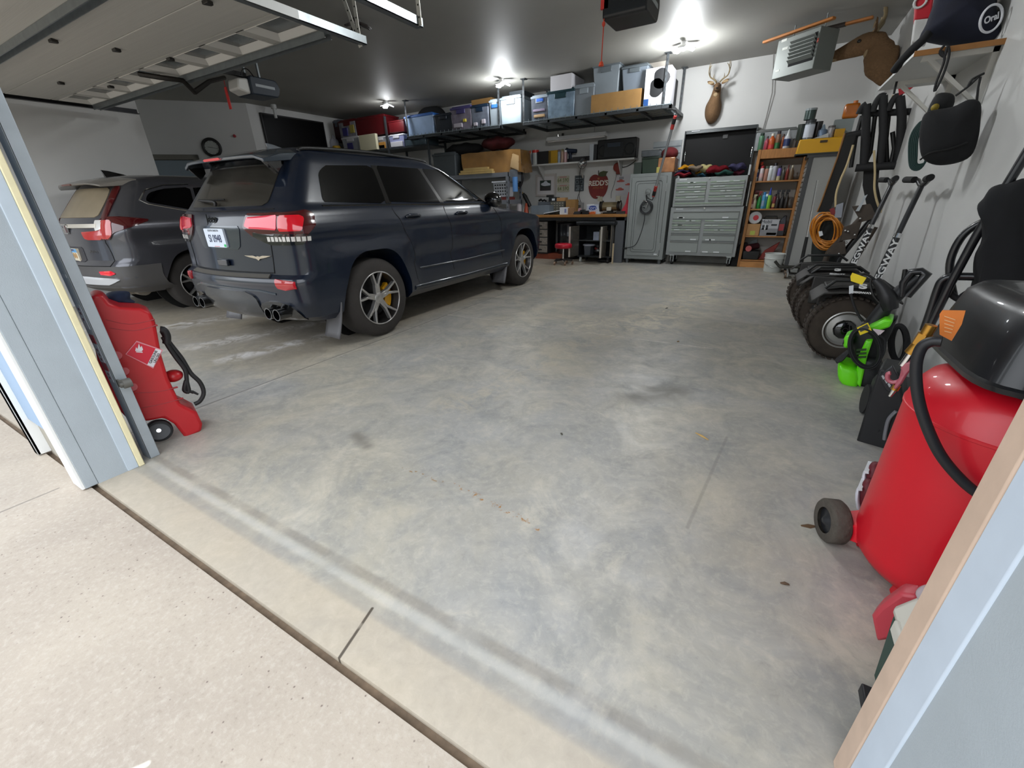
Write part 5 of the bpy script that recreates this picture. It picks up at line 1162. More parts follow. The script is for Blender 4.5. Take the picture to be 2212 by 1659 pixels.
for px, dx in ((1247, -.16), (1309, .02)):
    x = BY(px, 515, Yc).x; d_ = MB(); 
    if dx < 0: d_.loft([[(cx0, Yc-.005, zb_), (cx0+.03, Yc-.005, zb_), (cx0+.03, Yc-.005, zt_-.08), (cx0, Yc-.005, zt_-.08)], [(cx0-.06, Yc-.34, zb_), (cx0-.03, Yc-.34, zb_), (cx0-.03, Yc-.34, zt_-.08), (cx0-.06, Yc-.34, zt_-.08)]])
    else: d_.box((cx1-.13, Yc-.3, zb_), (cx1-.10, Yc-.005, zt_-.08))
    dd = d_.build('door', SS, ct, bev=.004)
    xx = cx0-.045 if dx < 0 else cx1-.115; MB().box((xx-.016, Yc-.352 if dx < 0 else Yc-.312, zb_), (xx+.016, Yc-.336 if dx < 0 else Yc-.298, zt_-.08)).build('edge', M('edge_bright', '#d8d2c8', .25, .3), dd)
for x in (cx0+.06, cx1-.06):
    for y in (Yc+.05, Yc+.42): MB().cyl((x-.015, y, .045), (x+.015, y, .045), .045).box((x-.02, y-.02, .05), (x+.02, y+.02, zb_-.03)).build('caster', M('caster_white', '#b9bdbb', .5) if (x < cx0+.1 and y < Yc+.1) else RUBB, ct)
for r, Y, col, lb, z0, nm in (((1262, 528, 1276, 548), Yc+.1, '#53585f', 'grey bin with white lid on the lower cart shelf', zb_, 'bin'), ((1285, 525, 1306, 548), Yc+.1, '#6c6560', 'heap of chrome and red tools on the lower cart shelf', zb_, 'tool_heap'), ((1280, 482, 1306, 500), Yc+.2, '#123024', 'dark green cloth heap on the upper cart shelf', zm, 'cloth'), ((1282, 501, 1294, 509), Yc+.06, '#9aa2b4', 'pale folded paper on the upper cart shelf', zm, 'paper'), ((1295, 497, 1308, 509), Yc+.08, '#85806c', 'beige parts tray on the upper cart shelf', zm, 'tray')):
    x0, x1, a, b = rect(*r, Y)
    if nm == 'tool_heap':
        t = thing(nm, lb, 'tools', ((x0+x1)/2, Y+.08, z0), world=True)
        for i in range(9):
            p = V((x0+(x1-x0)*random.random(), Y+.1*random.random(), z0+.03+(b-z0)*random.random()*.7)); MB().sph(p, (.05, .04, .035), 8, 6).build('tool', M('heap%d' % (i % 3), ('#a9acae', '#7c2222', '#2c2c30')[i % 3], .3, (.8, 0, .3)[i % 3]), t)
    elif nm == 'cloth':
        o = MB().sph(((x0+x1)/2, Y+.08, z0+.06), ((x1-x0)/2, .1, .09), 14, 8).build(nm, M('cloth_green', col, .9, var=.4, vs=18), wob=(.02, 20)); tag(o, lb, 'cloth')
    elif nm == 'bin':
        t = thing(nm, lb, 'bin', ((x0+x1)/2, Y+.1, z0), world=True); MB().frus(((x0+x1)/2, Y+.1, z0), ((x1-x0)*.85, .2), ((x0+x1)/2, Y+.1, b-.03), (x1-x0, .24)).build('body', M('bin_grey', col, .5), t); MB().lathe([(.13, 0), (.14, .012), (.12, .03), (.05, .035)], ((x0+x1)/2, Y+.1, b-.03)).build('lid', M('lid_white', '#c3c8d4', .3), t)
    else: o = MB().box((x0, Y, z0+.001), (x1, Y+.18, b)).build(nm, M('cart_'+nm, col, .6, var=.2)); tag(o, lb, nm)
c = G(1303, 566); o = MB().ring((c.x, c.y+.05, .035), (0, 0, 1), .12, .03, 32, 8).build('rubber_ring', RUBB); tag(o, 'black rubber ring lying on the floor before the cart', 'ring')
x = BY(1326, 540, 8.8).x; o = MB().box((x-.015, 8.74, 0), (x+.015, 8.76, BY(1326, 526, 8.75).z)).build('wood_strip', M('strip_pale', '#b3a184', .6)); tag(o, 'pale wooden strip upright beside the cart', 'strip')
# ---- metal shelf behind the navy car bonnet
YM = 8.6
mx1 = BY(1097, 380, YM).x; mx0 = BY(960, 400, YM).x; ztm = BY(1060, 374, YM).z
ms = thing('shelving_unit', 'grey metal shelving beyond the navy car bonnet, carrying the big wrapped carton', 'shelf', ((mx0+mx1)/2, YM+.3, 0), world=True); MS = M('shelf_metal', '#8b8f96', .4, .5)
for z in (ztm, BY(1085, 432, YM).z, .3): MB().box((mx0, YM, z-.085), (mx1, YM+.62, z)).build('shelf', MS, ms)
for x in (mx0, mx1-.05):
    for y in (YM-.01, YM+.58):
        h = MB().box((x, y, 0), (x+.05, y+.05, ztm)); h.mi = 1
        for i in range(14): h.box((x+.018, y-.0015, .3+i*.1), (x+.032, y-.0002, .34+i*.1))
        h.build('post', [MS, M('slot')], ms)
x0, x1, a, b = rect(1000, 322, 1120, 372, YM)
bxx = thing('carton', 'large brown carton wrapped in shiny plastic on the grey shelving', 'box', ((x0+x1)/2, YM+.3, ztm), world=True)
mb = MB()
mb.box((x0-.1, YM+.1, ztm), (x1, YM+.6, b-.03)); bmesh.ops.subdivide_edges(mb.bm, edges=mb.bm.edges, cuts=6, use_grid_fill=True)
mb.build('wrapped_box', M('wrapped', '#8f6a3c', .22, coat=.8, var=.25, vs=4, bump=.5, bs=5), bxx, wob=(.018, 8))
o = MB().loft([[(x1-.26, YM+.09, ztm+.1), (x1-.05, YM+.09, ztm+.02), (x1-.04, YM+.09, ztm+.3), (x1-.2, YM+.09, b-.1)], [(x1-.24, YM+.085, ztm+.12), (x1-.07, YM+.085, ztm+.05), (x1-.06, YM+.085, ztm+.28), (x1-.2, YM+.085, b-.13)]]).build('plastic_fold', M('fold', '#c3a478', .3, coat=.8), bxx)
for k, (r, lb) in enumerate((((992, 366, 1064, 372), 'lowest of three pale boards lying before the wrapped carton'), ((994, 361.5, 1062, 366), 'middle of three pale boards lying before the wrapped carton'), ((1000, 357, 1052, 361.5), 'topmost of three pale boards lying before the wrapped carton'))):
    x0, x1, a, b = rect(*r, YM); z0 = ztm+.045*k+.001; o = MB().box((x0, YM-.02+.02*k, z0), (x1, YM+.09, z0+.04)).build('board', M('board_pale', '#b49a63', .6, var=.1)); tag(o, lb, 'board', 'boards on the grey shelving')
tote('storage_tote', 'dark grey tote at the left end of the grey shelving, above the navy car', 'tote', (934, 329, 984, 372), YM+.05, .45, M('tote_slate', '#4d5357', .5), None, .88, None, ztm, rib=False)
x0, x1, a, b = rect(950, 312, 1030, 336, YM+.1); zc_ = rect(1000, 322, 1120, 372, YM)[3]
o = MB().sph(((x0+x1)/2, YM+.35, zc_+.08), ((x1-x0)/2, .22, .13), 20, 10).build('duffel_bag', M('black_cloth'), wob=(.012, 10)); tag(o, 'long black soft bag on top of the wrapped carton', 'bag')
x0, x1, a, b = rect(1030, 300, 1100, 328, YM+.1)
o = MB().sph(((x0+x1)/2, YM+.33, zc_+.13), ((x1-x0)/2, .24, .13), 20, 10).build('duffel_bag', M('dark_red_cloth', '#480b10', .9, var=.3, vs=12), wob=(.014, 11)); tag(o, 'dark red cloth bag on top of the wrapped carton', 'bag')
zmid = BY(1085, 432, YM).z
x0, x1, a, b = rect(1064, 391, 1097, 426, YM+.04)
bk = thing('laundry_basket', 'white plastic basket with round holes on the grey shelving', 'basket', ((x0+x1)/2, YM+.2, a), world=True); BW = M('basket_white', '#c2c6ce', .4)
mb = MB(); mb.frus(((x0+x1)/2, YM+.2, a), ((x1-x0)*.82, .26), ((x0+x1)/2, YM+.2, b-.03), ((x1-x0)*.95, .32)); mb.build('body', BW, bk, bev=.012)
MB().box((x0-.01, YM+.02, b-.035), (x1, YM+.38, b)).build('rim', BW, bk, bev=.008)
for i in range(4):
    for j in range(5):
        h = MB(); u = (j+.9)/5.8; v = .18+.19*i; xx = x0+(x1-x0)*(.06+.88*u); h.lathe([(.017, -.012), (.017, -.001)], (xx, YM+.075-.035*v, a+(b-a)*v), (0, 1, 0), 12); h.build('hole', M('hole_dark', '#25262a', .6), bk)
o = MB().box((x0-.03, YM+.05, zmid+.001), (x1, YM+.35, a-.002)).build('red_bin', M('bin_red', '#6f2a24', .5)); tag(o, 'dull red bin beneath the white basket', 'bin')
x0, x1, a, b = rect(1104, 382, 1114, 414, YM); o = MB().cyl(((x0+x1)/2, YM+.08, a), ((x0+x1)/2, YM+.08, b), (x1-x0)/2).build('foam_roller', M('foam_blue', '#5a8fcd', .5)); tag(o, 'light blue cylinder hanging on the end of the grey shelving', 'roller')
x0, x1, a, b = rect(1106, 366, 1126, 392, YM+.2); o = MB().box((x0, YM+.1, a), (x1-.04, YM+.4, b)).build('wall_vac', M('vac_grey', '#63676c', .4, var=.3, vs=9)); o.name = 'hand_vacuum'; tag(o, 'grey and black vacuum head hung on the shelving end', 'vacuum')
o = MB().tube([BY(1124, 370, YM+.3), BY(1128, 385, YM+.3), BY(1124, 400, YM+.3), BY(1117, 398, YM+.3)], .035, 8, smooth=4).build('hose', RUBB); tag(o, 'black hose looping at the shelving end', 'hose')
br = thing('hand_broom', 'wooden-handled black brush leaning against the wall left of the framed picture', 'brush', BY(1140, 445, 9.4), world=True)
MB().tube([BY(1115, 399, 9.3), BY(1130, 418, 9.35)], .014, 8).build('handle', M('handle_tan', '#a98a52', .5), br); MB().tube([BY(1130, 418, 9.35), BY(1134, 424, 9.36), BY(1145, 446, 9.4)], [.03, .05, .045], 8).build('bristles', BLK, br)
x0, x1, a, b = rect(1112, 443, 1134, 462, 8.8); o = MB().lathe([(.09, 0), (.09, .012), (.065, .015), (.02, .24), (.012, .245)], ((x0+x1)/2+.03, 9.05, zb), seg=20).build('traffic_cone', M('cone_orange', '#a3452a', .5)); tag(o, 'small dull orange cone at the left end of the bench', 'cone')
x0, x1, a, b = rect(1106, 434, 1118, 460, 8.8); o = MB().lathe([(.06, 0), (.065, .2), (.03, .24)], ((x0+x1)/2, 9.0, zb), seg=16).build('bottle', M('bottle_white2', '#b0a9ac', .4)); tag(o, 'whitish bottle beside the small orange cone', 'bottle')
# ================================================================== locker, tool chest, bottle shelf, cabinet, heater, deer
YL = 8.95
x0, x1, a, b = rect(1353, 373, 1441, 559, YL); LK = M('locker_grey', '#868b8a', .4, .0, var=.04, vs=4)
x0 = BY(1354, 470, YL).x; x1 = BY(1440, 470, YL).x; a = BY(1392, 560, YL).z; b = BY(1405, 374, YL).z; zlk = b
lk = thing('locker', 'tall grey steel locker with the coiled black cable hung on its door', 'locker', ((x0+x1)/2, YL+.28, 0), world=True)
MB().box((x0, YL+.02, a), (x1, YL+.56, b)).build('body', LK, lk, bev=.004)
dr = MB().box((x0+.045, YL+.003, a+.07), (x1-.075, YL+.02, b-.06)).build('door', LK, lk, bev=.003)
def rframe(mb, q0, q1, z0, z1, y, t, r): 
    mb.tube([(p[0], y, p[1]) for p in rpoly([(q0, z0), (q1, z0), (q1, z1), (q0, z1)], r)], t, 6, closed=True); return mb
rframe(MB(), x0+.12, x1-.15, a+.14, b-.13, YL+.002, .004, .05).build('pressed_line', M('locker_line', '#4a4e4f', .5), dr)
rframe(MB(), x0+.16, x1-.19, a+.18, b-.17, YL+.002, .003, .05).build('pressed_line', M('locker_line'), dr)
rframe(MB(), x0+.045, x1-.075, a+.07, b-.06, YL+.018, .004, .005).build('door_gap', M('locker_gap', '#2d3031', .6), lk)
for z in (b-.25, a+.25): MB().cyl((x1-.07, YL+.012, z-.07), (x1-.07, YL+.012, z+.07), .008).build('hinge', M('hinge_bright', '#b5b8b8', .3, .6), lk)
MB().box((x1-.17, YL, a+.09), (x1-.11, YL+.0025, a+.115)).build('label', LBL, lk)
for x in (x0+.06, x1-.06):
    for y in (YL+.06, YL+.5): MB().cyl((x, y, 0), (x, y, a), .028, .034).build('foot', M('foot_grey', '#55595a', .5), lk)
# coiled cable on the locker
c = BY(1396, 447, YL-.05); kc = thing('coiled_cable', 'coiled black cable with chrome hook hanging on the grey locker door', 'cable', c, world=True)
for k in range(6): MB().ring(c+V((.006*math.sin(k*2), -.012*k+.03, -.004*k)), (.1*math.sin(k), 1, .1*math.cos(k)), .115-.007*(k % 3), .009, 30, 6).build('loop', M('cable_dark', '#2b2d30', .5), kc)
MB().tube([c+V((-.06, -.04, .12)), c+V((.02, -.05, .08)), c+V((.0, -.05, -.02)), c+V((-.08, -.04, .02))], .008, 6, smooth=4).build('wire_tie', CHR, kc)
MB().ring(BY(1400, 414, YL-.03), (.2, 1, 0), .05, .006, 24, 6).build('hook', CHR, kc)
MB().tube([c+V((-.02, 0, -.11)), BY(1391, 480, YL-.01), BY(1382, 510, YL-.01), BY(1371, 530, YL-.01), BY(1352, 536, YL-.02)], .007, 6, smooth=5).build('cord', M('cable_dark'), kc)
MB().cyl(BY(1354, 536, YL-.02), BY(1346, 537, YL-.02), .018).build('plug', BLK, kc)
# long work light
P0, P1 = BY(1459, 250, 8.38), BY(1411, 425, 8.80)
wl = thing('work_light', 'long silver tube work light with red ends hanging from the right rack', 'lamp', P1, world=True); RDH = M('handle_red', '#a6302c', .4)
d = (P1-P0); MB().cyl(P0+d*.14, P1-d*.14, .022, seg=16).build('tube', M('tube_silver', '#b9bec2', .25, .7), wl)
MB().cyl(P0, P0+d*.15, .026, .03).build('handle', RDH, wl, bev=.004); MB().cyl(P0+d*.03, P0+d*.09, .031).build('grip', BLK, wl); MB().cyl(P1-d*.15, P1, .03, .026).build('handle', RDH, wl, bev=.004); MB().cyl(P1-d*.08, P1-d*.02, .031).build('grip', BLK, wl)
MB().tube([P0, BY(1461, 240, 8.38), BY(1455, 236, 8.38), BY(1440, 236, 8.40)], .008, 6, smooth=4).build('hook', BLK, wl)
MB().tube([P1, BY(1409, 432, 8.84), BY(1400, 428, 8.88), BY(1396, 420, 8.90), BY(1397, 432, 8.9)], .008, 6, smooth=4).build('cord', RUBB, wl)
# on top of the locker
tote('storage_tote', 'dark green tote on the grey locker', 'tote', (1385, 338, 1426, 374), YL+.06, .42, M('tote_green', '#2f3f33', .5), M('lid_green', '#26332a', .5), .88, None, zlk, rib=False)
cbox('storage_box', 'small dark green box at the left of the locker top', 'box', (1369, 351, 1386, 375), YL+.1, .3, M('box_green', '#39423c', .5), None, zlk)
tote('storage_box', 'clear plastic box with white lid behind the green tote, on the locker', 'box', (1384, 322, 1424, 345), YL+.30, .24, M('clear_grey', '#767b80', .3, var=.2), M('lid_pale', '#c0c3c4', .4), .95, None, zlk+.3, rib=False)
x0, x1, a, b = rect(1421, 340, 1457, 372, YL+.05); o = MB().box((x0, YL+.05, zlk), (x1, YL+.4, b)).build('wrapped_pack', M('pack_brown', '#a5714a', .2, coat=.7, var=.35, vs=9), bev=.015); tag(o, 'shiny brown shrink-wrapped pack on the grey locker', 'pack'); zpk = b
x0, x1, a, b = rect(1425, 318, 1462, 340, YL+.06); o = MB().sph(((x0+x1)/2, YL+.22, zpk+.07), ((x1-x0)/2, .18, .11), 16, 8).build('cloth_bundle', M('cloth_maroon', '#5c1418', .9, var=.2)); tag(o, 'maroon cloth bundle on the shrink-wrapped pack', 'cloth')
o = cbox('canister', 'small yellow and white packet beside the shrink-wrapped pack', 'packet', (1418, 361, 1425, 372), YL+.02, .05, M('packet_yellow', '#b7ac5a', .5), None, zlk)
p0, p1 = BY(1410, 330, 9.57), BY(1474, 302, 9.57); o = MB().box((p0.x, 9.55, 0), (p1.x, 9.59, p1.z)).build('metal_sheet', M('sheet_silver', '#a8adb0', .35, .6)); tag(o, 'silver ribbed sheet standing against the wall between locker and tool chest', 'sheet')
for i in range(4):
    z = zlk+.1+i*.12; h = MB().box((p0.x+.01, 9.545, z), (p1.x-.01, 9.5499, z+.02)).build('rib', M('rib_dark', '#6f777c', .4, .5), o)
# ---- tool chest
YT = 9.0
tx0, tx1 = BY(1449, 470, YT).x, BY(1600, 470, YT).x
ztop, zbot = BY(1532, 382, YT).z, BY(1512, 553, YT).z
tc_ = thing('tool_chest', 'big grey rolling tool chest with open black lid and many labelled drawers', 'tool chest', ((tx0+tx1)/2, YT+.25, 0), world=True)
TC = M('chest_grey', '#8f9393', .4, .0); TD = M('drawer_grey', '#8d9390', .38, .0); TGN = M('drawer_edge', '#bdd0bf', .3, .1)
def zf(y): return ztop-(ztop-zbot)*(y-300)/(1235-300.)
W = tx1-tx0
ztm_ = zf(640)
MB().box((tx0, YT+.02, ztm_+.006), (tx1, YT+.50, ztop)).build('upper_body', TC, tc_, bev=.004)
MB().box((tx0-.02, YT+.02, zbot), (tx1+.02, YT+.52, ztm_)).build('lower_body', TC, tc_, bev=.004)
random.seed(11)
def drawer(u0, u1, y0, y1, n=1, green=True):
    xa, xb = tx0+W*u0, tx0+W*u1; z0, z1 = zf(y1), zf(y0)
    d_ = MB().box((xa, YT+.0, z0+.004), (xb, YT+.03, z1-.004)).build('drawer', TD, tc_, bev=.003)
    MB().prism([(YT-.012, z1-.006), (YT+.005, z1-.004), (YT+.005, z1-.030), (YT-.006, z1-.024)], 'x', xa+.004, xb-.004).build('drawer_pull', TGN if green else TC, d_)
    for k in range(n):
        w = .10; x = xa+(xb-xa-w)*random.uniform(.05, .95); z = z1-.024-.02 if (y1-y0) < 60 else z0+.02; MB().box((x, YT-.0125, z1-.02), (x+w, YT-.0122, z1-.008)).build('label', LBL, d_) if (y1-y0) < 60 else MB().box((x, YT-.001, z0+.015), (x+w, YT-.0002, z0+.035)).build('label', LBL, d_)
for (ya, yb) in ((346, 392), (397, 446), (450, 506), (512, 568)):
    drawer(.03, .46, ya, yb, 2); drawer(.51, .97, ya, yb, random.choice((2, 3)))
drawer(.03, .97, 585, 634, 0)
drawer(.03, .97, 688, 782, 3, False)
for (ya, yb) in ((792, 842), (846, 898), (902, 958)): drawer(.03, .46, ya, yb, 2); drawer(.51, .97, ya, yb, 2)
for (ya, yb) in ((964, 1048), (1054, 1198)): drawer(.03, .46, ya, yb, 1, False); drawer(.51, .97, ya, yb, 2, False)
for z, u in ((zf(318), .06), (zf(660), .06)): MB().box((tx0+W*u, YT+.0185, z-.006), (tx0+W*u+.13, YT+.0199, z+.006)).build('badge', LBL, tc_)
for z, u in ((zf(312), .49), (zf(655), .48)): MB().cyl((tx0+W*u, YT+.02, z), (tx0+W*u, YT+.005, z), .012).build('lock', CHR, tc_)
MB().cyl((tx1+.05, YT+.1, zf(640)), (tx1+.05, YT+.1, ztop-.1), .015).build('side_handle', CHR, tc_)
for x in (tx0+.10, tx1-.08):
    for y in (YT+.08, YT+.44):
        k_ = MB().box((x-.045, y-.05, zbot-.012), (x+.045, y+.05, zbot)).box((x-.028, y-.012, .055), (x-.02, y+.05, zbot)).box((x+.02, y-.012, .055), (x+.028, y+.05, zbot)).build('caster_fork', M('caster_zinc', '#c3c9c9', .3, .6), tc_); MB().cyl((x-.018, y+.03, .06), (x+.018, y+.03, .06), .06, seg=20).build('caster_wheel', RUBB, k_)
MB().box((tx0-.02, YT+.485, ztm_), (tx1+.02, YT+.52, ztop+.0)).build('rear_panel', TC, tc_)
lz = BY(1545, 284, 9.45).z
lid = MB(); xa, xb = tx0+.02, tx1-.02
lid.loft([[(xa, YT+.46, ztop), (xb, YT+.46, ztop), (xb, YT+.50, ztop), (xa, YT+.50, ztop)], [(xa, YT+.50, lz), (xb, YT+.50, lz), (xb, YT+.54, lz), (xa, YT+.54, lz)]])
ld = lid.build('lid', M('lid_black', '#0c0c0d', .55, spec=.2), tc_)
MB().loft([[(xa, YT+.38, lz-.015), (xb, YT+.38, lz-.015), (xb, YT+.54, lz-.01), (xa, YT+.54, lz-.01)], [(xa, YT+.40, lz+.045), (xb, YT+.40, lz+.045), (xb, YT+.54, lz+.05), (xa, YT+.54, lz+.05)]]).build('lid_lip', M('lid_grey', '#35393a', .4, .3), ld, bev=.005)
for x in (xa-.015, xb+.0): MB().box((x, YT+.36, ztop), (x+.015, YT+.54, lz+.04)).build('lid_side', M('lid_grey'), ld)
MB().box((xa+.1, YT+.378, lz+.02), (xa+.24, YT+.381, lz+.032)).build('badge', LBL, ld); MB().box(((xa+xb)/2+.05, YT+.475, lz-.12), ((xa+xb)/2+.13, YT+.49, lz-.06)).build('latch', M('latch_dark', '#2b2d2e', .4), ld)
for x, sg in ((xa+.02, 1), (xb-.02, -1)): MB().cyl((x, YT+.44, ztop+.30), (x, YT+.45, ztop+.46), .008).build('gas_strut', CHR, ld)
p0 = BY(1618, 355, YT-.0); MB().box((tx1-.012, YT-.0, ztop), (tx1+.016, YT+.3, BY(1610, 356, YT).z)).build('end_rail', M('rail_pale', '#a9aeb0', .35, .4), tc_)
RG_ = 'folded cloths in the open tool chest'
for k, (r, col, lb) in enumerate((((1460, 372, 1492, 382), '#6e1d25', 'red and dark folded cloth at the left of the open chest tray'), ((1462, 366, 1495, 374), '#25233a', 'navy folded cloth on the red one, left of the chest tray'), ((1466, 354, 1498, 368), '#b27c1c', 'mustard yellow cloth in the open chest tray'), ((1490, 356, 1518, 370), '#6b5f52', 'taupe and pink crumpled cloth right of the mustard one'), ((1510, 352, 1536, 372), '#a89f70', 'khaki cloth with a looped edge in the open chest tray'), ((1503, 366, 1522, 376), '#c08a24', 'small mustard fold hanging below the taupe cloth'), ((1528, 355, 1572, 376), '#5e121a', 'crimson cloth heap mid-right of the chest tray'), ((1508, 374, 1526, 382), '#2f5263', 'teal fold at the front of the chest tray'), ((1526, 373, 1552, 381), '#20282c', 'black fold with white stripes at the front of the chest tray'), ((1546, 366, 1582, 379), '#27453f', 'dark green fold at the right front of the chest tray'), ((1576, 350, 1610, 368), '#3d3b56', 'slate blue cloth at the right end of the chest tray'), ((1580, 365, 1606, 378), '#6d3040', 'wine and white fold at the right front of the chest tray'))):
    x0, x1, a, b = rect(*r, YT+.2); h = max(b-a, .04); z0 = max(ztop+.001, a)
    yy = YT+.10+.09*(k % 3)
    o = MB().sph(((x0+x1)/2, yy, z0+h*.42), ((x1-x0)*.56, .13, h*.42), 28, 16).build('cloth', M('rag%d' % k, col, .95, var=.35, vs=14, bump=.7, bs=16, spec=.1), wob=(.016, 17+3*(k % 3))); tag(o, lb, 'cloth', RG_)
# ---- pine shelf with bottles
YB = 9.12
ux = BY(1617, 440, YB).x; uxr = .36
zsv = [BY(1675, 331, YB).z, BY(1672, 390, YB).z, BY(1658, 451, YB).z, BY(1648, 510, YB).z, BY(1634, 562, YB).z]
pz = thing('pine_shelf', 'orange pine shelving of bottles and cans between tool chest and silver cabinet', 'shelf', ((ux+uxr)/2, YB+.2, 0), world=True)
for x in (ux, uxr-.03): MB().box((x, YB, 0), (x+.045, YB+.42, zsv[0]+.07)).build('upright', PINE, pz, bev=.003)
for k, z in enumerate(zsv):
    z1 = z+(.065 if k == 0 else 0); MB().box((ux+.045, YB+.01, z-(.07 if k == 0 else .022)), (uxr-.03, YB+.42, z1)).build('board', PINE, pz, bev=.002); zsv[k] = z1+.001
MB().box((ux+.045, YB-.005, 0), (uxr-.03, YB+.018, zsv[4]-.03)).build('plinth', M('pine_light', '#bb834a', .6, var=.2, vs=7, stretch=(1, 6, 6)), pz)
MB().box((ux+.02, YB+.40, .15), (uxr, YB+.425, zsv[0]-.07)).build('back_panel', M('shelf_back', '#b7b4ae', .7), pz)
tote('storage_tote', 'clear bin with dark-edged lid behind the bottles on the pine shelving top', 'tote', (1631, 277, 1722, 320), YB+.20, .2, M('bin_clear', '#8c9092', .3, var=.12), M('bin_lid', '#5f6260', .4), .95, None, zsv[0], rib=False)
def bt_(lv, px0, py, px1, col, cap, kind, lb, cat='bottle', dy=.0, band=None, nm='bottle', gp=None):
    x0, x1, a, b = rect(px0, py, px1, py+20, YB+.02+dy)
    z = zsv[lv]; r = ((px0+px1)/2); top = BY(r, py, YB+.05+dy).z
    R_ = (x1-x0)/2; t = None
    global _fake
    t = bottle2(nm, lb, (x0+x1)/2, YB+.03+dy+R_, z, R_, max(.06, top-z), M('c_'+col, '#'+col, .35, coat=.3), M('c_'+cap, '#'+cap, .4), kind, cat, gp, band)
    return t
def bottle2(name, label, x, y, z, R_, h, body, cap, kind, cat, grp, band):
    c = (x, y, z); t = thing(name, label, cat, c, world=True, group=grp)
    K = {'can': ([(.95, 0), (1, .01), (1, .78), (.9, .82), (.6, .85)], [(.74, .82), (.74, .985), (.6, 1)]), 'neck': ([(.95, 0), (1, .01), (1, .6), (.8, .7), (.42, .78), (.36, .86)], [(.44, .84), (.44, .97), (.34, 1)]), 'cone': ([(.95, 0), (1, .01), (1, .58), (.85, .64)], [(.6, .62), (.2, .97), (.1, 1)]), 'jar': ([(.95, 0), (1, .01), (1, .84)], [(1.04, .82), (1.04, 1)]), 'spray': ([(.9, 0), (1, .02), (1, .5), (.45, .68), (.3, .78)], [(.34, .76), (.34, .84)])}[kind]
    MB().lathe([(r*R_, q*h) for r, q in K[0]], c, seg=18).build('body', body, t); MB().lathe([(r*R_, q*h) for r, q in K[1]], c, seg=16).build('cap', cap, t)
    if kind == 'spray': MB().prism([(x-R_*.9, z+h*.86), (x-R_*.9, z+h), (x+R_*.7, z+h), (x+R_*.8, z+h*.9), (x-R_*.2, z+h*.84), (x-R_*.7, z+h*.66), (x-R_*.85, z+h*.68)], 'y', y-.014, y+.014).build('trigger', cap, t, bev=.003)
    if band: MB().lathe([(R_*1.015, h*band[0]), (R_*1.015, h*band[1])], c, seg=18, cap=False).build('label', M('c_'+band[2], '#'+band[2], .4), t)
    return t
B1, B2, B3 = 'bottles on top of the pine shelving', 'cans on the second pine shelf', 'sprays on the third pine shelf'
for a_ in ((1640, 287, 1652, '4f7a5c', '22382c', 'can', 'green bottle, leftmost on the pine shelving top'), (1652, 294, 1662, '9c3a4a', '20181a', 'neck', 'dusky red bottle next to the green one, pine shelving top'), (1661, 288, 1676, 'b8541e', 'd8d2c4', 'neck', 'orange bottle with white cap and base, pine shelving top'), (1677, 283, 1688, '7d5a42', '2a2630', 'can', 'bottle with green lower band and dark cap, pine shelving top'), (1688, 290, 1695, '8e4a22', '3a2018', 'can', 'narrow copper-coloured can behind the green-banded bottle'), (1696, 279, 1711, 'c2c6cc', 'cfd2d2', 'cone', 'white glue bottle with tall cone nozzle and blue label'), (1712, 299, 1724, '3e362f', '241f1c', 'jar', 'dark squat jar at the right of the pine shelving top')):
    band = {1661: (.05, .3, 'c23a3c'), 1677: (.03, .35, '2c6a3a'), 1696: (.12, .5, '2d3a66')}.get(a_[0]); bt_(0, *a_, dy=.03 if a_[0] == 1688 else 0, band=band, gp=B1)
for a_ in ((1630, 360, 1639, 'c9cdd6', '23262e', 'can', 'white can with blue print, leftmost on the second pine shelf'), (1640, 350, 1649, '2a2530', 'c8442a', 'can', 'dark can with orange cap behind the white leftmost can'), (1641, 358, 1651, 'd0c6c8', 'b02a36', 'can', 'white can with red cap, second pine shelf'), (1652, 359, 1661, 'b0806e', '4e5a4e', 'can', 'pinkish-brown can with dull green cap, second pine shelf'), (1660, 358, 1671, 'd2d8da', 'd5dadc', 'can', 'plain tall white can, second pine shelf'), (1670, 352, 1680, 'b3b5bd', '1b181e', 'can', 'silver can with dark cap right of the plain white can'), (1680, 358, 1689, '6d5fa8', '20222c', 'can', 'purple can with dark cap, second pine shelf'), (1689, 361, 1697, '4a4a40', '23241f', 'neck', 'olive-black bottle right of the purple can'), (1699, 356, 1706, '7a2a22', '5e201c', 'neck', 'reddish slim bottle, second pine shelf'), (1706, 357, 1716, '6f5c46', 'c3bda8', 'neck', 'brownish bottle with pale cap at the right end of the second shelf')):
    bt_(1, *a_, dy=.12 if a_[0] == 1640 else 0, band={1630: (.3, .6, '3b4f8e'), 1641: (.2, .5, 'd8b4b4'), 1680: (.0, .3, 'b9b08a')}.get(a_[0]), cat='spray can', nm='spray_can', gp=B2)
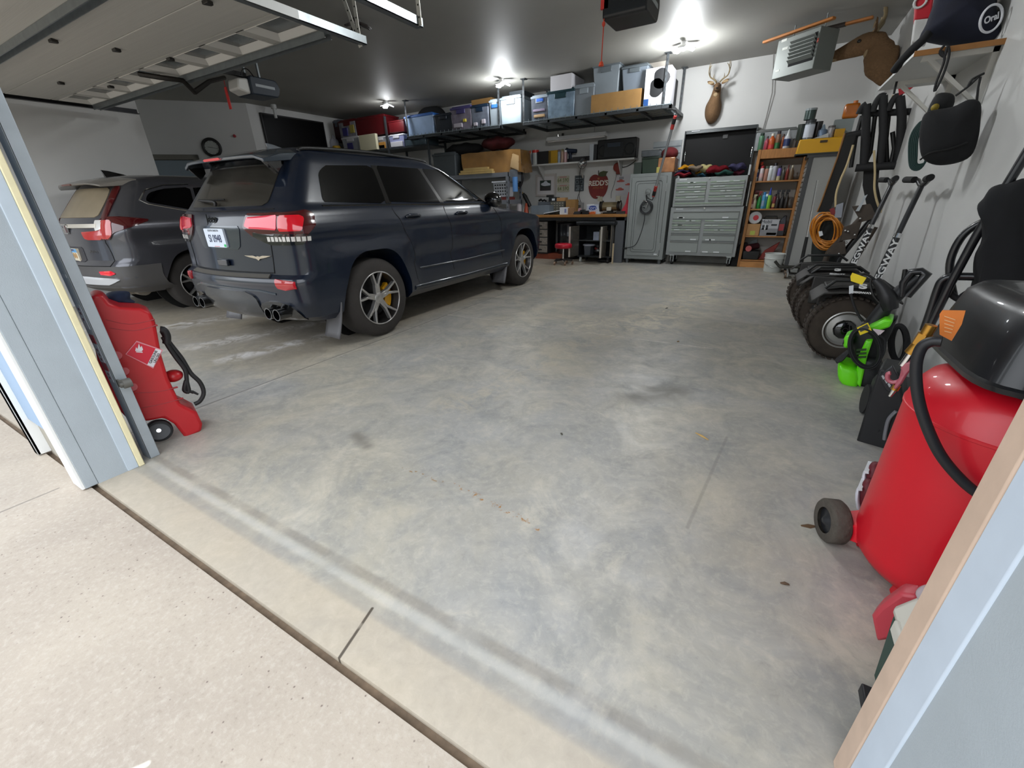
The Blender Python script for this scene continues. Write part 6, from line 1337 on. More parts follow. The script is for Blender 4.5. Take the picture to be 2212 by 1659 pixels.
for a_ in ((1621, 425, 1629, '7a3a3c', '4a1a1c', 'neck', 'dark reddish bottle, leftmost on the third pine shelf'), (1627, 420, 1636, 'a59f88', 'cfc6a6', 'spray', 'clear bottle with pale trigger, third pine shelf'), (1628, 411, 1640, '6a2a26', '6e1a1a', 'spray', 'bottle with dark red trigger behind the clear one'), (1638, 413, 1647, '1f7a34', '7a1c1c', 'spray', 'bright green spray bottle with red trigger'), (1647, 415, 1655, '4e9ac4', '2a78b0', 'can', 'light blue can, third pine shelf'), (1652, 419, 1660, '1f6f86', 'd5dadc', 'can', 'teal can with white cap, third pine shelf'), (1659, 405, 1670, '86c23c', '2a4ab0', 'cone', 'lime bottle with blue top and nozzle'), (1670, 419, 1677, '7a2a30', '2a1a1c', 'can', 'dark red can right of the lime bottle'), (1677, 410, 1687, '2c2422', '22222c', 'spray', 'black spray bottle right of the dark red can'), (1687, 410, 1697, '1e1c1d', '18181c', 'spray', 'second black spray bottle from the lime bottle'), (1697, 410, 1707, '26211f', '141416', 'spray', 'third black spray bottle from the lime bottle')):
    bt_(2, *a_, dy=.12 if a_[0] == 1628 else 0, band={1621: (.1, .4, 'c9a9a0'), 1647: (.15, .5, '8aa0b8'), 1670: (.1, .35, 'b9a060')}.get(a_[0]), gp=B3)
c = BY(1631, 473, YB+.08); z3 = zsv[3]
o = cbox('cardboard_box', 'tan cardboard box with a yellow-green label on the fourth pine shelf', 'box', (1611, 484, 1641, 508), YB+.03, .2, CARDB, None, z3, marks=(('label', .35, .08, .7, .42, M('label_lime', '#a9b44c', .5)),)); zc2 = rect(1611, 484, 1641, 508, YB+.03)[3]
tp = thing('tape_reel', 'white and red disc-shaped tape reel on the tan box', 'reel', (c.x, YB+.1, zc2), world=True); r_ = .105
MB().cyl((c.x, YB+.06, zc2+r_), (c.x, YB+.14, zc2+r_), r_, seg=28).build('disc', M('reel_white', '#b9babc', .4), tp, bev=.008); MB().cyl((c.x+.01, YB+.055, zc2+r_), (c.x+.01, YB+.06, zc2+r_), .045, seg=20).build('hub', M('hub_red', '#b3202c', .4), tp)
x0, x1, a, b = rect(1643, 474, 1681, 509, YB+.03); b2 = b
mbx = cbox('oil_box', 'white and grey oil box marked with a big 1 on the fourth pine shelf', 'box', (1643, 474, 1681, 509), YB+.03, .22, M('oil_white', '#b5b6ba', .5), None, z3, marks=(('print_grey', .0, .0, 1, .45, M('oil_grey', '#85868a', .5)), ('print_dark', .08, .38, .42, .66, M('oil_dark', '#34363a', .5)), ('print_white', .4, .06, .95, .2, LBL), ('print_dark', .58, .62, .9, .72, M('oil_dark'))))
w = x1-x0; h = b-z3
text('1', .13, LBL, FY(x0+w*.25, YB+.0265, z3+h*.52), mbx, bold=.003); text('Mobil', .075, M('oil_ink', '#3b3d44', .5), FY(x0+w*.28, YB+.0265, z3+h*.86), mbx)
MB().tube([(x0+.03, YB+.1, b), (x0+.04, YB+.1, b+.05), (x1-.05, YB+.1, b+.05), (x1-.04, YB+.1, b)], .006, 6).build('handle', RUBB, mbx)
x0, x1, a, b = rect(1679, 466, 1697, 509, YB+.02); o = MB().loft([[(x0, YB+.05, z3), (x1, YB+.05, z3), (x1, YB+.25, z3), (x0, YB+.25, z3)], [(x0, YB+.05, z3+(b-z3)*.6), (x1, YB+.05, z3+(b-z3)*.6), (x1, YB+.25, z3+(b-z3)*.6), (x0, YB+.25, z3+(b-z3)*.6)], [(x0+.08, YB+.09, b), (x1-.01, YB+.09, b), (x1-.01, YB+.2, b), (x0+.08, YB+.2, b)]]).build('oil_jug', M('jug_dark', '#23262e', .4), bev=.012); tag(o, 'dark oil jug with red mark right of the oil box', 'jug')
MB().box((x0+.03, YB+.0475, z3+.09), (x1-.02, YB+.0495, z3+.2)).build('label', M('jug_label', '#a8383a', .5), o).data.transform(Matrix.Translation((0, 0, 0)))
o.children[0].data.transform(Matrix.Translation(-V(o.location))) if OFF.get(o.children[0].name) is None else None
z4 = zsv[4]
x0, x1, a, b = rect(1603, 543, 1640, 563, YB+.03); o = MB().frus(((x0+x1)/2, YB+.16, z4), ((x1-x0)*.9, .24), ((x0+x1)/2, YB+.16, b), (x1-x0, .28)).build('bin', M('bin_black', '#1e1f20', .5), bev=.01); tag(o, 'black open bin on the bottom of the pine shelving', 'bin'); zbn = b
o = MB().cyl((x0+.02, YB+.1, zbn+.05), (x1-.06, YB+.24, zbn+.08), .055).build('cloth_roll', M('roll_wine', '#3c1018', .7, var=.2)); tag(o, 'wine-red roll lying across the black bin', 'roll')
c = BY(1617, 537, YB+.02); o = MB().cyl((c.x, YB+.01, c.z), (c.x, YB+.05, c.z), .05, seg=20).build('sanding_disc', M('disc_pink', '#b55a58', .6)); tag(o, 'pink disc at the front of the black bin', 'disc')
o = MB().loft([[(BY(1648, 545, YB+.1).x-.06, YB+.1, z4), (BY(1648, 545, YB+.1).x+.12, YB+.1, z4), (BY(1648, 545, YB+.1).x+.12, YB+.2, z4), (BY(1648, 545, YB+.1).x-.06, YB+.2, z4)], [(BY(1655, 538, YB+.1).x-.02, YB+.1, z4+.16), (BY(1684, 530, YB+.1).x, YB+.1, z4+.32), (BY(1684, 530, YB+.1).x, YB+.2, z4+.32), (BY(1655, 538, YB+.1).x-.02, YB+.2, z4+.16)]]).build('power_saw', M('saw_red', '#8a2c22', .5, var=.4, vs=10), bev=.01); tag(o, 'red and black power tool behind the white bucket', 'power tool')
o = MB().prism([(BY(1612, 540, YB+.3).x, z4), (BY(1640, 540, YB+.3).x, z4), (BY(1635, 520, YB+.3).x, z4+.34), (BY(1622, 518, YB+.3).x, z4+.3)], 'y', YB+.33, YB+.38).build('folded_sheet', M('sheet_pale', '#8f9a9c', .5, var=.3, vs=10)); tag(o, 'pale folded sheet at the back of the bottom pine shelf', 'sheet')
c = G(1667, 588); c.y += .1; R_ = .15; zb2 = BY(1667, 547, c.y).z
bu = thing('bucket', 'white plastic bucket on the floor before the pine shelving', 'bucket', (c.x, c.y, 0), world=True)
MB().lathe([(R_*.86, 0), (R_*.9, .01), (R_*.97, zb2*.72), (R_*1.04, zb2*.73), (R_*1.04, zb2*.76), (R_*1.0, zb2*.77), (R_*1.02, zb2*.96), (R_*1.06, zb2*.96), (R_*1.06, zb2), (R_*.98, zb2), (R_*.86, .03), (.01, .02)], c, seg=32, cap=False).build('body', M('bucket_white', '#cdd0cc', .4), bu)
MB().tube([(c.x-R_*1.06, c.y, zb2*.72), (c.x-R_*.8, c.y-R_*.85, zb2*.45), (c.x, c.y-R_*1.12, zb2*.30), (c.x+R_*.8, c.y-R_*.85, zb2*.42), (c.x+R_*1.06, c.y, zb2*.72)], .005, 6, smooth=6).build('bail', CHR, bu)
x = BY(1600, 490, 9.1).x; o = MB().tube([BY(1602, 468, 9.15), BY(1600, 480, 9.12), BY(1597, 495, 9.1), BY(1595, 503, 9.1)], [.02, .03, .045, .04], 8).build('hand_brush', BLK); tag(o, 'black brush hanging between tool chest and pine shelving', 'brush')
c = G(1588, 574); o = MB().loft([[(c.x-.10, 9.16, 0), (c.x+.08, 9.16, 0), (c.x+.08, 9.4, 0), (c.x-.10, 9.4, 0)], [(c.x-.07, 9.2, .25), (c.x+.10, 9.2, .25), (c.x+.10, 9.4, .25), (c.x-.07, 9.4, .25)], [(c.x+.03, 9.22, .42), (c.x+.14, 9.22, .42), (c.x+.14, 9.36, .42), (c.x+.03, 9.36, .42)]]).build('bag', M('bag_black', '#121214', .8), bev=.02); tag(o, 'black bag with red print on the floor between tool chest and pine shelving', 'bag')
# ---- silver cabinet by the right wall
qa, qb = G(1693, 577, .12), G(1730, 578, .12)
kx0, kx1, ky = qa.x, BY(1800, 400, 8.42).x+.04, 8.42
kz1 = BY(1780, 338, ky).z
kb = thing('cabinet', 'silver-sided tool cabinet with ribbed drawer fronts by the right wall', 'cabinet', ((kx0+kx1)/2, ky+.4, 0), world=True)
MB().box((kx0+.03, ky+.01, .12), (kx1, 9.05, kz1)).build('body', M('cabinet_silver', '#a6a6a3', .35, .3, var=.03, vs=3), kb)
for xx in ((kx0-.005, kx0+.055), (kx1-.05, kx1+.005)): MB().box((xx[0], ky-.004, .12), (xx[1], ky+.05, kz1)).build('corner_post', M('cab_edge', '#4a4b4c', .4, .3), kb, bev=.003)
MB().box((kx0-.02, ky-.01, .10), (kx1+.02, 9.08, .125)).build('base', M('cab_edge'), kb); MB().box((kx0-.03, ky-.012, kz1-.005), (kx1+.02, 9.08, kz1+.035)).build('top', M('cab_edge'), kb)
for i in range(22):
    z = .15+(kz1-.2)*i/22; MB().box((kx0-.008, ky+.06, z), (kx0+.03, 9.02, z+(kz1-.2)/22-.018)).build('drawer', M('drawer_silver', '#b7b5b0', .3, .5), kb, bev=.004)
for x in (kx0+.05, kx1-.06):
    for y in (ky+.08, 8.98): MB().cyl((x-.015, y, .05), (x+.015, y, .05), .05).build('caster', RUBB, kb)
yc = 8.40; yz = kz1+.036
x0, x1 = BY(1722, 318, yc).x, BY(1828, 318, yc).x; b = BY(1775, 298, yc).z
yk = thing('tool_case', 'bright yellow case with dark nameplate lying on the silver cabinet', 'case', ((x0+x1)/2, yc+.2, yz), world=True); YEL = M('case_yellow', '#d09a06', .45)
MB().loft([[(x0, yc, yz), (x1, yc, yz), (x1, yc+.4, yz), (x0, yc+.4, yz)], [(x0+.015, yc+.01, b), (x1-.015, yc+.01, b), (x1-.015, yc+.39, b), (x0+.015, yc+.39, b)]]).build('body', YEL, yk, bev=.012); MB().box(((x0+x1)/2-.03, yc-.004, b-.06), ((x0+x1)/2+.06, yc+.01, b-.03)).build('nameplate', M('plate_dark', '#3a2a10', .5), yk)
MB().box((x0-.01, yc-.006, yz-.0), (x1+.01, yc+.40, yz+.018)).build('base_tray', M('tray_dark', '#2f332d', .5), yk)
zy = b+.001; YG = 'tins on the yellow case'
def ct_(nm, px0, py0, px1, py1, col, cap, kind, lb, cat, dy=.1, z0=None, band=None):
    x0, x1, a, b = rect(px0, py0, px1, py1, yc+dy); z = zy if z0 is None else z0; return bottle2(nm, lb, (x0+x1)/2, yc+dy+(x1-x0)/2, z, (x1-x0)/2, max(.05, b-z), M('c_'+col, '#'+col, .3, .3), M('c_'+cap, '#'+cap, .4), kind, cat, YG, band), b
t1, zz = ct_('tin', 1738, 258, 1760, 300, '6c7276', '2c3033', 'jar', 'silver tin with white label at the bottom of the stack on the yellow case', 'tin', .06, None, (.1, .75, 'c4cad4'))
t2, zz2 = ct_('tin', 1739, 233, 1764, 258, '3b4a46', '8b9294', 'jar', 'dark green tin stacked on the white-labelled tin', 'tin', .05, zz)
ct_('tin', 1722, 268, 1738, 300, '39423b', '2c332d', 'jar', 'dark green tin left of the tall stack', 'tin', .14)
ct_('tin', 1758, 262, 1775, 298, '2a2626', '1e1b1b', 'jar', 'blackish tin right of the tall stack', 'tin', .16)
ct_('tape_dispenser', 1768, 268, 1788, 297, '6c7f96', '8fa3b4', 'cone', 'bluish bottle with pointed top on the yellow case', 'bottle', .08)
ct_('tin', 1788, 271, 1803, 296, '9a9696', '54504e', 'jar', 'small grey tin right of the pointed bottle', 'tin', .08)
o = cbox('storage_box', 'small yellow box with orange light at the right end of the big yellow case', 'box', (1803, 278, 1824, 298), yc+.06, .15, M('case_yellow2', '#b8880e', .4), None, zy)
o = cbox('storage_box', 'grey translucent box standing behind the small yellow box', 'box', (1800, 257, 1842, 292), yc+.24, .14, M('box_pale', '#8e9898', .4), None, zy); zbx = rect(1800, 257, 1842, 292, yc+.24)[3]
x0, x1, a, b = rect(1824, 216, 1858, 257, yc+.2); z0 = zbx+.001; oj = thing('jug', 'orange translucent jug on the grey box at the top right of the cabinet', 'jug', ((x0+x1)/2, yc+.32, z0), world=True)
MB().box((x0, yc+.24, z0), (x1, yc+.37, b-.03)).build('body', M('jug_orange', '#b4641a', .25, coat=.4, var=.2), oj, bev=.03); MB().cyl(((x0+x1)/2+.03, yc+.3, b-.04), ((x0+x1)/2+.03, yc+.3, b), .028).build('cap', M('jug_cap', '#c26a1c', .4), oj)
o = MB().prism([(BY(1756, 297, yc).x, zy), (BY(1790, 294, yc).x, zy), (BY(1790, 286, yc).x, zy+.06), (BY(1775, 290, yc).x, zy+.03)], 'y', yc+.01, yc+.06).build('paper', M('paper_white', '#b7b6b2', .7)); tag(o, 'crumpled white paper at the front of the yellow case top', 'paper')
# ---- heater
zh0 = 2.75; Q = [G(x, y, zh0) for x, y in ((1666, 173), (1755, 148), (1806, 148), (1718, 175))]
E2 = Q[1]; zh1 = BY(1764, 57, E2.y).z
ua = (Q[0]-E2); ub = (Q[2]-E2); ub = ub-ua*(ub.dot(ua)/ua.dot(ua)); La, Lb = ua.length, max(ub.length, .36); ua.normalize(); ub.normalize()
ht = thing('unit_heater', 'grey louvred unit heater hanging from the ceiling in the far right corner', 'heater', (E2.x, E2.y, zh0), world=True); HG = M('heater_grey', '#6f7470', .45, .2)
fr = Matrix(((ua.x, ub.x, 0, E2.x), (ua.y, ub.y, 0, E2.y), (0, 0, 1, zh0), (0, 0, 0, 1))); Hh = zh1-zh0
mb = MB(); mb.m = fr; mb.box((0, 0, 0), (La, Lb, Hh)).build('casing', HG, ht, bev=.006)
mb = MB(); mb.m = fr; mb.box((.03, -.004, .10), (La*.62, .002, Hh-.05)).build('grille_void', M('void_black', '#08090a', .9), ht)
for i in range(6):
    mb = MB(); mb.m = fr; z = .13+(Hh-.2)*i/6; mb.loft([[(.03, -.005, z), (.03, -.005, z+.008), (.03, -.055, z+.045), (.03, -.055, z+.037)], [(La*.62, -.005, z), (La*.62, -.005, z+.008), (La*.62, -.055, z+.045), (La*.62, -.055, z+.037)]]).build('louvre', HG, ht)
for (u, z, w, h_) in ((.72, .32, .08, .03), (.78, .42, .08, .03), (.83, .08, .06, .025)):
    mb = MB(); mb.m = fr @ Matrix.Rotation(0, 4, 'Y'); mb.box((La*u, -.0025, z), (La*u+w, -.0005, z+h_)).build('label', M('heater_label', '#c3c6bf', .5), ht)
mb = MB(); mb.m = fr; mb.box((.0, -.003, Hh*.62), (.02, -.0005, Hh*.72)).build('red_tag', M('tag_red', '#b24a3a', .5), ht)
mb = MB(); mb.m = fr
for u in (.08, La-.08):
    m2 = MB(); m2.m = fr; m2.cyl((u, Lb/2, Hh), (u, Lb/2, ZC-zh0), .008).build('hanging_rod', GALV, ht)
MB().tube([BY(1672, 110, 9.55), BY(1668, 200, 9.55), BY(1655, 255, 9.57), BY(1648, 279, 9.57)], .008, 6).build('gas_line', M('line_grey', '#7e7c78', .5), ht)
SLT = M('slat_wood', '#a8682a', .5, var=.15, vs=6)
for (pa, pb, lb, dark) in (((1650, 92), (1803, 38), 'long orange wooden paddle lying above the heater front', False), ((1772, 66), (1887, 37), 'shorter dark-and-orange wooden paddle above the heater rear', True)):
    A, B = G(*pa, zh1+.035), G(*pb, zh1+.035); d = (B-A).normalized(); n = V((-d.y, d.x, 0))*.035; mb = MB()
    mb.loft([[A-n-V((0, 0, .015)), A+n-V((0, 0, .015)), A+n+V((0, 0, .015)), A-n+V((0, 0, .015))], [B-n-V((0, 0, .015)), B+n-V((0, 0, .015)), B+n+V((0, 0, .015)), B-n+V((0, 0, .015))]])
    t = thing('paddle', lb, 'paddle', A, world=True); mb.build('shaft', SLT, t, bev=.008)
    if dark: MB().loft([[A-n*1.1-V((0, 0, .018)), A+n*1.1-V((0, 0, .018)), A+n*1.1+V((0, 0, .018)), A-n*1.1+V((0, 0, .018))], [A+d*.28-n*1.1-V((0, 0, .018)), A+d*.28+n*1.1-V((0, 0, .018)), A+d*.28+n*1.1+V((0, 0, .018)), A+d*.28-n*1.1+V((0, 0, .018))]]).build('grip', M('grip_dark', '#2a1f18', .6), t)
# ---- deer heads
def fur():
    m = bpy.data.materials.new('deer_fur'); m.use_nodes = True; nt = m.node_tree; p = nt.nodes['Principled BSDF']
    tc = node(nt, 'ShaderNodeTexCoord'); v = tc.outputs['Object']
    c = mixc(nt, rng(nt, noise(nt, v, 60, 6, .7), .3, .7), '#5e4630', '#8a6a49'); c = mixc(nt, rng(nt, noise(nt, v, 5, 3), .4, .65), c, '#6d5338')
    nt.links.new(c, p.inputs['Base Color']); p.inputs['Roughness'].default_value = .9
    b = node(nt, 'ShaderNodeBump'); b.inputs['Strength'].default_value = .6; b.inputs['Distance'].default_value = .01; nt.links.new(noise(nt, v, 90, 4), b.inputs['Height']); nt.links.new(b.outputs['Normal'], p.inputs['Normal']); return m
FUR = fur(); PALE = M('deer_pale', '#a38d6c', .9, var=.15, vs=40, bump=.4, bs=90); ANT = M('antler', '#8f7f60', .6, var=.25, vs=14, bump=.2)
def deer(label, loc, rot, s, turn, grp, yk=1., zk=1., bk=1.):
    t = thing('deer_head', label, 'deer head', loc, group=grp, rot=rot); t.scale = (s, s, s)
    def el(c, rx, ry, fwd, up):       # ring of 20 around c in plane spanned by (side, up)
        f = V(fwd).normalized(); u = V(up); u = (u-f*u.dot(f)).normalized(); sd = f.cross(u); return [V(c)+sd*rx*math.cos(a)+u*ry*math.sin(a)*(1.12 if math.sin(a) < 0 else 1) for a in [2*PI*i/20 for i in range(20)]]
    q_ = .5+.5*bk
    hd = V((turn, -.36*yk, .52*zk)); nf = V((math.sin(turn*1.5), -math.cos(turn*1.5), -.28)).normalized(); up = V((0, 0, 1))
    R = [el((0, .0, -.02), .19*bk, .30*bk, (0, -1, 0), up), el((0, -.06, 0), .20*bk, .31*bk, (0, -1, .2), up), el((0, -.15*yk, .05*zk), .185*bk, .26*bk, (0, -1, .7*zk), up), el((turn*.3, -.22*yk, .16*zk), .15*q_, .20*q_, (0, -yk, zk), (0, .6, 1)), el((turn*.6, -.27*yk, .28*zk), .115*q_, .15*q_, (0, -yk, zk), (0, 1, .5)), el((turn*.85, -.31*yk, .40*zk), .098, .115, (0, -yk, zk), (0, 1, .5)),
         el(hd+V((0, .03, -.03)), .09, .10, (0, -.8, .5), (0, .5, .9)), el(hd+nf*.03, .085, .095, nf, up), el(hd+nf*.12, .078, .082, nf, up), el(hd+nf*.20, .058, .064, nf, up), el(hd+nf*.28, .042, .048, nf, up), el(hd+nf*.34, .038, .042, nf, up), el(hd+nf*.365, .024, .026, nf, up)]
    mb = MB(); mb.loft(R); mb.build('head_and_neck', FUR, t, sub=1)
    sd = nf.cross(up).normalized()
    MB().sph(tuple(hd+nf*.365+V((0, 0, .004))), (.026, .02, .02), 12, 8).build('nose', M('nose_black', '#141010', .35), t)
    MB().sph(tuple(hd+nf*.30+V((0, 0, -.034))), (.034, .05, .016), 12, 8).build('chin', PALE, t)
    MB().sph(tuple(V((turn*.8, -.40*yk, .31*zk))), (.05, .02, .045), 12, 8).build('throat_patch', PALE, t)
    for sg in (-1, 1):
        MB().sph(tuple(hd+nf*.11+sd*sg*.070+V((0, 0, .025))), (.02, .02, .017), 12, 8).build('eye', M('eye_dark', '#0c0808', .08, coat=1), t)
        b0 = hd+sd*sg*.075+V((0, .01, .055)); tip = hd+sd*sg*.25+V((0, -.01, .12)); dd = (tip-b0); mb = MB(); q = []
        for k, w in ((0, .025), (.25, .052), (.55, .058), (.85, .03), (1, .006)):
            c_ = b0+dd*k; q.append([c_+V((0, -.012, 0))+V((0, 0, w)), c_+V((0, .01, 0))+V((0, 0, w*.5)), c_+V((0, .014, 0))-V((0, 0, w*.5)), c_-V((0, .012, 0))-V((0, 0, w)), c_+V((0, .004, 0))])
        mb.loft(q); e_ = mb.build('ear', FUR, t, sub=1)
        MB().sph(tuple(b0+dd*.5+V((0, -.016, 0))), (.07, .006, .03), 12, 6).build('ear_lining', PALE, e_)
        a0 = hd+sd*sg*.04+V((0, .02, .09)); mb = MB()
        main = [a0, a0+sd*sg*.05+V((0, .03, .06)), a0+sd*sg*.15+V((0, .01, .12)), a0+sd*sg*.19+V((0, -.07, .20)), a0+sd*sg*.17+V((0, -.15, .27)), a0+sd*sg*.13+V((0, -.19, .33))]
        mp = crom(main, 4); mb.tube(mp, [.020-.014*i/(len(mp)-1) for i in range(len(mp))], 8)
        for k, dv in ((5, V((0, -.05, .10))), (9, V((0, .02, .17))), (12, V((0, .03, .20))), (16, V((0, .03, .13)))):
            k = min(k, len(mp)-1); mb2 = mb.tube([mp[k], mp[k]+dv*.5+sd*sg*.01, mp[k]+dv], [.012, .009, .003], 7)
        mb.build('antler', ANT, t)
    return t
DG = None
c = BY(1541, 237, WB); deer('deer head mounted on the back wall above the tool chest lid', (c.x, WB-.01, c.z), (0, 0, 0), .70, .06, DG, .9, .85)
c = BX(1939, 130, WR); deer('deer head in profile on the right wall, looking towards the heater', (WR-.0, c.y, c.z-.04), (0, 0, -PI/2), 1.35, -.06, DG, .66, .46, .52)
# ================================================================== right wall side
def plane_at(c):
    n = V((c.x-CAM.x, c.y-CAM.y, 0)).normalized()
    def f(px, py, d=0.):
        r = ray(px, py); return CAM+r*((V(c)+n*d-CAM).dot(n)/r.dot(n))
    f.n = n; return f
def pillow(mb, f, outline, t, sm=4, d=0., n=5, p=2.2):
    P = [f(x, y, d) for x, y in outline]
    if sm: P = crom(P, sm, True)
    c = sum(P, V())/len(P); R = []
    for k in range(-n, n+1):
        a = k/n*PI/2*.985; s = abs(math.cos(a))**(2/p); o = math.copysign(abs(math.sin(a))**(2/p), a)*t/2
        R.append([c+(q-c)*s+f.n*o for q in P])
    return mb.loft(R)
def slab(mb, f, outline, t, d=0.):
    P = [f(x, y, d) for x, y in outline]; return mb.loft([[q-f.n*t/2 for q in P], [q+f.n*t/2 for q in P]])
BCL = M('black_fabric', '#121316', .85, var=.3, vs=10, bump=.3, bs=14); NVY = M('navy_fabric', '#0d1226', .85, var=.25, vs=8, bump=.3, bs=10)
BLKM = M('black_tube', '#16171a', .35, coat=.3)
# ---- shelf on the right wall
SX, SY0, SY1, SZ = .66, 4.42, 5.66, 2.09
sf = thing('wall_shelf', 'white bracketed shelf with a wooden edge high on the right wall', 'shelf', (.9, 5.0, SZ), world=True)
MB().box((SX, SY0, SZ), (WR, SY1, SZ+.02)).build('board', M('shelf_white'), sf)
MB().box((SX, SY0-.012, SZ-.006), (WR, SY0, SZ+.026)).build('wood_edge', M('edge_wood', '#a8743e', .5, var=.1), sf)
for y in (SY0+.06, SY1-.35):
    MB().box((WR-.03, y-.015, SZ-.32), (WR, y+.015, SZ)).box((SX+.06, y-.015, SZ-.03), (WR, y+.015, SZ)).loft([[(WR-.02, y-.014, SZ-.30), (WR-.02, y+.014, SZ-.30), (WR-.05, y+.014, SZ-.30), (WR-.05, y-.014, SZ-.30)], [(SX+.12, y-.014, SZ-.02), (SX+.12, y+.014, SZ-.02), (SX+.08, y+.014, SZ-.02), (SX+.08, y-.014, SZ-.02)]]).build('bracket', M('bracket_white', '#d4d2cc', .5), sf)
f = plane_at(V((.88, 4.75, SZ+.3)))
nb = thing('bag', 'navy blue bag with a white round emblem on the right wall shelf', 'bag', (.88, 4.8, SZ+.022), world=True)
pillow(MB(), f, [(1992, 92), (2000, 60), (2012, 20), (2020, -25), (2080, -45), (2150, -30), (2160, 20), (2165, 60), (2158, 88), (2080, 94)], .42).build('body', NVY, nb, wob=(.012, 9))
c = f(2141, 40, -.215); fr = frame(c, (0.8, .55, 0), (.1, .1, 1)); r_ = .072
mb = MB(); mb.m = fr @ Matrix.Rotation(-.25, 4, 'Z'); mb.ring((0, 0, 0), (0, 0, 1), r_, .007, 32, 6); mb.build('emblem_ring', M('emblem_white', '#d9dbe2', .5), nb)
text('Oral', .052, M('emblem_white'), fr @ Matrix.Rotation(.35, 4, 'Z') @ Matrix.Translation((0, 0, .003)), nb, bold=.0015)
text('Pampers', .022, M('emblem_grey', '#70748a', .5), frame(f(2138, 14, -.21), (0.8, .55, 0), (.1, .1, 1)) @ Matrix.Rotation(-.3, 4, 'Z'), nb) if False else None
rb = thing('bag', 'red and white bag standing left of the navy bag on the right wall shelf', 'bag', (.75, 5.3, SZ+.022), world=True); f2 = plane_at(V((.75, 5.15, SZ+.3)))
slab(MB(), f2, [(1968, 96), (1974, 48), (2008, 44), (2000, 96)], .16).build('lower_panel', M('bag_white', '#c4c4c2', .6, var=.2), rb, bev=.01)
slab(MB(), f2, [(1974, 50), (1978, -20), (2020, -24), (2008, 46)], .17).build('upper_panel', M('bag_red', '#ad1526', .5), rb, bev=.01)
o = MB().ring(f2(1988, 4, -.09), f2.n, .035, .008, 18, 6).build('print_ring', M('bag_white'), rb)
o = MB().tube([f(2018, 55, -.1), f(2000, 80, -.12), f(1970, 108, -.1), f(1945, 135, -.05), f(1932, 152, 0)], .028, 8, smooth=4).build('shoulder_strap', BCL); tag(o, 'black strap drooping over the left end of the right wall shelf', 'strap')
def cordloop(lb, pts, c):
    f_ = plane_at(c); o = MB().tube([f_(*p) for p in pts], .008, 6, smooth=5).build('drawstring', RUBB); tag(o, lb, 'cord')
cordloop('dark drawstring looped over the wooden edge of the right wall shelf', [(2040, 98), (2030, 112), (2040, 122), (2044, 108), (2048, 100), (2050, 120), (2038, 160), (2020, 196), (2022, 180), (2040, 130), (2034, 110)], V((.85, 4.4, 2.0)))
cordloop('thin black cord hanging from the right wall shelf above the tree stand', [(1948, 134), (1942, 160), (1934, 188), (1931, 203), (1936, 180), (1948, 140)], V((.68, 5.3, 1.95)))
f = plane_at(V((.92, 4.15, 1.6)))
hb = thing('bag', 'black rounded bag hanging from the shelf bracket on the right wall', 'bag', f(2055, 360), world=True)
pillow(MB(), f, [(2058, 232), (2095, 216), (2120, 222), (2119, 260), (2112, 300), (2096, 336), (2060, 354), (2020, 358), (1992, 342), (1986, 310), (1990, 270), (2005, 240)], .16, p=2.6).build('body', BCL, hb, wob=(.004, 12))
MB().tube([f(1988, 345, -.05), f(2010, 330, -.09), f(2050, 322, -.1), f(2090, 308, -.09)], .006, 6, smooth=5).build('seam', M('seam_black', '#060607', .8), hb)
MB().tube([f(2064, 207), f(2095, 184), f(2116, 164), f(2127, 158), f(2114, 164), f(2100, 172), f(2091, 186)], .007, 6, smooth=5).build('cord', RUBB, hb); MB().tube([f(2110, 218), f(2113, 190), f(2118, 166)], .006, 6).build('cord', RUBB, hb)
f2 = plane_at(V((.92, 4.35, 1.7)))
o = pillow(MB(), f2, [(2022, 205), (2045, 200), (2062, 208), (2056, 235), (2020, 262), (2000, 262), (2005, 235)], .1).build('pouch', M('pouch_black', '#17181a', .8, var=.4, vs=14)); tag(o, 'small black pouch with a yellow spot behind the hanging black bag', 'pouch')
MB().sph(tuple(f2(2020, 232, -.05)), (.022, .022, .022), 10, 8).build('yellow_spot', M('spot_yellow', '#8f7a1c', .6), o).data.transform(Matrix.Translation(V((0, 0, 0))))
gr_ = thing('rope', 'dark green rope loops hanging beside the hanging black bag', 'rope', f2(1985, 400), world=True); GRN = M('rope_green', '#1c3b38', .7)
for k in range(5): MB().tube([f2(1996+2*k, 262), f2(1978+3*k, 275), f2(1966+4*k, 300), f2(1964+4*k, 335), f2(1968+3*k, 362-2*k), f2(1985+2*k, 366-3*k), f2(2000, 345), f2(2004-k, 300)], .007, 6, closed=True, smooth=4).build('loop', GRN, gr_)
o = slab(MB(), plane_at(V((1.05, 5.9, 2.0))), [(1940, 190), (1974, 187), (1958, 200), (1942, 206)], .02).build('pennant', M('pennant_red', '#9e1422', .5)); tag(o, 'red folded tag on the wall under the white shelf', 'tag')
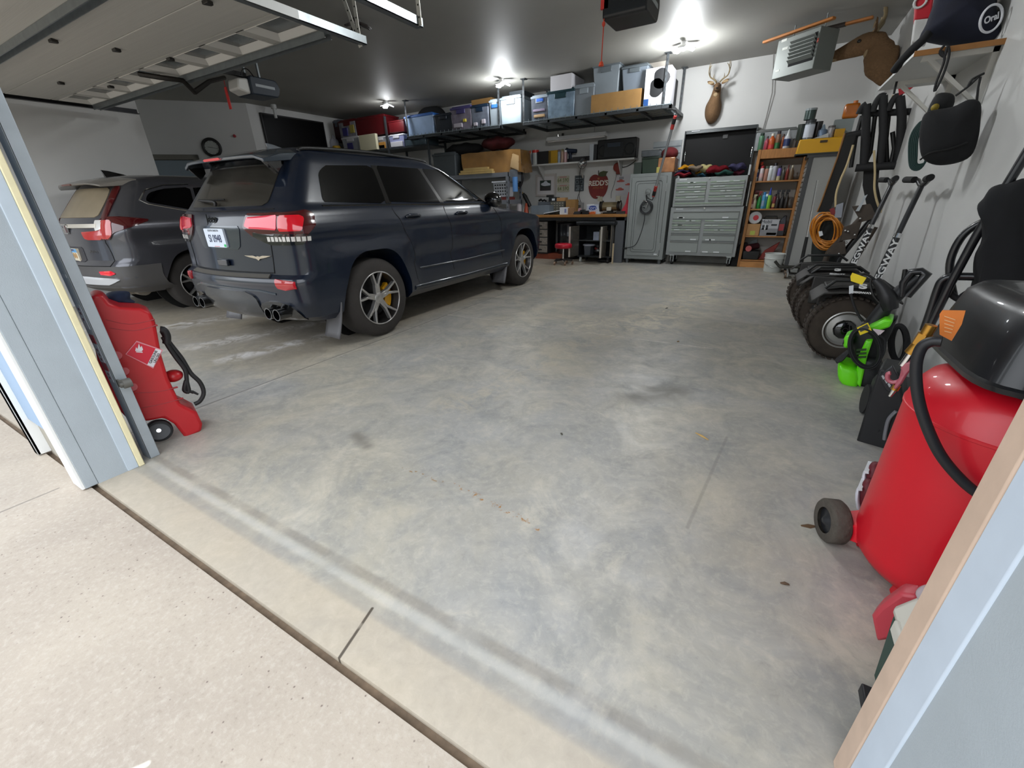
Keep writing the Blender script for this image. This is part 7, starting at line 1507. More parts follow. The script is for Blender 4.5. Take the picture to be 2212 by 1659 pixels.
# ---- tree stand
f = plane_at(V((.80, 6.6, 1.7))); BT = M('stand_foam', '#1b1b1d', .75)
ts = thing('tree_stand', 'black foam-padded tubular tree stand hanging on the right wall', 'tree stand', f(1900, 366), world=True)
def tb(name, pts, r, m=BT, d=0., sm=0, root=ts): return MB().tube([f(x, y, d) for x, y in pts], r, 10, smooth=sm).build(name, m, root)
tb('upright', [(1872, 226), (1870, 290), (1866, 360)], .042); tb('upright', [(1908, 208), (1908, 285), (1901, 356)], .040); tb('upright', [(1944, 210), (1948, 250), (1946, 300), (1940, 358)], .042)
tb('crossbar', [(1862, 246), (1900, 244), (1968, 241)], .034, d=.05); tb('crossbar', [(1826, 294), (1845, 290), (1868, 285)], .034, d=.05); tb('crossbar', [(1848, 363), (1890, 360), (1944, 357)], .040, d=-.02)
tb('hoop', [(1885, 242), (1892, 222), (1902, 208), (1912, 208)], .03, sm=4); tb('hoop', [(1918, 240), (1926, 222), (1936, 208), (1946, 210)], .03, sm=4); tb('hoop', [(1855, 246), (1862, 232), (1872, 224)], .03, sm=3)
for q in ([(1862, 250), (1848, 300), (1838, 362)], [(1920, 245), (1914, 300), (1916, 356)], [(1928, 285), (1932, 320), (1925, 352)], [(1890, 250), (1880, 330), (1868, 356)]): tb('strut', q, .022, BLK, .06)
tb('cord', [(1925, 243), (1924, 222), (1930, 205)], .012, M('cord_cream', '#b5a382', .7), .04)
for pts, w, lb in (([(1838, 288), (1822, 340), (1802, 395), (1786, 440), (1778, 458)], 13, 'long black strap edged with tan running down left of the tree stand'), ([(1884, 350), (1880, 400), (1888, 440), (1898, 470)], 17, 'broad black strap hanging below the tree stand')):
    t = thing('strap', lb, 'strap', f(*pts[-1]), world=True)
    mb = MB(); q = []
    for x, y in pts: q.append([f(x-w, y, .02), f(x+w, y, .02), f(x+w, y, .05), f(x-w, y, .05)])
    mb.loft(q).build('webbing', M('strap_black', '#1d1c1c', .8), t); 
    if w == 13: MB().tube([f(x-w, y, .015) for x, y in pts], .009, 6).build('edging', M('edge_tan', '#8a6238', .7), t)
CRM = M('rope_cream', '#c9b58a', .7)
for pts, lb in (([(1843, 313), (1830, 355), (1815, 390), (1806, 420), (1805, 447)], 'left cream rope hanging down the tree stand'), ([(1888, 325), (1890, 370), (1889, 405), (1893, 430), (1900, 450), (1907, 462), (1904, 470)], 'right cream rope hanging below the tree stand')):
    o = MB().tube([f(x, y, -.06) for x, y in pts], .011, 8, smooth=5).build('rope', CRM); tag(o, lb, 'rope')
f = plane_at(V((.78, 6.2, .8)))
ps = thing('climbing_sticks', 'brown and black climbing sticks with shiny bolts leaning behind the personal transporters', 'climbing sticks', f(1830, 560), world=True); BRN = M('stick_brown', '#3f342a', .6, var=.3, vs=9)
for k, pts in enumerate(([(1878, 452), (1790, 545)], [(1886, 470), (1812, 560)], [(1890, 490), (1838, 575)])):
    MB().tube([f(*p, .03*k) for p in pts]+[V((f(*pts[1], .03*k).x-.05, f(*pts[1], .03*k).y, .02))], .03, 8).build('stick', BRN if k != 1 else BLKM, ps)
for pts in ([(1840, 446), (1880, 440), (1895, 470), (1860, 480)], [(1822, 490), (1862, 478), (1850, 515), (1815, 520)], [(1795, 530), (1825, 520), (1828, 548), (1790, 555)]): slab(MB(), f, pts, .03, -.05).build('step', BRN, ps, bev=.004)
mb = MB()
for x, y in ((1832, 500), (1846, 507), (1828, 524), (1826, 498), (1858, 472), (1873, 506), (1875, 522), (1868, 538), (1812, 548)): MB().sph(tuple(f(x, y, -.08)), (.012, .012, .012), 8, 6).build('bolt', CHR, ps)
slab(MB(), f, [(1862, 434), (1866, 424), (1874, 420), (1856, 456), (1848, 456)], .02, -.08).build('blade', M('blade_pale', '#aab0b4', .4, .3), ps)
slab(MB(), f, [(1806, 443), (1822, 437), (1818, 470), (1803, 470)], .02, -.08).build('grey_tag', M('tag_grey', '#8b8f98', .6), ps)
f = plane_at(V((.62, 6.3, .84))); oc_ = thing('extension_cord', 'coiled orange extension cord hanging left of the personal transporters', 'cord', f(1785, 535), world=True); OR_ = M('cord_orange', '#c47a1c', .5)
random.seed(5)
for k in range(10):
    dx, dy = random.uniform(-7, 7), random.uniform(-3, 6); w = 24+random.uniform(-3, 8); h = 30+random.uniform(-6, 8); q = [f(1786+dx+w*math.cos(t), 497+dy+h*math.sin(t)+8*math.cos(t)*0, -.05+.012*k+.02*math.sin(3*t)) for t in [2*PI*i/10 for i in range(10)]]
    MB().tube(q, .0085, 6, closed=True, smooth=3).build('loop', OR_, oc_)
slab(MB(), f, [(1768, 500), (1776, 499), (1778, 508), (1770, 511)], .003, -.09).build('tag', LBL, oc_)
o = pillow(MB(), f, [(1772, 470), (1790, 462), (1806, 475), (1808, 520), (1806, 580), (1765, 612), (1752, 560), (1758, 500)], .1, d=.14).build('bundle', M('cover_green_black', '#131a18', .7)); tag(o, 'dark bundle behind the orange cord', 'bundle')
o = slab(MB(), f, [(1792, 452), (1802, 448), (1806, 462), (1796, 466)], .05, .02).build('red_clip', M('clip_red', '#7c1a1c', .5)); tag(o, 'small red clip above the orange cord', 'clip')
# ---- floor jack and its handle
cj = G(1715, 602); fj = thing('floor_jack', 'low silver floor jack with a long upright handle before the silver cabinet', 'jack', (cj.x, cj.y, 0), world=True); JS = M('jack_silver', '#a9aba9', .3, .6)
for s_ in (-.1, .1): MB().box((cj.x+s_-.01, cj.y-.05, .03), (cj.x+s_+.01, cj.y+.42, .10)).build('side_plate', JS, fj, bev=.003)
for y in (cj.y, cj.y+.38):
    for s_ in (-.12, .12): MB().cyl((cj.x+s_-.018, y, .04), (cj.x+s_+.018, y, .04), .04).build('wheel', M('jack_wheel', '#6f5f50', .5, .3), fj)
for y in (cj.y-.02, cj.y+.06): MB().cyl((cj.x-.15, y, .055), (cj.x+.15, y, .055), .012).build('axle', CHR, fj)
MB().box((cj.x-.07, cj.y+.02, .09), (cj.x+.05, cj.y+.2, .14)).build('pump', JS, fj, bev=.008)
A, B, D_ = BY(1729, 578, cj.y-.02), BY(1743, 512, cj.y-.02), BY(1766, 390, cj.y-.02)
MB().cyl((A.x, A.y, .1), B, .028, .022).build('grip', BLK, fj); MB().cyl(B, D_, .013).build('handle', CHR, fj)
pa = [BY(x, y, cj.y-.06) for x, y in ((1674, 564), (1684, 576), (1738, 577))]
o = MB().tube(pa, .022, 8).build('pry_bar', M('bar_dark', '#35352f', .5, .3)); tag(o, 'dark bent bar lying across the front of the floor jack', 'bar')
# ---- personal transporters
def segway(label, loc, rz, lean):
    t = thing('personal_transporter', label, 'personal transporter', loc, rz, group='parked two-wheeled transporters')
    # local: axle along y (near wheel at -y), forward +x
    R, W = .255, .17; TY = M('knobby_tyre', '#3c332b', .9, var=.25, vs=12, bump=.3, bs=30); RIM = M('seg_rim', '#a9a7a3', .35, .5)
    for sg in (-1, 1):
        w = thing_part('wheel', t, (0, sg*.30, R)); mb = MB()
        mb.lathe([(R*.5, -W/2+.01), (R*.62, -W/2-.004), (R*.88, -W/2+.01), (R*.985, -W/2+.045), (R, 0), (R*.985, W/2-.045), (R*.88, W/2-.01), (R*.62, W/2+.004), (R*.5, W/2-.01)], (0, 0, 0), (0, 1, 0), 48, cap=False); mb.build('tyre', TY, w)
        kb_ = MB()
        for i in range(36):
            a = 2*PI*i/36
            for yy in (-.05, .05):
                kb_.m = Matrix.Rotation(a+(.09 if yy > 0 else 0), 4, 'Y'); kb_.box((R*.965, yy-.032, -.011), (R*1.012, yy+.032, .011))
        kb_['x'] if False else None
        k_ = kb_.build('tread', TY, w); k_['kind'] = 'stuff'
        y0 = sg*W/2
        MB().lathe([(R*.52, -.055), (R*.56, -.01), (R*.58, .004), (R*.545, .008), (R*.52, -.012), (R*.45, -.03), (R*.30, -.02), (R*.29, -.01)], (0, y0-sg*.004, 0), (0, sg, 0), 40, cap=False).build('rim', RIM, w)
        MB().lathe([(R*.30, -.04), (R*.30, .0), (R*.25, .012), (R*.09, .016), (R*.085, .012)], (0, y0-sg*.008, 0), (0, sg, 0), 10).build('hub', BLKG, w)
        MB().ring((0, y0+sg*.010, 0), (0, 1, 0), .017, .002, 20, 6).build('hub_ring', CHR, w)
    FD = M('fender_dusty', '#33312f', .6, var=.2, vs=6)
    MB().box((-.17, -.20, .20), (.17, .20, .33)).build('base', BLK, t, bev=.03)
    for sg in (-1, 1):
        q = []
        for x, z in ((-.27, .50), (-.20, .565), (.0, .585), (.18, .57), (.29, .52)): q.append([(x, sg*.20, z+.01), (x, sg*.40, z-.025), (x, sg*.40, z-.04), (x, sg*.20, z-.005)])
        fd = MB().loft(q).build('fender', FD, t, bev=.004)
        MB().box((-.20, sg*.21-.015, .33), (.20, sg*.21+.015, .57)).build('fender_side', FD, fd, bev=.008)
        MB().tube([(-.20, sg*.37, .57), (-.14, sg*.36, .63), (.14, sg*.36, .64), (.22, sg*.37, .585)], .011, 8).build('rail', BLK, fd)
        if sg < 0:
            q = []
            for x, z in ((-.19, .585), (-.10, .605), (.15, .61), (.20, .59)): q.append([(x, -.22, z+.012), (x, -.37, z-.01), (x, -.37, z-.03), (x, -.22, z-.01)])
            MB().loft(q).build('cargo_cover', M('cargo_black', '#2b2a29', .5), fd, bev=.006)
            fr = frame((.03, -.372, .595), (1, 0, -.02), (0, .5, .85)); text('S', .05, M('logo_white', '#e4e4e2', .5), fr, fd, sx=2.0, bold=.003); text('SEGWAY', .018, M('logo_white'), frame((.03, -.405, .555), (1, 0, -.02), (0, .4, .9)), fd, sx=1.6, bold=.001)
    MB().box((-.13, -.17, .33), (.13, .17, .36)).build('foot_mat', M('mat_black', '#1c1c1d', .9), t, bev=.01)
    # steering frame
    A = V((.16, 0, .34)); B = V(lean)
    d = (B-A).normalized(); MB().cyl(A, A+(B-A)*.62, .024).build('post', BLKM, t); p2 = MB().cyl(A+(B-A)*.6, B, .019).build('post', BLKM, t)
    MB().cyl(A+(B-A)*.06, A+(B-A)*.14, .0265).build('blue_label', M('label_blue3', '#2f4d80', .5), t); MB().cyl(A+(B-A)*.60, A+(B-A)*.635, .026).build('clamp', CHR, t)
    hb_ = MB().tube([B+V((-.02, -.20, .05)), B+V((0, -.12, .04)), B, B+V((0, .12, .04)), B+V((-.02, .20, .05))], .017, 8, smooth=3).build('handlebar', BLKM, t)
    for sg in (-1, 1): MB().cyl(B+V((-.02, sg*.13, .045)), B+V((-.04, sg*.27, .05)), .024).build('grip', M('grip_black', '#1a1a1b', .8), hb_)
    yd = V((0, -1, 0)); nn = (yd-d*yd.dot(d)).normalized(); side = d.cross(nn)
    text('SEGWAY', .062, M('logo_white'), frame(A+(B-A)*.40+nn*.0245, d, side if side.x < 0 else -side), t, sx=1.45, bold=.0015)
    return t
s1 = segway('nearest two-wheeled personal transporter with big knobby wheels by the right wall', (.66, 4.42, 0), .06, (.33, .20, 1.28))
s2 = segway('second two-wheeled personal transporter, parked beyond the nearest one', (.60, 5.30, 0), .04, (.36, .24, 1.30))
f = plane_at(V((.70, 4.02, .5)))
# ---- pressure washer
f = plane_at(V((.77, 3.60, .28))); LIME = M('lime_plastic', '#6fe414', .35, coat=.3)
pw_ = thing('pressure_washer', 'lime green and black pressure washer in front of the near transporter', 'pressure washer', f(1860, 826), world=True)
pillow(MB(), f, [(1815, 770), (1826, 778), (1858, 792), (1856, 828), (1832, 827), (1815, 812), (1812, 790)], .26, 2, p=5).build('front_shell', LIME, pw_)
pillow(MB(), f, [(1856, 770), (1900, 770), (1904, 815), (1886, 828), (1856, 827)], .24, 2, d=.03, p=5).build('rear_shell', M('washer_black', '#18191b', .5), pw_)
slab(MB(), f, [(1850, 815), (1858, 760), (1872, 730), (1888, 728), (1876, 762), (1868, 800), (1862, 828)], .22, .0).build('green_rib', LIME, pw_, bev=.01)
slab(MB(), f, [(1826, 722), (1845, 716), (1848, 728), (1832, 748), (1824, 742)], .18).build('green_shoulder', LIME, pw_, bev=.015)
pillow(MB(), f, [(1846, 716), (1880, 690), (1932, 684), (1938, 690), (1915, 740), (1890, 780), (1860, 780), (1842, 740)], .20, 2, d=.06, p=4).build('column', M('washer_black'), pw_)
slab(MB(), f, [(1876, 702), (1912, 684), (1932, 684), (1924, 700), (1890, 712)], .20, -.02).build('green_top', LIME, pw_, bev=.012)
for k in range(3): slab(MB(), f, [(1850, 754+8*k), (1872, 753+8*k), (1871, 757+8*k), (1850, 758+8*k)], .01, -.13).build('vent', M('vent_dark', '#22440c', .6), pw_)
for k in range(7): MB().tube([f(1869+(33+1.5*k)*math.cos(t)*.85+6*math.sin(t), 752+(38+1.2*k)*math.sin(t), -.15-.008*(k % 4)) for t in [2*PI*i/12 for i in range(12)]], .0062, 6, closed=True, smooth=3).build('cord_loop', RUBB, pw_)
MB().tube([f(*p, -.16) for p in ((1898, 724), (1912, 735), (1908, 765), (1888, 795))], .007, 6, smooth=4).build('cord', RUBB, pw_)
MB().cyl(f(1830, 738, -.06), f(1822, 737, -.06), .026).build('knob', BLK, pw_)
slab(MB(), f, [(1862, 704), (1874, 702), (1876, 709), (1864, 711)], .004, -.115).build('badge', M('logo_white'), pw_)
YT_ = M('tag_yellow', '#f0d418', .5)
slab(MB(), f, [(1851, 708), (1875, 697), (1883, 714), (1858, 724)], .004, -.17).build('warning_tag', YT_, pw_); slab(MB(), f, [(1855, 709), (1873, 700), (1878, 709), (1859, 717)], .004, -.174).build('tag_print', M('tag_grey2', '#4b4a3e', .6), pw_)
slab(MB(), f, [(1886, 710), (1911, 714), (1898, 726), (1890, 730)], .004, -.16).build('paper_tag', M('paper_pink', '#d8c8cc', .6), pw_)
MB().tube([f(*p, .02) for p in ((1885, 700), (1915, 660), (1950, 625), (1984, 598))], [.05, .045, .04, .03], 8).build('lance_holder', M('washer_black'), pw_)
MB().tube([f(*p, .0) for p in ((1948, 640), (1952, 610), (1968, 588), (1990, 586), (2001, 592), (1985, 612), (1960, 640))], .022, 8).build('handle', BLKM, pw_)
MB().cyl(f(1953, 612), f(1955, 582), .018, .012).build('nozzle', BLK, pw_)
slab(MB(), f, [(1804, 776), (1822, 762), (1836, 752), (1840, 757), (1822, 778), (1808, 784)], .05, -.1).build('plug_head', M('plug_black', '#1d1d1f', .5), pw_, bev=.005)
gn = thing('spray_gun', 'black spray gun of the washer resting across the fender, with bright yellow tag', 'spray gun', f(1906, 650), world=True)
MB().tube([f(*p, -.02) for p in ((1890, 604), (1905, 620), (1918, 645), (1924, 668))], [.022, .035, .05, .04], 8, smooth=3).build('body', M('gun_black', '#202022', .45), gn); MB().tube([f(*p, -.02) for p in ((1890, 604), (1870, 592), (1858, 596), (1844, 612))], .008, 6, smooth=4).build('hose', RUBB, gn)
MB().tube([f(*p, -.03) for p in ((1882, 602), (1880, 615), (1888, 640), (1902, 655))], .007, 6, smooth=4).build('trigger', BLK, gn)
slab(MB(), f, [(1837, 597), (1841, 589), (1872, 600), (1862, 615), (1838, 607)], .004, -.05).build('warning_tag', M('tag_bright', '#ffe11a', .5), gn)
slab(MB(), f, [(1834, 618), (1844, 616), (1843, 634), (1834, 635)], .004, -.05).build('white_tag', LBL, gn); MB().tube([f(*p, -.05) for p in ((1838, 634), (1845, 660), (1856, 683), (1864, 694))], .008, 6, smooth=4).build('cord', RUBB, gn)
# ---- black hose coil behind, charger box, air tool, shoes
o = MB()
hc = thing('hose', 'black hose coil on the floor between pressure washer and wall', 'hose', f(1940, 760), world=True); f3 = plane_at(V((.95, 3.75, .25)))
for k in range(3): MB().tube([f3(1942+(14+3*k)*math.cos(t), 742+(36+2*k)*math.sin(t), .01*k) for t in [2*PI*i/12 for i in range(12)]], .013, 6, closed=True, smooth=3).build('loop', RUBB, hc)
f = plane_at(V((.72, 2.62, .25)))
bc_ = thing('charger_box', 'black box with white lettering on the floor beside the red compressor', 'box', f(1880, 985), world=True)
CB = M('charger_black', '#17181a', .55)
pb_ = slab(MB(), f, [(1886, 842), (1906, 784), (1950, 792), (1960, 880), (1926, 985), (1890, 990), (1857, 938)], .22, .1).build('body', CB, bc_, bev=.01)
slab(MB(), f, [(1898, 812), (1928, 788), (1942, 815), (1932, 850), (1914, 842)], .02, -.02).build('panel', M('charger_panel', '#26272a', .3), bc_, bev=.004)
for k in range(4): slab(MB(), f, [(1904+6.5*k, 812+8.5*k), (1908+6.5*k, 810+8.5*k), (1912+6.5*k, 817+8.5*k), (1908+6.5*k, 820+8.5*k)], .003, -.033).build('lettering', M('letter_grey', '#a8aaac', .5), bc_)
cb2 = MB().tube([f(*p, -.03) for p in ((1936, 888), (1920, 905), (1913, 930), (1910, 950))], .008, 6, smooth=5).build('cable', M('cable_grey', '#77787c', .5)); tag(cb2, 'thin grey cable looping in front of the black charger box', 'cable')
f = plane_at(V((.56, 1.95, .25)))
for k, (c_, lb) in enumerate((((1862, 1048), 'wine-red shoe with white sole peeking out left of the compressor tank, lower'), ((1876, 1012), 'dark wine-red shoe behind the lower one, left of the compressor tank'))):
    t = thing('shoe', lb, 'shoe', f(c_[0], c_[1]+40, .04+.06*k), world=True, group='shoes behind the compressor'); x, y = c_
    pillow(MB(), f, [(x-6, y+50), (x-3, y+10), (x+6, y-12), (x+26, y-6), (x+26, y+44)], .09, 3, d=.05+.07*k).build('upper', M('shoe_wine', '#5e1420', .6), t); pillow(MB(), f, [(x-13, y+26), (x-12, y+8), (x-5, y+4), (x-1, y+20), (x+4, y+52), (x-6, y+58)], .10, 3, d=.05+.07*k).build('sole', M('shoe_white', '#d0d0d8', .5), t)
    slab(MB(), f, [(x-5, y-6), (x+5, y-4), (x+5, y+1), (x-4, y)], .10, .05+.07*k).build('stripe', LBL, t)
# ---- compressor
CX, CY, RT = .735, 1.64, .25
RDT = M('compressor_red', '#cc0820', .42, coat=.15, var=.04, vs=6)
cp = thing('air_compressor', 'big red upright air compressor with black motor shroud by the right jamb', 'air compressor', (CX, CY, 0), world=True)
MB().lathe([(RT*.3, .022), (RT*.66, .028), (RT*.86, .045), (RT*.96, .08), (RT, .13), (RT, .63), (RT*1.012, .632), (RT*1.012, .64), (RT, .642), (RT*.97, .69), (RT*.86, .735), (RT*.62, .77), (RT*.3, .785)], (CX, CY, 0), seg=56).build('tank', RDT, cp)
for a in (-2.1, 2.6, .6):
    e = V((CX+.19*math.cos(a), CY+.19*math.sin(a), 0)); MB().loft([[(e.x-.05, e.y-.04, 0), (e.x+.05, e.y-.04, 0), (e.x+.05, e.y+.04, 0), (e.x-.05, e.y+.04, 0)], [(e.x-.03, e.y-.03, .14), (e.x+.03, e.y-.03, .14), (e.x+.03, e.y+.03, .14), (e.x-.03, e.y+.03, .14)]]).build('foot', RDT, cp, bev=.006)
wl_ = V((.430, 1.70, .085)); wx = V((-.95, -.3, 0)).normalized()
MB().lathe([(.05, -.03), (.078, -.03), (.085, -.022), (.085, .022), (.078, .03), (.05, .03)], wl_, wx, 36, cap=False).build('tyre', M('wheel_rubber', '#4a443c', .85, var=.2, vs=20, bump=.6, bs=50), cp)
MB().lathe([(.052, -.028), (.052, .018), (.02, .024), (.01, .034)], wl_, wx, 24).build('wheel_hub', M('hub_grey', '#2c2d30', .4, .3), cp)
MB().loft([[(.45, 1.66, .05), (.45, 1.74, .05), (.45, 1.74, .11), (.45, 1.66, .11)], [(.56, 1.58, .09), (.56, 1.72, .09), (.56, 1.72, .19), (.56, 1.58, .19)]]).build('axle_bracket', RDT, cp, bev=.004)
SHB = M('shroud_black', '#17181b', .38, coat=.25)
ring_ = lambda z, rx, ry, dx=0: [(CX+.03+dx+rx*math.copysign(abs(math.cos(a))**.42, math.cos(a)), CY+.04+ry*math.copysign(abs(math.sin(a))**.42, math.sin(a)), z) for a in [2*PI*i/28 for i in range(28)]]
MB().loft([ring_(.655, .10, .20, .08), ring_(.74, .15, .23, .05), ring_(.785, .205, .275)]).build('shroud_base', M('shroud_dark', '#1f2022', .5), cp)
MB().loft([ring_(.785, .228, .295), ring_(.80, .232, .30), ring_(.805, .222, .29), ring_(.90, .205, .268), ring_(.965, .19, .25), ring_(.992, .165, .222), ring_(1.0, .09, .13)]).build('shroud', SHB, cp)
f = plane_at(V((CX-.165, CY-.10, .93)))
slab(MB(), f, [(2030, 678), (2036, 670), (2086, 671), (2078, 700), (2056, 736), (2030, 722)], .008, -.045).build('orange_label', M('label_orange', '#d87828', .5), cp)
for k in range(5): slab(MB(), f, [(2040, 682+8*k), (2064-2*k, 690+7*k), (2064-2*k, 692+7*k), (2040, 684+8*k)], .002, -.051).build('print_line', M('print_pale', '#e6b078', .5), cp)
f = plane_at(V((.50, 1.42, .62)))
HR = M('air_hose', '#1d1d20', .5)
MB().tube([f(*p) for p in ((2034, 738), (2012, 738), (1990, 752), (1979, 790), (1982, 850), (1998, 910), (2030, 980), (2075, 1035), (2118, 1070), (2160, 1090))], .0135, 10, smooth=6).build('air_hose', HR, cp)
ag = thing('air_gun', 'red and chrome air blow gun with brass coupler hanging on the compressor', 'air gun', f(1935, 850), world=True); BRS = M('brass', '#b88a3e', .3, .9); AGR = M('gun_red', '#9a4a56', .4, coat=.4)
P_ = lambda x, y: f(x, y, .03)
MB().cyl(P_(2012, 702), P_(2000, 722), .013).build('coupler', BRS, ag); MB().cyl(P_(2000, 722), P_(1986, 744), .018, seg=6).build('coupler', BRS, ag); MB().cyl(P_(1986, 744), P_(1968, 764), .016).build('coupler', BRS, ag)
MB().cyl(P_(1970, 762), P_(1950, 790), .010).build('stem', CHR, ag)
slab(MB(), f, [(1946, 792), (1956, 782), (1974, 778), (1978, 790), (1962, 806), (1950, 826), (1938, 840), (1930, 838), (1938, 822), (1950, 806)], .022, .03).build('body', AGR, ag, bev=.005)
MB().tube([P_(1952, 800), P_(1946, 820), P_(1930, 826), P_(1918, 820), P_(1918, 808), P_(1924, 806)], .006, 8, smooth=4).build('trigger', AGR, ag); MB().cyl(P_(1938, 832), P_(1932, 842), .009).build('coupler', BRS, ag); MB().cyl(P_(1932, 842), P_(1922, 856), .006, .004).build('nozzle', CHR, ag)
# ---- mower with folded bars and black grass bag
f = plane_at(V((.79, 2.70, .8)))
lm = thing('lawn_mower', 'black tubular mower handles with a big black grass bag behind the compressor', 'lawn mower', (.88, 2.9, 0), world=True)
MB().tube([f(*p) for p in ((2000, 722), (2055, 610), (2100, 526), (2140, 456), (2180, 392), (2230, 310))], .017, 10).build('handle_bar', BLKM, lm)
MB().tube([f(*p, .03) for p in ((1996, 714), (2012, 668), (2026, 625), (2036, 606), (2056, 598), (2110, 598), (2230, 604))], .018, 10, smooth=4).build('handle_bar', BLKM, lm)
MB().tube([f(*p, .10) for p in ((2060, 640), (2052, 596), (2054, 560), (2072, 520), (2100, 492), (2150, 468), (2240, 435))], .016, 10, smooth=4).build('handle_bar', BLKM, lm)
MB().tube([f(*p, .06) for p in ((2062, 598), (2052, 625), (2060, 640), (2090, 656))], .014, 8, smooth=4).build('cable', RUBB, lm)
pillow(MB(), f, [(2118, 432), (2130, 412), (2165, 400), (2222, 390), (2228, 500), (2226, 680), (2100, 652), (2105, 610), (2110, 560), (2128, 520), (2120, 470), (2108, 448)], .14, d=.01, p=3).build('grass_bag', BCL, lm, wob=(.012, 11))
pillow(MB(), f, [(2068, 646), (2090, 625), (2130, 615), (2222, 625), (2222, 680), (2110, 668)], .12, d=.01).build('bag_lower', BCL, lm)
MB().box((.72, 2.65, .09), (1.02, 3.1, .26)).build('deck', M('deck_black', '#1c1d1f', .5), lm, bev=.04)
for x, y in ((.73, 2.7), (1.03, 2.7), (.73, 3.05), (1.03, 3.05)): MB().cyl((x-.02, y, .09), (x+.02, y, .09), .09).build('wheel', RUBB, lm)
# ---- cooler and bits beside the jamb
kc_ = thing('cooler', 'white-lidded green cooler on the floor behind the right jamb', 'cooler', (.60, 1.03, 0), world=True)
MB().frus((.60, 1.03, 0), (.22, .22), (.60, 1.03, .24), (.25, .25)).build('body', M('cooler_green', '#173c33', .5), kc_, bev=.015)
MB().frus((.60, 1.03, .235), (.27, .27), (.60, 1.03, .35), (.20, .20)).build('lid', M('cooler_white', '#c8c5ba', .5), kc_, bev=.02); MB().box((.462, .96, .22), (.48, 1.10, .26)).build('handle', M('cooler_white'), kc_, bev=.006)
o = slab(MB(), plane_at(V((.53, 1.24, .17))), [(1889, 1320), (1906, 1300), (1950, 1268), (1990, 1276), (1990, 1330), (1930, 1370), (1900, 1375)], .06).build('storage_box', M('box_pinkred', '#b53a45', .45), bev=.01); tag(o, 'pinkish red box between cooler and compressor tank', 'box')
o = pillow(MB(), plane_at(V((.58, 1.03, .36))), [(1972, 1290), (1990, 1280), (2006, 1286), (2004, 1312), (1990, 1320)], .05).build('plastic_wrap', M('wrap_clear', '#c9c2c6', .1, alpha=.55)); tag(o, 'clear plastic scrap on the cooler lid', 'plastic'); o.location.z = .351
c = G(1876, 1522); o = MB().box((c.x-.02, c.y-.03, 0), (c.x+.035, c.y+.03, .035)).box((c.x, c.y-.02, .035), (c.x+.03, c.y+.02, .065)).build('caster_bit', M('bit_black', '#1d1e21', .5), bev=.004); o.name = 'rubber_piece'; tag(o, 'small black rubber piece on the floor beside the right jamb', 'rubber piece')
# ================================================================== red fuel caddy behind the left jamb
f = plane_at(V((-2.93, .90, .35)))
FR = M('fuel_red', '#b3121c', .42, coat=.15, var=.05, vs=6)
fc = thing('fuel_caddy', 'red plastic wheeled fuel caddy behind the left jamb and track post', 'fuel can', (-2.92, .90, 0), world=True)
OUT = [(190, 640), (202, 630), (222, 632), (236, 650), (258, 658), (300, 660), (322, 668), (332, 690), (345, 760), (360, 810), (385, 862), (405, 872), (420, 880), (432, 905), (430, 920), (396, 936), (372, 905), (350, 892), (318, 898), (280, 900), (240, 860), (212, 780), (196, 700)]
body = slab(MB(), f, OUT, .20, .0).build('tank', FR, fc, bev=.03, seg=3)
for pts in ([(228, 690), (280, 700), (334, 690)], [(236, 708), (290, 714), (340, 702)], [(292, 848), (340, 846), (384, 836)], [(300, 882), (350, 872), (396, 860)]): MB().tube([f(x, y, -.096) for x, y in pts], .005, 6, smooth=3).build('moulded_line', M('fuel_groove', '#8a0e16', .5), fc)
for x, y in ((252, 768), (268, 802), (286, 836)): MB().cyl(f(x, y, -.085), f(x, y, -.105), .026, .022, seg=20).build('moulded_disc', FR, fc)
LB = [(273, 758), (294, 740), (344, 752), (331, 792), (320, 790)]
slab(MB(), f, [(271, 765), (295, 736), (352, 756), (331, 796)], .003, -.1035).build('label_border', M('label_border', '#d0808a', .4), fc)
slab(MB(), f, [(273, 765), (295, 739), (349, 757), (331, 793)], .003, -.104).build('label', M('label_fuel_red', '#c41430', .4), fc)
slab(MB(), f, [(336, 753), (349, 757), (331, 793), (318, 788)], .003, -.1065).build('label_white', M('label_fuel_white', '#d6d3d6', .4), fc)
fl = [(292, 758), (294, 750), (297, 754), (300, 742), (303, 751), (306, 747), (309, 755), (306, 759)]
slab(MB(), f, fl, .002, -.1065).build('flame_mark', M('label_fuel_white'), fc); slab(MB(), f, [(294, 759), (308, 760), (308, 762), (294, 761)], .002, -.1065).build('flame_base', M('label_fuel_white'), fc)
c0 = f(334, 772, -.1085); xd = f(343, 755, -.1085)-f(325, 790, -.1085); nn = -f.n
fr = frame(c0, xd, nn.cross(xd)); INK3 = M('label_black', '#1c1416', .5)
text('GASOLINE', .0165, INK3, fr @ Matrix.Translation((0, .006, 0)), fc, bold=.0004); text('UN1203', .0165, INK3, fr @ Matrix.Translation((0, -.010, 0)), fc, bold=.0004)
wx = (f(345, 930, -.05)-f(345, 930, .05)).normalized()
MB().lathe([(.052, -.02), (.062, -.02), (.066, -.012), (.066, .012), (.062, .02), (.052, .02)], f(343, 930, -.085), -f.n, 32, cap=False).build('wheel', M('caddy_wheel', '#17181a', .6), fc); MB().cyl(f(343, 930, -.075), f(343, 930, -.095), .054, seg=28).build('wheel_hub', M('wheel_dark', '#232427', .4), fc); MB().cyl(f(343, 930, -.09), f(343, 930, -.115), .011).build('axle_end', CHR, fc)
HB = M('hose_black', '#19191b', .55)
MB().tube([f(*p, .02) for p in ((350, 715), (362, 735), (375, 752), (393, 775), (412, 806), (432, 826), (440, 848), (432, 866), (420, 873))], .013, 8, smooth=5).build('hose', HB, fc)
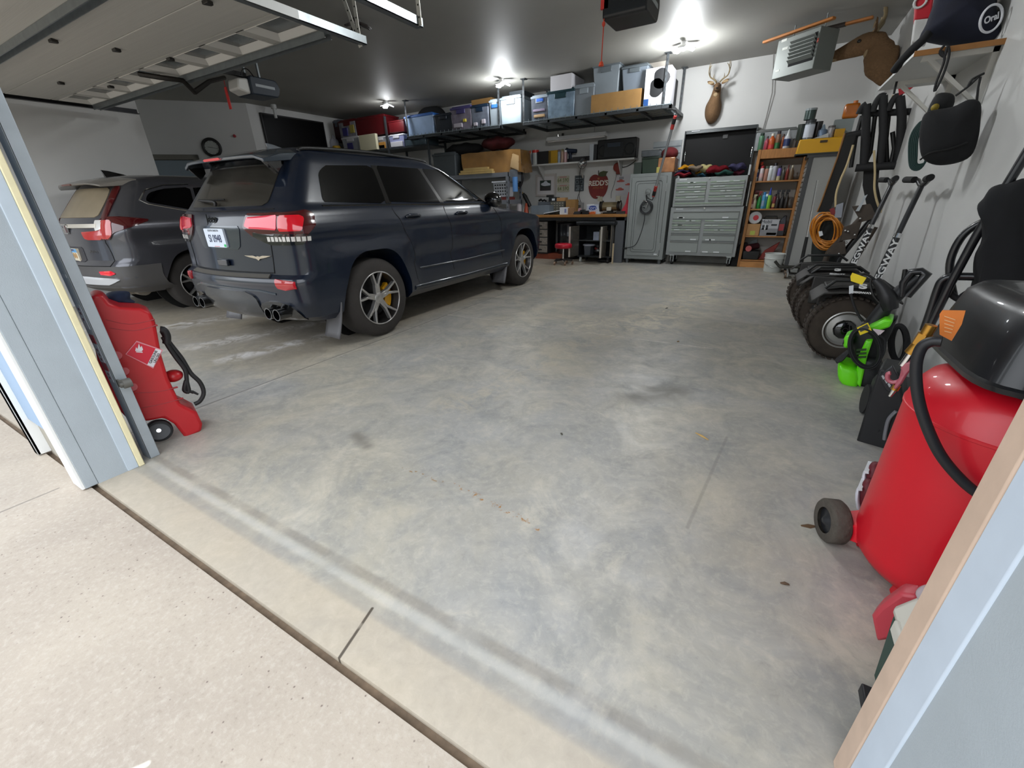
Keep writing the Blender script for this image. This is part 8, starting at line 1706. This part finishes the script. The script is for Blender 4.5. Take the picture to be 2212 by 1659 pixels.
MB().tube([f(*p, .0) for p in ((352, 728), (366, 752), (382, 775), (400, 800), (404, 826), (408, 846), (398, 842), (402, 822))], .012, 8, smooth=5).build('hose', HB, fc)
MB().tube([f(*p, .0) for p in ((346, 712), (354, 714), (360, 726), (360, 742))], .02, 8, smooth=4).build('hose_grip', HB, fc); MB().tube([f(*p, .0) for p in ((404, 846), (416, 846), (428, 852))], [.010, .008, .006], 8).build('nozzle', HB, fc)
MB().sph(tuple(f(374, 812, .02)), (.05, .05, .036), 14, 10).build('cap', FR, fc); MB().tube([f(*p, -.0) for p in ((398, 828), (404, 842), (418, 848))], .009, 6, smooth=3).build('pump_handle', HB, fc)
f2 = plane_at(V((-3.05, 1.0, .6)))
o = pillow(MB(), f2, [(226, 640), (240, 630), (278, 630), (282, 645), (292, 652), (282, 657), (262, 654), (250, 658), (236, 655)], .12).build('work_gloves', M('glove_blue', '#10203c', .8, var=.5, vs=16)); tag(o, 'black and blue gloves lying on top of the red fuel caddy', 'gloves')
# small debris on the floor
for k, (x, y, col, lb, nm) in enumerate(((1516, 943, '#c6a264', 'pale yellow straw piece on the floor right of centre', 'straw'), (1747, 1137, '#5b432b', 'brown dry leaf on the floor left of the compressor wheel', 'dry_leaf'), (1465, 738, '#7d6a4e', 'tiny brown leaf in the pale floor patch', 'dry_leaf'), (1213, 938, '#4d4a40', 'dark crumb near the middle of the empty bay', 'crumb'), (1695, 1262, '#5d4a38', 'dark crumb on the floor before the compressor tank', 'crumb'), (1440, 666, '#4a473f', 'dark leaf scrap near the polished far floor', 'dry_leaf'))):
    p = G(x, y); mb = MB(); L = (.045, .03, .02, .012, .014, .03)[k]; mb.m = Matrix.Translation((p.x, p.y, .003)) @ Matrix.Rotation(-.6+k, 4, 'Z')
    mb.loft([[(-L, -.003, -.002), (-L, .003, -.002), (-L, .003, .0), (-L, -.003, .0)], [(0, -.005-.008*(nm == 'dry_leaf'), -.002), (0, .005+.008*(nm == 'dry_leaf'), -.002), (0, .005, .005), (0, -.005, .005)], [(L, -.002, -.002), (L, .002, -.002), (L, .002, .001), (L, -.002, .001)]])
    o = mb.build(nm, M('debris%d' % k, col, .8)); tag(o, lb, nm.replace('_', ' '))
setup_camera()
